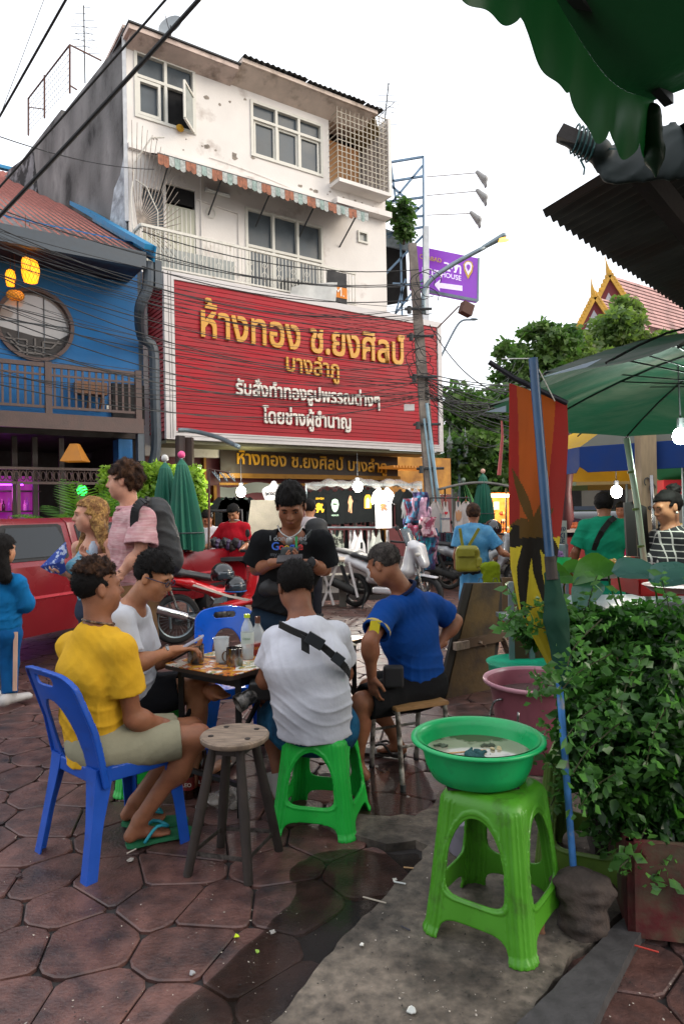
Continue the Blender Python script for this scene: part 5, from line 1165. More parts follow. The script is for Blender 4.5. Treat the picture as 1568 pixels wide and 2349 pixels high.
# metal framed stool
ms=thing('metal_stool','wood seated stool with a worn tubular metal frame under the man in blue','stool',(.45,3.9,0));fz_=.43;sc4=[G(905,1602,fz_),G(958,1624,fz_),G(1041,1603,fz_),G(985,1585,fz_)]
cc=V((.36,3.88,fz_));e1=V((.92,.39,0))*.165;e2=V((-.39,.92,0))*.165;M_cm=mat('chipped_metal','#a8a49c',.45,metal=.2,var=.4,vs=25,col2='#4a423c',c2s=14)
m=MB();m.obox(cc,e1,e2,V((0,0,.011)));m.build('seat',mat('varnished_ply','#8d6a43',.45,var=.15,stretch=(2,10,2),vs=5),ms,bevel=.004)
for g in (-1,1):
 a0,b0=cc+e1*g*.9+e2*.9,cc+e1*g*.9-e2*.9
 m=MB();m.tube(smoothpath([a0+e2*.28-V((0,0,fz_)),a0-V((0,0,.05)),a0-e2*.15-V((0,0,.018)),b0+e2*.15-V((0,0,.018)),b0-V((0,0,.05)),b0-e2*.28-V((0,0,fz_))],4),.0145,8);m.build('leg_frame',M_cm,ms,True)
 for q in (a0+e2*.28,b0-e2*.28):m=MB();m.tube([q-V((0,0,fz_)),q-V((0,0,fz_-.04))],.016,8);m.build('rubber_foot',M_tin,ms)
for g in (-1,1):q=cc+e2*g*1.02;m=MB();m.tube([q-e1*.9-V((0,0,.2)),q+e1*.9-V((0,0,.2))],.009,6);m.build('stretcher',M_cm,ms)
# ------------------------------------------------ table and what stands on it
TZ=.72;t0=V((-.955,3.57,0));t1=V((-.55,3.27,0));td=V((.58,.815,0)).normalized();t2=t1+td*1.2;t3=t0+td*1.15
tb=thing('folding_table','paint worn folding table with black metal legs at the centre of the group','table',((t0+t2)/2));Mt=mat('worn_table_top','#c9c2b2',.35,var=.1,vs=5,col2='#b5651f',c2s=5,c2t=(.40,.52))
nt=Mt.node_tree;tcn=nt.nodes.new('ShaderNodeTexCoord');n5=nt.nodes.new('ShaderNodeTexNoise');n5.inputs['Scale'].default_value=9;n5.inputs['Detail'].default_value=6;nt.links.new(tcn.outputs['Object'],n5.inputs[0])
cr=nt.nodes.new('ShaderNodeValToRGB');cr.color_ramp.interpolation='CONSTANT';el=cr.color_ramp.elements;el[0].position=0;el[0].color=(*H('#3a2a1c'),1);el[1].position=.40;el[1].color=(*H('#b8641a'),1)
for p_,c_ in ((.46,'#c9952a'),(.50,'#a02a1c'),(.53,'#d8d2c6'),(.60,'#6b7a4a'),(.64,'#c79a3a')):e=el.new(p_);e.color=(*H(c_),1)
nt.links.new(n5.outputs[0],cr.inputs[0]);nt.links.new(cr.outputs[0],bsdf(Mt).inputs['Base Color'])
def rr_poly(c4,r,z,n=4):
 out=[]
 for i in range(4):
  p,a,b=c4[i],c4[i-1],c4[(i+1)%4];da,db=(a-p).normalized(),(b-p).normalized()
  for k in range(n+1):t=k/n;q=(p+da*r).lerp(p,t).lerp(p.lerp(p+db*r,t),t);out.append(V((q.x,q.y,z)))
 return out
m=MB();m.prism(rr_poly([t0,t1,t2,t3],.05,TZ-.022),(0,0,.02));m.build('table_edge',mat('dark_edge','#2f221b',.6),tb)
m=MB();m.prism(rr_poly([t0,t1,t2,t3],.055,TZ-.0015),(0,0,.0035));m.build('table_top',Mt,tb)
M_blk=mat('black_metal','#1b1a1b',.45,metal=.3,var=.25,vs=20);ctr=(t0+t2)/2;lg=[]
for q in (t0,t1,t2,t3):p=q+(ctr-q)*.16;lg.append(p);m=MB();m.bar(V((p.x,p.y,0)),V((p.x,p.y,TZ-.022)),.028);m.build('leg',M_blk,tb)
for i,j in ((0,1),(1,2),(2,3),(3,0)):m=MB();m.bar(lg[i]+V((0,0,TZ-.05)),lg[j]+V((0,0,TZ-.05)),.02,.05);m.build('rail',M_blk,tb)
for i,j in ((0,1),(2,3)):m=MB();m.bar(lg[i]+V((0,0,.16)),lg[j]+V((0,0,.16)),.022);m.build('stretcher',M_blk,tb)
for i,j in ((1,2),(0,3),(2,1),(3,0)):m=MB();m.bar(lg[i]+V((0,0,.38)),lg[i].lerp(lg[j],.25)+V((0,0,TZ-.06)),.018);m.build('brace',M_blk,tb)
def T(px,py):return G(px,py,TZ+.003)
M_st=mat('brushed_steel','#8f8d8c',.25,metal=1,var=.2,vs=12);M_clear=mat('clear_plastic','#e6ecec',.06,trans=.85,alpha=.55,var=0,spec=.6);M_clear2=mat('clear_bottle','#dfe8ea',.04,alpha=.4,var=0,spec=.9)
for px,py,lab in ((449,1518,'steel mug on the left of the table by the men'),(538,1526,'steel mug with its handle turned left beside the plastic cup')):
 c=T(px,py);t=thing('steel_mug',lab,'mug',c,0,'steel mugs');m=MB();m.lathe([(0,0),(.041,0),(.043,.004),(.043,.09),(.0405,.09),(.040,.006),(0,.006)],c,28);m.build('cup',M_st,t,'auto',fix=False);m=MB();g=-1 if px>500 else 1;m.tube([c+V((g*(.040+.022*math.sin(a))*(1 if g<0 else .3),-(0 if g<0 else .04+.02*math.sin(a)),.045+.028*math.cos(a))) for a in [k*PI/8 for k in range(9)]],.004,6);m.build('handle',M_st,t,True)
c=T(508,1518);t=thing('plastic_cup','clear plastic cup half filled with ice between the mugs','cup',c);m=MB();m.lathe([(0,0),(.03,0),(.034,.05),(.042,.125),(.045,.127),(.041,.123),(.033,.05),(.029,.003),(0,.003)],c,24);m.build('cup',M_clear2,t,'auto',fix=False);m=MB();m.lathe([(0,.004),(.028,.004),(.034,.065),(0,.065)],c,16);m.build('ice',mat('ice','#c9cfd0',.3,alpha=.6,bump=.6,bs=80),t,True)
c=T(568,1512);t=thing('water_bottle','clear plastic water bottle with a yellow green cap','bottle',c);pf=[(0,0),(.031,0),(.034,.01),(.031,.03),(.034,.05),(.034,.14),(.033,.165),(.022,.195),(.0135,.21),(.0135,.222)];m=MB();m.lathe(pf,c,24);m.build('bottle',M_clear2,t,True,fix=False)
m=MB();m.lathe([(.0345,.085),(.0348,.085),(.0348,.145),(.0345,.145)],c,24);m.build('label',mat('bottle_label','#c8d4cc',.5),t);m=MB();m.lathe([(0,.24),(.016,.24),(.017,.222),(.0,.222)],c,16);m.build('cap',plastic('lime','#b9d21a'),t,'auto')
m=MB();m.lathe([(0,.003),(.029,.003),(.032,.05),(0,.05)],c,16);m.build('water',mat('water_in','#b8c4c6',.1,alpha=.5),t,True);text_on('print','Crystal',c+V((-.02,-.0355,.11)),(1,0,0),(0,0,1),.04,mat('print_green','#2f7a3a'),t,.0006)
c=T(592,1500);t=thing('glass_bottle','clear glass spirit bottle behind the water bottle','bottle',c);m=MB();m.lathe([(0,0),(.038,0),(.04,.01),(.04,.09),(.034,.12),(.014,.16),(.013,.205),(0,.205)],c,20,None,1.1,.7);m.build('bottle',M_clear2,t,True,fix=False);m=MB();m.lathe([(.0145,.17),(.0150,.17),(.015,.207),(0,.209)],c,14);m.build('cap',mat('cap_brown','#6a4638',.4,metal=.4),t)
c=T(560,1500)+V((.05,.12,0));t=thing('plate','white plate of fried snacks behind the bottles','plate',c);m=MB();m.lathe([(0,.004),(.08,.006),(.11,.02),(.112,.022),(.08,.0),(0,0)],c,28);m.build('dish',mat('china','#c9c7c2',.25),t,'auto')
for i in range(7):a=i*.9;m=MB();m.sph(c+V((.05*math.cos(a)*(i%3)/1.5,.05*math.sin(a),.022)),(.025,.018,.016),8);m.build('snack',mat('fried','#b56e3c',.6,bump=.8,bs=90,var=.3),t,True)
c=T(600,1500)+V((.0,-.02,.0));m=MB();m.obox(c+V((0,0,.035)),V((.045,.03,0)),V((-.008,.012,0)),V((.0,0,.03)));pk_=m.build('cigarette_packet',mat('packet_red','#7d1f1c',.4),None);tag(pk_,'dark red packet with gold lettering leaning by the bottles','packet');text_on('print','GOLD',c+V((-.03,-.038,.035)),V((.045,.03,0)),(0,0,1),.05,M_yl,pk_,.001)
c=T(770,1478);m=MB();m.obox(c+V((0,0,.004)),V((.09,.03,0)),V((-.03,.09,0)),V((0,0,.004)));tag(m.build('folded_paper',mat('paper','#c9bfa8',.8),None),'cream folded menu lying at the right end of the table','menu')
# beer bottles, bag, litter
M_amb=mat('amber_glass','#2a130a',.1,var=.2,spec=.8)
for i,(px,py,lab) in enumerate(((415,1822,'brown beer bottle furthest left under the table'),(432,1830,'brown beer bottle in the middle with its red label facing us'),(470,1822,'brown beer bottle furthest right by the stool leg'))):
 c=G(px,py);t=thing('beer_bottle',lab,'bottle',c,0,'beer bottles on the ground');m=MB();m.lathe([(0,0),(.032,0),(.034,.006),(.034,.13),(.026,.165),(.014,.19),(.013,.235),(.015,.237),(0,.237)],c,18);m.build('bottle',M_amb,t,True);m=MB();m.lathe([(.0345,.05),(.0352,.05),(.0352,.115),(.0345,.115)],c,18);m.build('label',mat('beer_label','#7a2320',.5),t)
 text_on('print','LEO',c+V((-.024,-.0365,.07)),(1,0,0),(0,0,1),.048,M_wl,t,.001,.02)
S=SDF();c=G(505,1850);S.ell(c+V((0,0,.03)),(.10,.07,.045),None,.02);S.ell(c+V((.09,.03,.05)),(.05,.04,.05),None,.02);S.wr=lumps(.014,55,4);a,b=S.mesh(.006);o=rawmesh('plastic_bag',a,b,None,mat('film','#9a938c',.12,alpha=.6,spec=.9,bump=.9,bs=30));tag(o,'crumpled clear plastic bag beside the beer bottles','bag')
lit=[((300,1975),.03,'#a8a29a','torn scrap of pale tape on the stones'),((45,2010),.03,'#3a2a28','dark stain of squashed fruit on the paving'),((625,2075+65),.022,'#8f8c88','square scrap of grey paper in the wet patch'),((542,2150),.018,'#b8d020','yellow green crisp packet scrap on the wet paving'),((440,2235),.02,'#8f9092','crumpled clear plastic lid on the stones'),((590,2185),.014,'#7a9a3a','pale green leaf sliver in the water'),((830,2170),.014,'#c8c6c0','white chip of paper on the slab'),((945,2320),.03,'#b9bbb8','white torn paper strip on the slab near the kerb'),((905,2020),.02,'#bdb8ae','pale cigarette butt on the edge of the slab'),((120,1675),.05,'#8f8a88','flattened plastic bag on the stones at the left'),((935,1830),.02,'#7d7672','broken tile piece by the puddle')]
for i,((px,py),r_,c_,lab) in enumerate(lit):
 c=G(px,py,.026 if px>700 else .006);r_*=.62;m=MB();k=6+i%3;m.prism([c+V((r_*math.cos(2*PI*j/k+i)*(1 if j%2 else .6),r_*math.sin(2*PI*j/k+i)*.9,.002*(j%3))) for j in range(k)],(0,0,.003));tag(m.build('litter',mat('lit'+c_,c_,.6),None),lab,'litter','litter on the ground')
for px,py,px2,py2,c_,lab in ((291,1958,312,1948,'#c8bcb0','white cigarette butt on the stones near the blue chair'),(903,2023,930,2028,'#c6c9c6','straight white cigarette lying at the slab edge'),(925,1990,948,1992,'#a8845a','tan cigarette end by the puddle edge'),(1440,2165,1510,2185,'#b5382c','thin red stick lying in front of the painted planter'),(920,2125,940,2135,'#2a2a33','small dark stick on the slab left of the lime stool'),(832,2058,885,2072,'#9a9082','pale twig in the puddle')):
 a,b=G(px,py,.03),G(px2,py2,.03);m=MB();m.tube([a,b],.003,6);tag(m.build('cigarette_butt' if 'cigar' in lab else 'stick',mat('cb'+c_,c_,.6),None),lab,'cigarette' if 'cigar' in lab else 'stick')
# ------------------------------------------------ basin, tub
bz=.022+.50;bc=V((P(1095,1700,2.50).x,2.50,bz+.006));bn_=thing('basin','round green plastic basin of cloudy dishwater on the front stool','basin',bc)
S=SDF();S.econe(bc+V((-.03,0,-.012)),bc+V((.04,.02,-.012)),(.15,.012),(.14,.012),(0,1,0),.01)
m=MB();m.box(bc+V((-.13,-.12,-.0055)),bc+V((.12,.12,-.0005)));tag(m.build('board',mat('rubber_mat','#2a211d',.8,var=.3),None),'dark worn mat between the basin and the stool','mat')
M_bas=plastic('basin','#129c58',rough=.35);R_=.235
m=MB();m.lathe([(0,0),(.155,0),(.17,.006),(.19,.05),(.205,.115),(.21,.135),(.222,.143),(.235,.147),(.242,.143),(.243,.135),(.236,.132)],bc,64);m.lathe([(0,.004),(.152,.004),(.166,.01),(.186,.05),(.201,.117),(.207,.139),(.222,.146)],bc,64);m.build('bowl',M_bas,bn_,True,fix=False)
m=MB();m.lathe([(0,.085),(.1958,.085)],bc,48);m.build('dishwater',mat('dishwater','#8d8a78',.08,var=.1,col2='#4a4232',c2s=4.5,c2t=(.5,.58),spec=.8),bn_,fix=False)
rb2=random.Random(4)
for k,(dx,dy,c_,nm) in enumerate(((-.02,-.04,'#1d4a4c','scouring_pad'),(.04,.06,'#3a4433','leaf_scrap'),(-.12,.07,'#3f4a3a','leaf_scrap'),(.07,.02,'#b9a982','bone_scrap'))):
 S=SDF();S.ell(bc+V((dx,dy,.088)),(.04 if k==0 else .02,.028 if k==0 else .008,.018 if k==0 else .006),None,.01);S.wr=lumps(.006,170,k);a,b=S.mesh(.004);o=rawmesh(nm,a,b,None,mat('scr'+c_,c_,.8,bump=1,bs=120));tag(o,('dark teal scouring pad floating in the basin','dark leaf scrap at the right of the dishwater','dark leaf scrap at the left of the dishwater','pale scrap beside the scouring pad')[k],'scouring pad' if k==0 else 'scrap')
for a_,b_ in (((-.13,-.02),(.0,.0)),((-.1,-.05),(.03,-.01))):pass
m=MB();m.tube([bc+V((-.15,-.03,.09)),bc+V((.03,.0,.092))],.003,5);tag(m.build('chopstick',mat('stickw','#b58a5a',.6),None),'thin wooden chopstick floating in the basin','chopstick')
tc_=V((1.12,3.98,.02));tub=thing('wash_tub','large pink plastic tub of water with a metal handle','tub',tc_);M_pk=plastic('pink','#945460',rough=.45,var=.12);pf=[(0,0),(.21,0),(.225,.01),(.25,.30),(.262,.40),(.285,.47),(.30,.485),(.308,.49),(.308,.475),(.298,.462)]
m=MB();m.lathe(pf,tc_,56);m.lathe([(0,.006),(.206,.006),(.245,.30),(.256,.40),(.279,.47),(.298,.487)],tc_,56);m.build('tub_wall',M_pk,tub,True,fix=False)
m=MB();m.lathe([(.283,.470),(.296,.492),(.309,.494),(.313,.484),(.31,.472),(.298,.466)],tc_,56);m.build('rim',plastic('pink_rim','#c98f9c',rough=.4),tub,True,fix=False)
m=MB();m.lathe([(0,.40),(.253,.40)],tc_,40);m.build('water',mat('tub_water','#5c5550',.05,var=.1,spec=.9,bump=.03,bs=12),tub,fix=False)
m=MB();hb_=tc_+V((-.255,-.13,.38));m.tube(smoothpath([hb_+V((.02,.0,.03)),hb_+V((-.03,.02,0)),hb_+V((-.055,.0,-.12)),hb_+V((-.03,-.05,-.15)),hb_+V((.05,-.14,-.12)),hb_+V((.07,-.15,0))],4),.007,8);m.build('handle',M_st,tub,True);m=MB();m.tube(smoothpath([hb_+V((-.055,.0,-.12)),hb_+V((-.03,-.05,-.15)),hb_+V((.05,-.14,-.12))],4),.013,8);m.build('grip',M_tin,tub,True)
m=MB();q=V((1.25,4.75,.0));m.lathe([(0,0),(.2,0),(.25,.42),(.265,.44),(.25,.43),(0,.42)],q,32);o=m.build('bucket',plastic('teal','#12a07a'),None,True);tag(o,'teal plastic bucket behind the pink tub','bucket')
m=MB();q=V((.50,2.95,.022));m.lathe([(0,0),(.055,0),(.065,.01),(.075,.14),(.08,.15),(.07,.145),(0,.14)],q,28);o=m.build('bucket',plastic('white','#8d8896'),None,True);tag(o,'small whitish pail behind the lime green stool','bucket')
# ------------------------------------------------ folded board, pole, flag, planter
fb=thing('folding_board','upended folding table top leaning open with its struts out','board',G(1060,1590));A0,A1,A2,A3=G(1003,1607),G(1130,1580),P(1163,1338,5.35),P(1068,1338,5.3)
A3=V((A3.x,A0.y+.12,P(1068,1338,A0.y+.12).z));A3.x=P(1068,1338,A3.y).x;A2=V((P(1163,1337,A1.y+.05).x,A1.y+.05,P(1163,1337,A1.y+.05).z))
nn_=(A1-A0).cross(A3-A0).normalized();nn_=nn_ if nn_.y<0 else-nn_
m=MB();m.prism([A0,A1,A2,A3],-nn_*.03);m.build('board',mat('dark_board','#1c1712',.7,var=.3),fb);ins=[A0.lerp(A1,.13)+nn_*.004,A1.lerp(A0,.05)+nn_*.004,A2.lerp(A3,.18)+nn_*.004,A3.lerp(A2,.16)+nn_*.004]
m=MB();m.prism(ins,nn_*.006);m.build('plywood_face',mat('old_ply','#54401f',.75,var=.3,vs=4,bump=.3,bs=30,col2='#33261a',c2s=2.5),fb)
mid0,mid1=A0.lerp(A3,.47)+nn_*.03,A1.lerp(A2,.50)+nn_*.03;m=MB();m.bar(mid0.lerp(mid1,.12),mid0.lerp(mid1,1.1),.05,.07);m.build('cross_batten',mat('batten','#4c3826',.7),fb);m=MB();m.obox(mid0.lerp(mid1,.1)+nn_*.03,(mid1-mid0)*.13,V((0,0,.03)),nn_*.02);m.build('wood_block',M_oldw,fb)
for a,b in ((mid0.lerp(mid1,.45),G(1165,1540)),(mid0.lerp(mid1,.95),G(1185,1560))):m=MB();m.bar(a+nn_*.02,V((b.x,b.y,.05)),.05,.02);m.build('strut',M_oldw,fb)
for x in (.35,.7):c=A3.lerp(A2,x)+V((0,0,.01));m=MB();m.tube([c+V((-.02,0,0)),c+V((-.01,0,.03)),c+V((.01,0,.03)),c+V((.02,0,0))],.003,4);m.build('wire_clip',M_tin,fb)
M_bp=mat('blue_pipe','#24496b',.35,var=.15,vs=10);pa,pm,pb_=P(1325,2070,2.42),P(1262,1320,2.55),P(1223,822,2.62)
bp2=thing('umbrella_pole','leaning blue metal pole standing in a lump of concrete','pole',V((pa.x,pa.y,0)));m=MB();m.tube([P(1262,1300,2.55),P(1222,822,2.62)],.0175,16);m.build('upper_tube',M_bp,bp2,'auto');m=MB();m.tube([pa-V((0,0,.12)),P(1262,1305,2.55)],.0125,12);m.build('lower_tube',mat('blue_pipe2','#3d74b4',.4,var=.3,vs=12,col2='#8f8a86',c2s=10,c2t=(.55,.65)),bp2,'auto')
m=MB();m.tube([P(1266,1330,2.54),P(1262,1290,2.55),P(1261,1276,2.55)],.0215,12);m.build('sleeve',M_dkw,bp2)
S=SDF();c=V((P(1345,2110,2.36).x,2.40,0));S.cone(c+V((-.0,0,.06)),c+V((0,0,.16)),.085,.075,.03);S.ell(c+V((.05,-.03,.17)),(.05,.05,.05),None,.03);S.ell(c+V((-.05,.02,.17)),(.05,.05,.04),None,.03);S.wr=lumps(.006,60,9);a,b=S.mesh(.006);o=rawmesh('concrete_lump',a,b,None,mat('lump','#463b35',.9,bump=1.2,bs=40,var=.3,col2='#2f2a28',c2s=7));tag(o,'rough lump of concrete holding the foot of the blue pole','concrete base')
for (x,y,z,lab) in ((1225,2125,.03,'small broken orange brick piece beside the stool leg'),):c=G(x,y,.04);S=SDF();S.box(c,(.028,.02,.03),None,.006);S.wr=lumps(.004,90,3);a,b=S.mesh(.004);tag(rawmesh('brick_piece',a,b,None,mat('brickp','#8b6248',.9,var=.3)),lab,'brick')
# flag
fl=thing('flag','faded red orange and yellow flag with a dark leaf on a short black rod','flag',P(1220,1100,2.5));D=2.72
m=MB();m.tube([P(1121,830,2.72),P(1180,868,2.72),P(1300,925,2.70)],.011,10);m.build('rod',mat('rod_black','#1c1b22',.4),fl);m=MB();m.tube([P(1150,823,2.72),P(1222,822,2.66),P(1272,920,2.70)],.0025,5);m.build('string',M_frame,fl)
rows=[ # py, left px, right px, fold amplitude
 (878,1167,1300,0),(960,1167,1303,.2),(1080,1166,1297,.5),(1200,1167,1285,.8),(1300,1170,1272,1),(1400,1190,1280,1),(1450,1215,1290,1),(1540,1262,1300,.8)]
def flag_pt(u,v):
 k=v*(len(rows)-1);i=min(int(k),len(rows)-2);t=k-i;r0,r1=rows[i],rows[i+1];py=r0[0]+(r1[0]-r0[0])*t;l=r0[1]+(r1[1]-r0[1])*t;r=r0[2]+(r1[2]-r0[2])*t;am=r0[3]+(r1[3]-r0[3])*t
 return P(l+(r-l)*u,py+48*u*(1-v),2.71-.12*v*v+.015*math.sin(u*11+2)*(.3+am)+.03*am*math.sin(u*6.5)+.02*u)
stripes=[(0,.0,.28,'y'),]
M_fr=mat('flag_red','#85231f',.9,var=.2,backl='#9a2c24');M_fo=mat('flag_orange','#98481c',.9,var=.2,backl='#a8541e');M_fy=mat('flag_yellow','#b09c2a',.9,var=.3,vs=9,backl='#c0ac30');M_fd=mat('flag_leaf','#1e1a14',.9,backl='#1e1810');M_fg=mat('flag_green','#1c4a38',.9,backl='#1e5540')
nu,nv=90,170;parts_={}
def fclass(u,v):
 py=flag_py(v);x=u
 if py>1380 and u>.62:return 'green'
 if py<1205-30*u+(0 if u<.2 else 30):
  a='red' if (u<.13+.18*v or u>.80-.35*v) else 'orange'
 else:a='yellow'
 # leaf fingers
 cx,cy=.47,1195
 for ang,L,w in ((-1.98,135,.045),(-1.3,62,.02),(-.85,70,.045),(2.45,100,.085),(1.8,250,.065),(1.4,230,.05),(.75,120,.085),(2.95,60,.07),(.2,55,.05)):
  dx,dy=(u-cx)*130,py-cy;q=dx*math.cos(ang)+dy*math.sin(ang);s=-dx*math.sin(ang)+dy*math.cos(ang)
  if 0<q<L and abs(s)<w*260*math.sin(PI*(q/L)**.8)+.5:return 'leafu' if a!='yellow' else 'leaf'
 return a
def flag_py(v):k=v*(len(rows)-1);i=min(int(k),len(rows)-2);return rows[i][0]+(rows[i+1][0]-rows[i][0])*(k-i)
for j in range(nv):
 for i in range(nu):
  c_=fclass((i+.5)/nu,(j+.5)/nv);m=parts_.setdefault(c_,MB());m.quad(*[flag_pt(*q) for q in ((i/nu,j/nv),((i+1)/nu,j/nv),((i+1)/nu,(j+1)/nv),(i/nu,(j+1)/nv))])
for k,m in parts_.items():o=m.build({'red':'red_field','orange':'orange_field','yellow':'yellow_field','leaf':'leaf_emblem','leafu':'leaf_emblem','green':'green_field'}[k],{'red':M_fr,'orange':M_fo,'yellow':M_fy,'leaf':M_fd,'leafu':mat('leaf_on_orange','#4f3a18',.9,backl='#5a4018'),'green':M_fg}[k],fl,True,fix=False,weld=True)
S=SDF();S.cone(P(1265,1320,2.56),P(1275,1420,2.53),.028,.045,.02);S.cone(P(1275,1420,2.53),P(1295,1560,2.5),.045,.03,.02);S.wr=folds(.006,1.5,3);a,b=S.mesh(.006);rawmesh('gathered_cloth',a,b,fl,M_fg)
m=MB();m.tube([P(1150,965,2.9),P(1152,1000,2.9),P(1144,1090,2.9)],[.004,.006,.009],5);tag(m.build('ribbon',mat('ribbon','#c0605f',.7),None),'thin pink ribbon hanging from the umbrella tip left of the flag','ribbon')
# planter box
pl0=G(1440,2150,.02);pw=V((.97,-.22,0));pz=.33;pb2=thing('planter_box','red and brown paint splashed planter box at the right edge','planter',pl0);pd_=V((.22,.97,0));M_plt=mat('painted_planter','#5a181c',.8,var=.45,vs=9,bump=.5,bs=35,col2='#4b4030',c2s=4,c2t=(.45,.58))
for a,b in ((pl0,pl0+pw*.75),(pl0+pd_*.4,pl0+pw*.75+pd_*.4),(pl0-V((0,0,0)),pl0+pd_*.4)):
 m=MB();m.prism([a,b,b+V((0,0,pz)),a+V((0,0,pz))],((pd_ if (b-a).dot(pw)>.5 else pw)*.025));m.build('side_panel',M_plt,pb2)
m=MB();m.prism([pl0+V((.03,.03,.28)),pl0+pw*.72+V((0,.03,.28)),pl0+pw*.72+pd_*.37+V((0,0,.28)),pl0+pd_*.37+V((.03,0,.28))],(0,0,.02));m.build('soil',mat('soil','#2a211b',.95,bump=1,bs=30),pb2)
m=MB();q=pl0+pd_*.45+V((-.05,0,0));m.prism([q,q+pw*.6,q+pw*.6+pd_*.5,q+pd_*.5],(0,0,.3));tag(m.build('planter_box',mat('planter2','#37322e',.9,var=.3),None),'second dark planter behind the red painted one','planter')
# leafy bush in the foreground
leaf_me=[]
for L_,wv in ((.055,.55),(.045,.6),(.065,.5)):
 n=5;vs=[];
 for i in range(n+1):
  t=i/n;w=wv*L_*.5*math.sin(PI*min(1,t*1.02)**.8) if 0<i<n else 0;z=-.25*L_*t*t
  vs+=[(t*L_,-w,z+w*.35),(t*L_,0,z),(t*L_,w,z+w*.35)]
 fs=[]
 for i in range(n):
  for j in (0,1):fs.append((i*3+j,i*3+j+1,(i+1)*3+j+1,(i+1)*3+j))
 me=bpy.data.meshes.new('leaf');me.from_pydata(vs,[],fs);me.polygons.foreach_set('use_smooth',[True]*len(fs));leaf_me.append(me)
M_bush=mat('bush_leaf','#264423',rough=.4,var=.4,vs=4,col2='#416a28',c2s=5,c2t=(.45,.62),backl='#4a8a2c',rnd=.3,spec=.45)
for me in leaf_me:me.materials.append(M_bush)
bush=thing('leafy_shrub','dense dark green leafy shrub filling the right foreground','shrub',V((1.25,2.7,.3)))
bb3=[B(1230,1440,2.9,50,50),B(1330,1435,2.8,90,50),B(1450,1440,2.75,110,55),B(1550,1490,2.6,80,100),B(1340,1560,2.75,50,110),B(1420,1620,2.6,95,150),B(1520,1700,2.5,100,170),B(1350,1700,2.55,65,110),B(1420,1820,2.5,80,90),B(1540,1870,2.42,60,80),B(1205,1430,2.95,40,35),B(1310,1660,2.55,35,60)]
rl=np.random.RandomState(12)
pts_=blob_pts(bb3,21000,rl,.6);vs,fs=leaves_mesh(pts_,.036,rl,.55,.45,.5);rawmesh('foliage',vs,fs,bush,M_bush,smooth=False,kind='stuff')
pts_=blob_pts([(c,(r[0]*1.05,r[1]*1.05,r[2]*1.05)) for c,r in bb3],1400,rl,.12);pts_=pts_[np.argsort(pts_[:,1]-.0*pts_[:,0])][:295];bo=base_of(bush)
for i,p in enumerate(pts_):
 o=link('leaf',leaf_me[i%3],bush);o.location=V(p)-bo;o.rotation_euler=(rl.uniform(-.7,.7),rl.uniform(.0,.9),rl.uniform(-PI,PI));o.scale=(rl.uniform(.6,1.0),)*3
# trailing stems at the left of the bush
stem_px=[[(1310,1400),(1240,1390),(1185,1410),(1160,1432)],[(1300,1460),(1240,1440),(1190,1425)],[(1330,1560),(1260,1560),(1225,1590)],[(1330,1700),(1280,1690),(1250,1660)],[(1350,1760),(1290,1800),(1262,1850)],[(1340,1820),(1290,1780),(1240,1720)],[(1430,1880),(1390,1930),(1350,1900)],[(1480,1900),(1450,1960),(1420,1990)],[(1540,1940),(1520,1990),(1500,2010)],[(1400,1500),(1330,1540),(1290,1580)],[(1400,1600),(1340,1640),(1300,1690)],[(1420,1660),(1350,1720),(1310,1780)],[(1380,1420),(1320,1480),(1300,1530)],[(1440,1760),(1370,1800),(1330,1850)],[(1480,1500),(1440,1560),(1420,1640)],[(1540,1600),(1500,1680),(1480,1760)]]
allp=[]
for i,s in enumerate(stem_px):
 pth=smoothpath([P(x,y,2.62-.02*k) for k,(x,y) in enumerate(s)] if len(s)>3 or s[0][0] not in (1400,1420,1380,1440,1480,1540) else [P(x,y,2.36-.02*k) for k,(x,y) in enumerate(s)],5);m=MB();m.tube(pth,.0022,4);m.build('stem',mat('stem','#3a3a20',.8),bush)
 for p in pth:allp+=[p+V(rl.randn(3)*.02) for _ in range(6)]
vs,fs=leaves_mesh(np.array(allp),.036,rl,.6,.3);rawmesh('stem_leaves',vs,fs,bush,mat('leaf_light','#436a35',rough=.35,var=.3,backl='#6fae52',rnd=.2),smooth=False,kind='stuff')
for i in range(14):a=V((rl.uniform(1.0,1.6),rl.uniform(2.35,2.7),.3));m=MB();m.tube([a,a+V((rl.uniform(-.15,.1),rl.uniform(0,.2),rl.uniform(.4,.8)))],.006,5);m.build('branch',M_dkw,bush)
sp_pts=[]
for i in range(34):
 c_,R_b=bb3[i%len(bb3)];d=V(rl.randn(3));d.y=-abs(d.y)*.6;d.z=abs(d.z)+.1;d.normalize();a=V(c_)+V((d.x*R_b[0],d.y*R_b[1],d.z*R_b[2]))*.85;L_b=rl.uniform(.08,.2);pth=[a+d*L_b*k/6-V((0,0,.03*(k/6)**2)) for k in range(7)];m=MB();m.tube(pth,.0018,4);m.build('twig',MATS['stem'],bush)
 for p in pth:sp_pts+=[p+V(rl.randn(3)*.014) for _ in range(3)]
vs,fs=leaves_mesh(np.array(sp_pts),.04,rl,.5,.15);rawmesh('twig_leaves',vs,fs,bush,MATS['leaf_light'],smooth=False,kind='stuff')
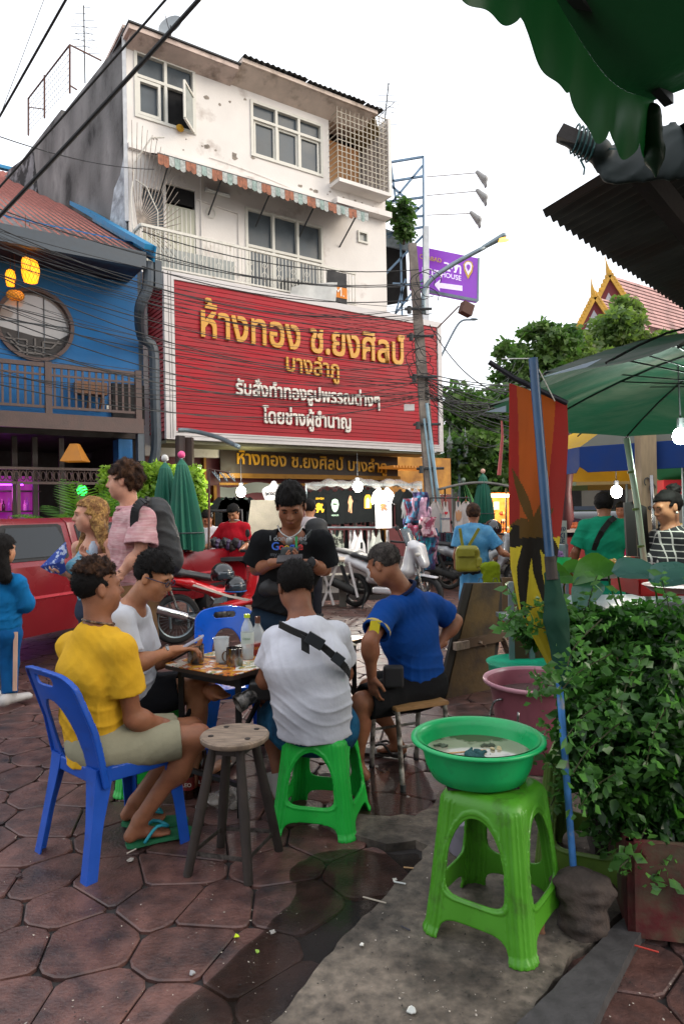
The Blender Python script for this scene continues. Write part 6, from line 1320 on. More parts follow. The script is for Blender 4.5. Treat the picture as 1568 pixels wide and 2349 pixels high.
# big heart shaped leaves
tr=thing('taro_plant','plant with large heart shaped leaves rising above the shrub','plant',V((1.2,2.9,.4)));M_taro=mat('taro_leaf','#356b28',.3,var=.2,vs=3,backl='#6fae2c',spec=.6);M_taro2=mat('taro_blue','#47706a',.25,var=.2,spec=.7,backl='#3f7a50')
for (px,py,D,L_,dx,dz,tilt,mt_) in ((1300,1320,2.95,.21,-.9,.1,.5,M_taro),(1395,1292,2.9,.19,-.9,-.25,.4,M_taro),(1360,1335,2.85,.15,-.6,-.6,.9,M_taro2),(1415,1310,2.8,.19,.8,.05,.6,M_taro2),(1250,1345,3.0,.13,-.8,-.4,.6,M_taro2),(1500,1330,2.7,.2,.9,.25,.5,M_taro2),(1335,1300,3.1,.12,-1,.0,.3,M_taro)):
 c=P(px,py,D);d=V((dx,-.35,dz)).normalized();up=V((0,-.5,.85));sd_=d.cross(up).normalized();nn2=sd_.cross(d);m=MB();vs=[];n=8
 for i in range(n+1):
  t=i/n;w=L_*.42*math.sin(PI*t**.62)**.8 if 0<i<n else 0
  for j in (-1,-.5,0,.5,1):vs.append(c+d*(t*L_-(.12*L_*abs(j) if t<.4 else 0))+sd_*w*j+nn2*(abs(j)*w*.25-.25*L_*t*t))
 m.add(vs,[(i*5+j,i*5+j+1,(i+1)*5+j+1,(i+1)*5+j) for i in range(n) for j in range(4)]);m.build('leaf',mt_,tr,True,fix=False)
 m=MB();m.tube(smoothpath([c,c+V((.03,.02,-.15)),V((1.2+rl.uniform(-.1,.2),2.85,.7))],4),.004,5);m.build('stalk',M_bush,tr)
# ------------------------------------------------ awnings overhead
def corrugated():
 tip=P(1243,487,3.2);z=tip.z;a2=hit(1560,705,tip,(0,0,1));e1=(a2-tip).normalized();b2=hit(1450,372,tip,(0,0,1));e2=(b2-tip).normalized()
 t=thing('corrugated_roof','dark corrugated metal roof sheet jutting from the right','roof',tip);L1,L2=3.2,2.6;n=42
 for s in range(3):
  m=MB();k0,k1=s*14,(s+1)*14;nu=(k1-k0)*8
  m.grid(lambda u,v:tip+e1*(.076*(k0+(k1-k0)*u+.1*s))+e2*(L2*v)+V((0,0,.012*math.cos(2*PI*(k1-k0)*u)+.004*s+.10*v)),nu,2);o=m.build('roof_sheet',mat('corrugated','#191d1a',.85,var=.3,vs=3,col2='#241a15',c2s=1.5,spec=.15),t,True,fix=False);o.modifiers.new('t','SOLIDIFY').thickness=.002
 return tip,e1,e2
tip,e1_,e2_=corrugated()
m=MB();m.bar(P(1440,355,2.6),P(1640,600,2.9),.06,.09);tag(m.build('roof_beam',M_dkw,None),'dark timber beam under the corrugated roof','beam')
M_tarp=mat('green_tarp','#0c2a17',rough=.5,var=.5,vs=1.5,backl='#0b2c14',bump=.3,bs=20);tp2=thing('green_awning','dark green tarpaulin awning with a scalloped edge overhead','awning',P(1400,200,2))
E0,E1=P(1060,-210,1.53),P(1500,252,2.30);bkv=V((1.9,-.35,.18));nsc=4.2
def tarp(u,v):p=E0.lerp(E1,u)+bkv*v;return p+V((0,0,.05*math.sin(u*7)*(1-v)+.03*math.sin(u*22+v*3)*v+.05*math.sin(v*8)))
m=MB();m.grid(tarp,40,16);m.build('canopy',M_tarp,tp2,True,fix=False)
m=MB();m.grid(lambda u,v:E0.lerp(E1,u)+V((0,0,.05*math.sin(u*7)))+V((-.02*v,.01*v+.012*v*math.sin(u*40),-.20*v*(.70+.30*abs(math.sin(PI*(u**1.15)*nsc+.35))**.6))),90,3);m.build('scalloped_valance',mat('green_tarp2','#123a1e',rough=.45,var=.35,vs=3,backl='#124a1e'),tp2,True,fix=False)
m=MB();m.bar(E0+V((.05,0,.03)),E1+V((.05,0,.03)),.03);m.bar(tarp(.1,.5)+V((0,0,.02)),tarp(.95,.5)+V((0,0,.02)),.03);m.build('awning_frame',M_tin,tp2,kind='stuff')
S=SDF();S.cone(P(1492,262,2.3),P(1500,360,2.3),.035,.03,.02);S.cone(P(1500,350,2.3),P(1504,405,2.3),.03,.008,.02);S.wr=folds(.006,1.3,8);a,b=S.mesh(.008);rawmesh('hanging_corner',a,b,tp2,MATS['green_tarp2'])
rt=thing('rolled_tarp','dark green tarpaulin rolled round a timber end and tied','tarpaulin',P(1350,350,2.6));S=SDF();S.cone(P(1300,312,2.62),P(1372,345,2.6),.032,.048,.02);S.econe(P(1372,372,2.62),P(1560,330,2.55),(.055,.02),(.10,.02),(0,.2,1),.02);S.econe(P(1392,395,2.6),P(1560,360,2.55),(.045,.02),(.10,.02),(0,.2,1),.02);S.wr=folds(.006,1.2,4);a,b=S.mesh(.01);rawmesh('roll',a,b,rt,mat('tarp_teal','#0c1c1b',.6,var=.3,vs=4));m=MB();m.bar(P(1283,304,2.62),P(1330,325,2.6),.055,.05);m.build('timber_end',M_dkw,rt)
for k in range(5):c=P(1318+k*9,318+k*5,2.6);m=MB();m.tube([c+V((.01*math.sin(t),.05*math.cos(t),.05*math.sin(t))) for t in [j*PI/6 for j in range(13)]],.004,4);m.build('binding',mat('cord','#1f4a4a',.6),rt)
m=MB();m.tube([P(1372,340,2.6),P(1440,342,2.5)],.003,4);m.tube([P(1330,365,2.6),P(1340,385,2.6),P(1338,400,2.6)],.004,4);m.build('cord',MATS['cord'],rt,kind='stuff')
# ------------------------------------------------ big green umbrella and its neighbours
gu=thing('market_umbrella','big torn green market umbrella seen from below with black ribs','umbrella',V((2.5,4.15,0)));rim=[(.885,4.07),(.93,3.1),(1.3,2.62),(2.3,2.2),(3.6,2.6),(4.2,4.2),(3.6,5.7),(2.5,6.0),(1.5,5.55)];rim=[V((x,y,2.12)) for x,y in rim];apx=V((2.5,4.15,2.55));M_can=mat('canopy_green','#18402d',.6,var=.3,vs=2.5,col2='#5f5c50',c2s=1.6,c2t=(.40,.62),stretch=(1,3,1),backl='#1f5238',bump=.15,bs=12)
n=len(rim);hub=V((2.5,4.15,2.22))
for i in range(n):
 a,b=rim[i],rim[(i+1)%n]
 def f(u,v):e=a.lerp(b,u);e=e.lerp(apx,.06*4*u*(1-u));p=e.lerp(apx,v);return p+V((0,0,.07*math.sin(PI*v)*(.7+.3*(1-4*u*(1-u)))-.03*4*u*(1-u)*(1-v)))
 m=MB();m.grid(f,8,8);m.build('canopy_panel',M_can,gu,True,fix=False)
 m=MB();m.tube([a.lerp(apx,v)+V((0,0,.07*math.sin(PI*v)-.01)) for v in [k/6 for k in range(7)]],.007,5);m.build('rib',M_blk,gu)
 ab=a.lerp(b,.5);m=MB();m.tube([ab.lerp(apx,v)+V((0,0,.10*math.sin(PI*v)-.015)) for v in [k/6 for k in range(7)]],.006,5);m.build('rib',M_blk,gu);m=MB();m.tube([ab.lerp(apx,.45)+V((0,0,.07)),hub],.0045,4);m.build('strut',M_blk,gu)
 q=a.lerp(apx,.5)+V((0,0,.055));m=MB();m.tube([q,hub],.0055,4);m.build('strut',M_blk,gu)
m=MB();m.tube([hub,apx],.02,8);m.tube([V((2.5,4.15,0)),hub],.02,8);m.build('pole',M_bp,gu)
m=MB();m.quad(P(1240,866,3.08),P(1345,842,2.9),P(1380,822,2.85),P(1262,858,3.1));m.quad(P(1112,945,4),P(1160,930,3.9),P(1160,945,3.9));m.build('torn_flap',mat('torn_grey','#7f8b95',.7),gu,kind='stuff',fix=False)
wp=thing('bamboo_pole','pale green painted pole leaning under the big umbrella','pole',P(1482,1340,4.3));m=MB();m.tube([P(1436,1005,4.3),P(1462,1165,4.3),P(1490,1400,4.3)],.019,10);m.build('shaft',mat('pale_pole','#a9c0a4',.4,var=.1),wp,True)
for y in (1080,1165,1250):t=(y-1005)/395;m=MB();m.tube([P(1436+54*t,y,4.3),P(1437+54*t,y+5,4.3)],.0225,10);m.build('node',MATS['plastic_oldgreen'],wp)
u2=thing('striped_umbrella','yellow blue and green panelled parasol behind the green umbrella','umbrella',V((4.0,7.9,0)));c2=V((3.95,7.9,0));zz_=2.12;ap2=V((3.95,7.9,2.75));cs_=[mat('u_blue','#123f86',.7,backl='#164a9a'),mat('u_yellow','#b08a12',.7,backl='#c8a018'),mat('u_green','#1f6a4a',.7,backl='#2a8a5a'),mat('u_olive','#3a3a30',.7)]
for i in range(8):
 a0_,a1_=PI+i*PI/4-.25,PI+(i+1)*PI/4-.25;p0=c2+V((1.75*math.cos(a0_),1.75*math.sin(a0_),zz_));p1=c2+V((1.75*math.cos(a1_),1.75*math.sin(a1_),zz_));m=MB();m.grid(lambda u,v:p0.lerp(p1,u).lerp(ap2,v)+V((0,0,.1*math.sin(PI*v))),4,5);m.build('canopy_panel',cs_[(1,3,2,1,0,2,1,0)[i]],u2,True,fix=False)
 m=MB();poly=[p0,p1,p1-V((0,0,.2)),p1.lerp(p0,.06)-V((0,0,.26)),p1.lerp(p0,.94)-V((0,0,.26)),p0-V((0,0,.2))];m.prism(poly,(p0-c2).normalized()*.004*V((1,1,0)).length);m.build('valance',cs_[(0,0,2,1,0,2,1,0)[i]],u2)
m=MB();m.tube([V((3.95,7.9,0)),ap2],.02,8);m.build('pole',M_gal,u2)
u3=thing('beige_umbrella','beige and pale green parasol further back over the fruit stall','umbrella',V((5.0,12,0)));c3=V((5.0,12,0))
for i in range(8):
 a0_,a1_=i*PI/4,(i+1)*PI/4;p0=c3+V((1.9*math.cos(a0_),1.9*math.sin(a0_),2.15));p1=c3+V((1.9*math.cos(a1_),1.9*math.sin(a1_),2.15));q=mat('u_beige','#a08a58',.7,backl='#b89a60') if i%2 else mat('u_pale','#7d8a72',.7,backl='#8fa080');m=MB();m.quad(p0,p1,V((5.0,12,2.75)));m.build('canopy_panel',q,u3,fix=False);m=MB();m.prism([p0,p1,p1-V((0,0,.3)),p0-V((0,0,.3))],(0,.004,0));m.build('valance',q,u3)
m=MB();m.tube([c3,V((5.0,12,2.7))],.025,8);m.build('pole',M_gal,u3)
# closed umbrellas
def closed(label,px,ptip,pbot,D,r,mt,cap,pole=None):
 a,b=P(px[0],ptip,D),P(px[1],pbot,D);t=thing('closed_umbrella',label,'umbrella',V((b.x,b.y,0)),0,'closed green umbrellas');m=MB();n=28;pr=[(.02,0),(.35,.08),(.6,.3),(.85,.6),(1.,.85),(.95,1.)];vs=[]
 for rr_,h in pr:
  for j in range(n):an=2*PI*j/n;q=r*rr_*(1+.16*(1 if j%2 else-1)*min(1,h*3)) ;vs.append(a.lerp(b,h)+V((q*math.cos(an),q*math.sin(an),.02*math.sin(an*3)*h)))
 m.add(vs,[(i*n+j,i*n+(j+1)%n,(i+1)*n+(j+1)%n,(i+1)*n+j) for i in range(len(pr)-1) for j in range(n)]);m.build('folded_canopy',mt,t,fix=False);m=MB();m.tube([a+V((0,0,.08)),a,V((b.x,b.y,0))],.018,6);m.build('pole',M_gal,t);m=MB();m.sph(a+V((0,0,.04)),(.05,.05,.05),8);m.build('cap',mat('cap'+cap,cap,.5),t,True)
 m=MB();c=a.lerp(b,.82);m.tube([c+V((r*1.12*math.cos(k*PI/6),r*1.12*math.sin(k*PI/6),.01)) for k in range(13)],.008,4);m.build('tie',M_tin,t)
M_cu=mat('umb_green','#135c48',.7,var=.15,vs=5)
closed('closed green umbrella with a white tip beside the hedge bush',(378,388),1058,1260,9.0,.20,M_cu,'#b8b8b4');closed('closed green umbrella with a pink tip beside the hedge bush',(416,430),1050,1262,8.8,.20,M_cu,'#e0508a')
closed('closed green umbrella beside the lit snack cart',(1107,1108),1085,1200,14,.20,M_cu,'#c79a8a');closed('slim closed green umbrella behind the lamp post',(1062,1075),1105,1165,15,.13,M_cu,'#6a7a6a')
# shophouse row and awning behind the camera, unseen; added to darken foreground and reflections
ro_=thing('unseen_shop_row','row of shophouses behind the viewer with a deep awning','building',(0,-8,0));m=MB();m.box((-16,-20,0),(16,-15,8));m.build('wall',mat('row_wall','#8a8276',.9,var=.1),ro_);m=MB();m.box((-16,-15,3.0),(16,-13.5,3.06));m.build('awning',mat('row_awning','#23402f',.8),ro_)
for i in range(10):
 m=MB();m.box((-14+i*3,-14.99,4.5),(-12.6+i*3,-14.95,6.2));m.build('window',M_glass,ro_)
mh=thing('unseen_block','low market hall standing out of view on the right of the street','building',(15,12,0));m=MB();m.box((14,4,0),(17,21,4.2));m.build('wall',mat('block_wall','#5d564c',.9,var=.2),mh)  # unseen block, added so the pickup's glass and paint reflect something dark
# ------------------------------------------------ red pickup
M_car=mat('car_red','#6e0d17',rough=.3,var=.06,vs=2,coat=.15,spec=.4,bump=.02,bs=4);M_cglass=mat('car_glass','#10161a',.08,var=.1,vs=2,spec=.45);M_rub=mat('rubber','#1a1a1b',.8,var=.2,vs=30)
cp=V((-2.73,7.1,0));cdv=V((.4,.917,0));cnv=V((.917,-.4,0));pk=thing('pickup_truck','dark red double cab pickup parked on the left','pickup',cp+cnv*-.8)
def CM(v):return cp+cdv*v.x+cnv*v.y+V((0,0,v.z)) # x back along the side, y outwards, z up
def side(poly,y,x0=None):return [(a,y,z) for a,z in poly]
# cross sections of the body along x: (x, roof z or bed z, halfwidth top)
def body(name,x0,x1,zt,cab):
 m=MB(CM);w=1.62
 if cab:sec=[(.0,.36),(.035,.5),(.055,.78),(.03,1.03),(-.05,1.1),(-.17,1.44),(-.25,1.49),(-w+.25,1.49),(-w+.17,1.44),(-w+.05,1.1),(-w,.8),(-w,.36)]
 else:sec=[(.0,.4),(.035,.5),(.055,.78),(.03,.98),(.0,1.02),(-.06,1.02),(-.07,.55),(-w+.07,.55),(-w+.06,1.02),(-w,1.0),(-w,.4)]
 n=len(sec);vs=[(x,y,z) for x in (x0,x0+.02,x1-.02,x1) for y,z in sec];sh_=[(.985 if k in (0,3) else 1.) for k in range(4)]
 vs=[(x,-w/2+(y+w/2)*sh_[i // n],z) for i,(x,y,z) in enumerate(vs)]
 m.add(vs,[(i*n+j,i*n+(j+1)%n,(i+1)*n+(j+1)%n,(i+1)*n+j) for i in range(3) for j in range(n)]+[tuple(range(n)),tuple(3*n+j for j in range(n))])
 return m.build(name,M_car,pk,'auto')
body('front_door',-.95,-.012,1.5,True);body('rear_door',.0,.95,1.5,True);body('cab_back',.962,1.25,1.5,True);body('bed',1.30,3.5,1.0,False);body('front_wing',-2.1,-.962,1.02,False)
m=MB(CM);m.box((-.94,-1.6,.37),(1.2,-.02,1.0));m.box((-2.0,-1.6,.9),(-.97,-.1,1.03));m.build('underbody',M_tin,pk)
def win(x0,x1,z0,z1,nm):
 m=MB(CM)
 def yy(z):return .008+(-.05+(-.12)*(z-1.1)/.34 if z>1.1 else .03-.08*(z-1.03)/.07 if z>1.03 else .03+.025*(1.03-z)/.25)
 zz=[z0,z0+.02,1.03 if z0<1.03 else z0+.03,1.1,1.2,1.3,z1-.02,z1];zz=sorted(set(z for z in zz if z0<=z<=z1))
 for e,mt_,g in ((.03,M_rub,0),(.0,M_cglass,.006)):
  m=MB(CM);vs=[];ins=.0 if e else .03
  zs_=[max(z,z0+ins) for z in zz];zs_=[min(z,z1-ins) for z in zs_]
  for z in zs_:
   r=.04 if z in (zs_[0],zs_[-1]) else 0
   vs+=[(x0+ins+r,yy(z)+g,z),(x1-ins-r,yy(z)+g,z)]
  m.add(vs,[(2*i,2*i+1,2*i+3,2*i+2) for i in range(len(zs_)-1)]);o=m.build('window_seal' if e else nm,mt_,pk,fix=False)
win(-.85,-.10,1.08,1.43,'window');win(.08,.82,1.0,1.43,'window')
m=MB(CM);m.box((-.22,.045,.93),(-.07,.07,1.0));m.build('door_handle',M_rub,pk);m=MB(CM);m.box((-2.1,.05,.72),(3.5,.062,.745));m.build('trim_strip',mat('trim_red','#b03a44',.3),pk)
for x in (-1.55,2.5):
 for y in (.0,-1.5):
  t_=MB(CM);t_.lathe([(.2,-.1),(.32,-.1),(.335,-.05),(.335,.05),(.32,.09),(.2,.09)],(x,y-.05,.335),28,(0,1,0));w_=t_.build('wheel',M_rub,pk,'auto');m=MB(CM);m.lathe([(0,.04),(.08,.06),(.19,.03),(.2,.08)],(x,y-.05,.335),20,(0,1,0));m.build('rim',M_gal,w_,'auto')
m=MB(CM);m.box((3.5,-1.6,.5),(3.53,.0,1.0));m.build('tailgate',M_car,pk);m=MB(CM);m.tube([(3.2,-.02,1.02),(3.2,-.02,1.55),(3.2,-1.5,1.55),(3.2,-1.5,1.02)],.02,6);m.build('rack_bar',M_tin,pk)
# ------------------------------------------------ motorbikes
def wheel(par,c,r,w,spokes=True,rimm=None):
 m=MB();c=V(c);m.lathe([(r-.07,-w*.35),(r-.03,-w*.5),(r-.008,-w*.3),(r,0),(r-.008,w*.3),(r-.03,w*.5),(r-.07,w*.35),(r-.075,0),(r-.07,-w*.35)],c,40,(0,1,0));wh=m.build('wheel',M_rub,par,True,local=True)
 m=MB();m.lathe([(r-.085,-.02),(r-.065,-.028),(r-.06,0),(r-.065,.028),(r-.085,.02),(r-.085,-.02)],c,40,(0,1,0));m.tube([c-V((0,.05,0)),c+V((0,.05,0))],.03,12)
 if spokes:
  for i in range(28):a=2*PI*i/28;b=a+(.25 if i%2 else-.25);g=.03 if i%2 else-.03;m.tube([c+V((.03*math.cos(b*1),g,.03*math.sin(b))),c+V(((r-.075)*math.cos(a),g*.2,(r-.075)*math.sin(a)))],.0018,3)
 else:
  for i in range(5):a=2*PI*i/5;m.bar(c+V((.02*math.cos(a),0,.02*math.sin(a))),c+V(((r-.07)*math.cos(a),0,(r-.07)*math.sin(a))),.03,.03,(0,1,0))
 m.build('rim',rimm or M_gal,wh,'auto',local=True,kind='stuff');return wh
def sdfpart(par,nm,mt,fn,res=.01,wr=None):
 S=SDF();fn(S);S.wr=wr;a,b=S.mesh(res);return rawmesh(nm,a,b,par,mt,local=True)
def disk(par,c,r):m=MB();m.lathe([(r*.45,.004),(r,.004),(r,-.004),(r*.45,-.004),(r*.45,.004)],c,28,(0,1,0));m.build('brake_disc',M_st,par,local=True)
# red underbone bike; local x forward, y left; right side (-y) faces the camera
rb3=G(405,1477);fb3=V((-.92,8.5,0));dv=(fb3-rb3);mb=thing('motorbike','red motorbike with black seat and helmets hung on it beside the pickup','motorbike',rb3,math.atan2(dv.y,dv.x));WB=1.22
M_mred=mat('bike_red','#c0141c',rough=.2,coat=.6,var=.03);M_seat=mat('bike_seat','#26272a',.55,var=.1,bump=.3,bs=150);M_eng=mat('engine','#5b5a58',.45,metal=.6,var=.35,vs=25,bump=.5,bs=50)
wheel(mb,(0,0,.29),.29,.09);wheel(mb,(WB,0,.29),.29,.08)
sdfpart(mb,'tail_cowl',M_mred,lambda S:(S.econe((-.38,0,.84),(.15,0,.70),(.05,.03),(.10,.07),(0,1,0),.03),S.econe((.15,0,.70),(.50,0,.56),(.10,.07),(.09,.06),(0,1,0),.04),S.econe((.45,0,.55),(.70,0,.58),(.08,.05),(.06,.05),(0,1,0),.03)))
sdfpart(mb,'seat',M_seat,lambda S:(S.econe((-.30,0,.86),(.02,0,.83),(.09,.035),(.12,.05),(0,1,0),.04),S.econe((.02,0,.83),(.42,0,.74),(.12,.05),(.09,.045),(0,1,0),.05)))
sdfpart(mb,'leg_shield',M_mred,lambda S:(S.econe((1.02,0,.88),(.92,0,.45),(.13,.05),(.20,.06),(0,1,0),.05),S.econe((.92,0,.45),(.55,0,.38),(.18,.05),(.08,.05),(0,1,0),.05),S.ell((1.05,0,.98),(.10,.13,.10),None,.04)))
sdfpart(mb,'front_mudguard',M_mred,lambda S:(S.econe((WB-.22,0,.60),(WB+.02,0,.63),(.06,.02),(.06,.02),(0,1,0),.02),S.econe((WB+.02,0,.63),(WB+.22,0,.52),(.06,.02),(.05,.02),(0,1,0),.02)))
sdfpart(mb,'rear_mudguard',M_rub,lambda S:(S.econe((-.40,0,.55),(-.2,0,.66),(.06,.02),(.07,.02),(0,1,0),.02),S.econe((-.2,0,.66),(.15,0,.62),(.07,.02),(.07,.02),(0,1,0),.02)))
sdfpart(mb,'engine',M_eng,lambda S:(S.box((.55,0,.33),(.14,.11,.09),None,.02,.02),S.cone((.62,0,.36),(.78,0,.42),.065,.06,.02),S.cone((.50,-.12,.33),(.50,-.14,.33),.08,.08,.01)),.012)
m=MB();m.tube([(.62,-.10,.30),(.45,-.15,.24),(.15,-.17,.30),(.02,-.18,.36)],[.015,.017,.02,.022],8);m.build('exhaust_pipe',M_st,mb,True,local=True)
m=MB();m.lathe([(.02,0),(.045,.01),(.05,.04),(.05,.36),(.045,.40),(.02,.41)],(.08,-.19,.33),20,(-.93,0,.32));m.build('silencer',mat('chrome','#c6c6c8',.12,metal=1,var=.05),mb,'auto',local=True)
m=MB();m.bar((.0,-.09,.30),(.45,-.09,.33),.02,.05);m.bar((.0,.09,.30),(.45,.09,.33),.02,.05);m.build('swing_arm',M_gal,mb,local=True)
m=MB();m.tube([(.02,-.11,.34),(-.10,-.11,.66)],.018,8);m.tube([(-.02,.11,.34),(-.1,.11,.66)],.018,8);m.build('shock_absorber',M_st,mb,local=True)
m=MB();m.lathe([(.03,0),(.06,0),(.06,.01),(.03,.01)],(0,-.06,.29),20,(0,1,0));m.tube([(0,-.06,.35),(.5,-.1,.38)],.006,4);m.tube([(0,-.06,.23),(.5,-.1,.30)],.006,4);m.build('chain',M_tin,mb,local=True)
for g in (-1,1):m=MB();m.tube([(WB,g*.09,.29),(WB-.16,g*.09,.78)],.022,8);m.build('fork',M_st,mb,'auto',local=True)
m=MB();m.tube(smoothpath([(.93,-.33,1.03),(1.0,-.18,1.02),(1.04,0,1.0),(1.0,.18,1.02),(.93,.33,1.03)],3),.014,8);m.tube([(.93,-.34,1.03),(.96,-.22,1.03)],.02,8);m.tube([(.93,.34,1.03),(.96,.22,1.03)],.02,8);m.build('handlebar',M_rub,mb,True,local=True)
for g in (-1,1):m=MB();m.tube([(1.0,g*.2,1.03),(1.0,g*.3,1.22)],.006,5);m.lathe([(0,.01),(.045,.01),(.055,0),(.045,-.02),(0,-.025)],(1.0,g*.3,1.25),16,(-1,0,0));m.build('mirror',M_rub,mb,'auto',local=True)
sdfpart(mb,'headlight',mat('lamp_lens','#c9c4b8',.1,spec=.8),lambda S:S.ell((1.12,0,.98),(.05,.09,.06)),.01);m=MB();m.sph((.98,-.2,1.0),(.03,.03,.04),8);m.build('indicator',mat('amber_lens','#c85a14',.2),mb,True,local=True)
m=MB();m.bar((.35,-.1,.32),(.30,-.22,.0),.02);m.bar((.38,.1,.32),(.36,.18,.0),.02);m.build('stand',M_tin,mb,local=True);m=MB();m.bar((.35,-.14,.42),(.38,-.2,.52),.02,.06);m.tube([(.3,-.1,.4),(.3,-.25,.38)],.012,6);m.build('footrest',M_st,mb,local=True)
m=MB();m.add([(.12,-.108,.69),(.62,-.10,.50),(.86,-.15,.44),(.86,-.16,.47),(.62,-.105,.53),(.14,-.11,.71)],[(0,1,4,5),(1,2,3,4)]);m.build('white_stripe',M_wl,mb,local=True)
def helmet(label,c,r,rot,band=None):
 t=thing('helmet',label,'helmet',c,rot,'black motorbike helmets');M_hb=mat('helmet_black','#121417',.15,coat=.6,var=.05);S=SDF();S.ell((0,0,.02),(r*1.08,r*.92,r),None,0,clip=(((0,0,-.55*r),(0,0,-1)),));S.ell((0,0,-.05),(r*.9,r*.76,r*.8),None,.01,'s');S.box((r,0,.1*r),(r*.35,r*.62,r*.32),None,.02,.01,'s');a,b=S.mesh(.007);rawmesh('shell',a,b,t,M_hb,local=True)
 S=SDF();S.ell((.012,0,.02),(r*1.05,r*.9,r*.97),None,0,clip=(((0,0,r*.45),(0,0,1)),((0,0,-.2*r),(0,0,-1)),((.35*r,0,0),(-1,0,0))));a,b=S.mesh(.007);rawmesh('visor',a,b,t,mat('visor','#2a333a',.05,spec=1),local=True)
 if band:m=MB();m.tube([V((1.1*r*math.cos(t_),.94*r*math.sin(t_),-.2*r)) for t_ in [k*PI/10 for k in range(21)]],.006,5);m.build('band',band,t,True,local=True)
 return t
hc=P(510,1322,7.75);helmet('glossy black open helmet resting on the bike seat',hc,.135,-.7);helmet('black helmet with a blue rim hanging in front of the bike',P(540,1350,7.7),.125,-.9,mat('blue_band','#1a5aa8',.4))
def scooter(label,loc,rz,col,screen=True,name='scooter',group='parked scooters',dark=None):
 t=thing(name,label,'scooter',loc,rz,group);mt=mat('scoot'+col,col,.22,coat=.5,var=.04);L=1.28
 wheel(t,(0,0,.27),.27,.12,False,M_eng);wheel(t,(L,0,.27),.27,.10,False,M_eng)
 sdfpart(t,'rear_cowl',mt,lambda S:(S.econe((-.46,0,.86),(-.05,0,.74),(.05,.03),(.16,.09),(0,1,0),.04),S.econe((-.05,0,.74),(.36,0,.58),(.17,.10),(.13,.09),(0,1,0),.05),S.econe((.36,0,.5),(.62,0,.36),(.13,.08),(.15,.05),(0,1,0),.05)),.012)
 sdfpart(t,'seat',M_seat,lambda S:(S.econe((-.32,0,.90),(.05,0,.84),(.10,.035),(.14,.05),(0,1,0),.04),S.econe((.05,0,.83),(.45,0,.74),(.13,.05),(.10,.06),(0,1,0),.05)),.012)
 sdfpart(t,'front_apron',mt,lambda S:(S.econe((1.06,0,1.0),(1.02,0,.62),(.15,.07),(.24,.10),(0,1,0),.05),S.econe((1.02,0,.62),(.86,0,.30),(.22,.08),(.18,.05),(0,1,0),.05),S.econe((1.16,0,.95),(1.25,0,.72),(.16,.08),(.10,.07),(0,1,0),.06)),.012)
 sdfpart(t,'floorboard',mt,lambda S:(S.box((.68,0,.30),(.26,.17,.05),None,.03,.03),S.econe((.3,0,.45),(.9,0,.42),(.09,.07),(.09,.07),(0,1,0),.05)),.012)
 sdfpart(t,'front_mudguard',mt,lambda S:(S.econe((L-.15,0,.56),(L+.16,0,.52),(.08,.02),(.07,.02),(0,1,0),.03),),.012)
 sdfpart(t,'engine',M_eng,lambda S:(S.econe((-.02,.1,.28),(.42,.08,.32),(.10,.06),(.12,.07),(0,0,1),.03),),.014)
 sdfpart(t,'silencer',M_rub,lambda S:(S.econe((-.42,-.17,.44),(.10,-.17,.26),(.075,.065),(.06,.05),(0,0,1),.02),),.012)
 m=MB();m.tube([(-.05,-.12,.35),(-.18,-.12,.66)],.03,8);m.build('shock_absorber',M_rub,t,local=True);m=MB();m.box((-.5,-.09,.70),(-.44,.09,.78));m.build('tail_light',mat('tail_red','#8a1414',.2),t,local=True)
 for g in (-1,1):m=MB();m.tube([(L,g*.08,.27),(L-.14,g*.07,.72)],.02,8);m.build('fork',M_st,t,local=True)
 m=MB();m.tube(smoothpath([(.88,-.34,1.06),(.97,-.2,1.04),(1.02,0,1.03),(.97,.2,1.04),(.88,.34,1.06)],3),.016,8);m.build('handlebar',M_rub,t,True,local=True)
 for g in (-1,1):m=MB();m.tube([(1.0,g*.2,1.06),(1.0,g*.33,1.22)],.007,5);m.sph((1.0,g*.34,1.25),(.015,.06,.04),8);m.build('mirror',M_rub,t,True,local=True)
 for g in (-1,1):m=MB();m.sph((1.2,g*.10,.86),(.045,.055,.04),10);m.build('headlight',MATS['lamp_lens'],t,True,local=True)
 if screen:m=MB();m.grid(lambda u,v:(1.12-.12*v+.0-.08*(2*u-1)**2,(2*u-1)*(.17-.04*v),.98+.26*v),8,4);o=m.build('windscreen',mat('screen_smoke','#3b4a50',.06,alpha=.75,spec=.9),t,True,local=True);o.modifiers.new('t','SOLIDIFY').thickness=.004
 m=MB();m.bar((.3,-.1,.25),(.25,-.2,0),.02);m.build('stand',M_tin,t,local=True);return t
scooter('white maxi scooter with smoked windscreen parked in front of the shirt stall',G(815,1392),math.radians(-36),'#b9b7b9')
scooter('grey and white scooter parked beside the woman in the blue dress',G(1030,1352),math.radians(-10),'#8f9196',False);scooter('grey scooter on the far side of the woman in the blue dress',G(1175,1345)+V((.0,.6,0)),math.radians(190),'#a5a8ab')
helmet('white open helmet standing on the scooter behind the woman',P(1130,1215,11.5),.15,2.0);bpy.data.objects # noqa
scooter('red scooter far off behind the taxi sign',G(1330,1290)+V((0,-.5,0)),math.radians(170),'#9a1a1e',False)
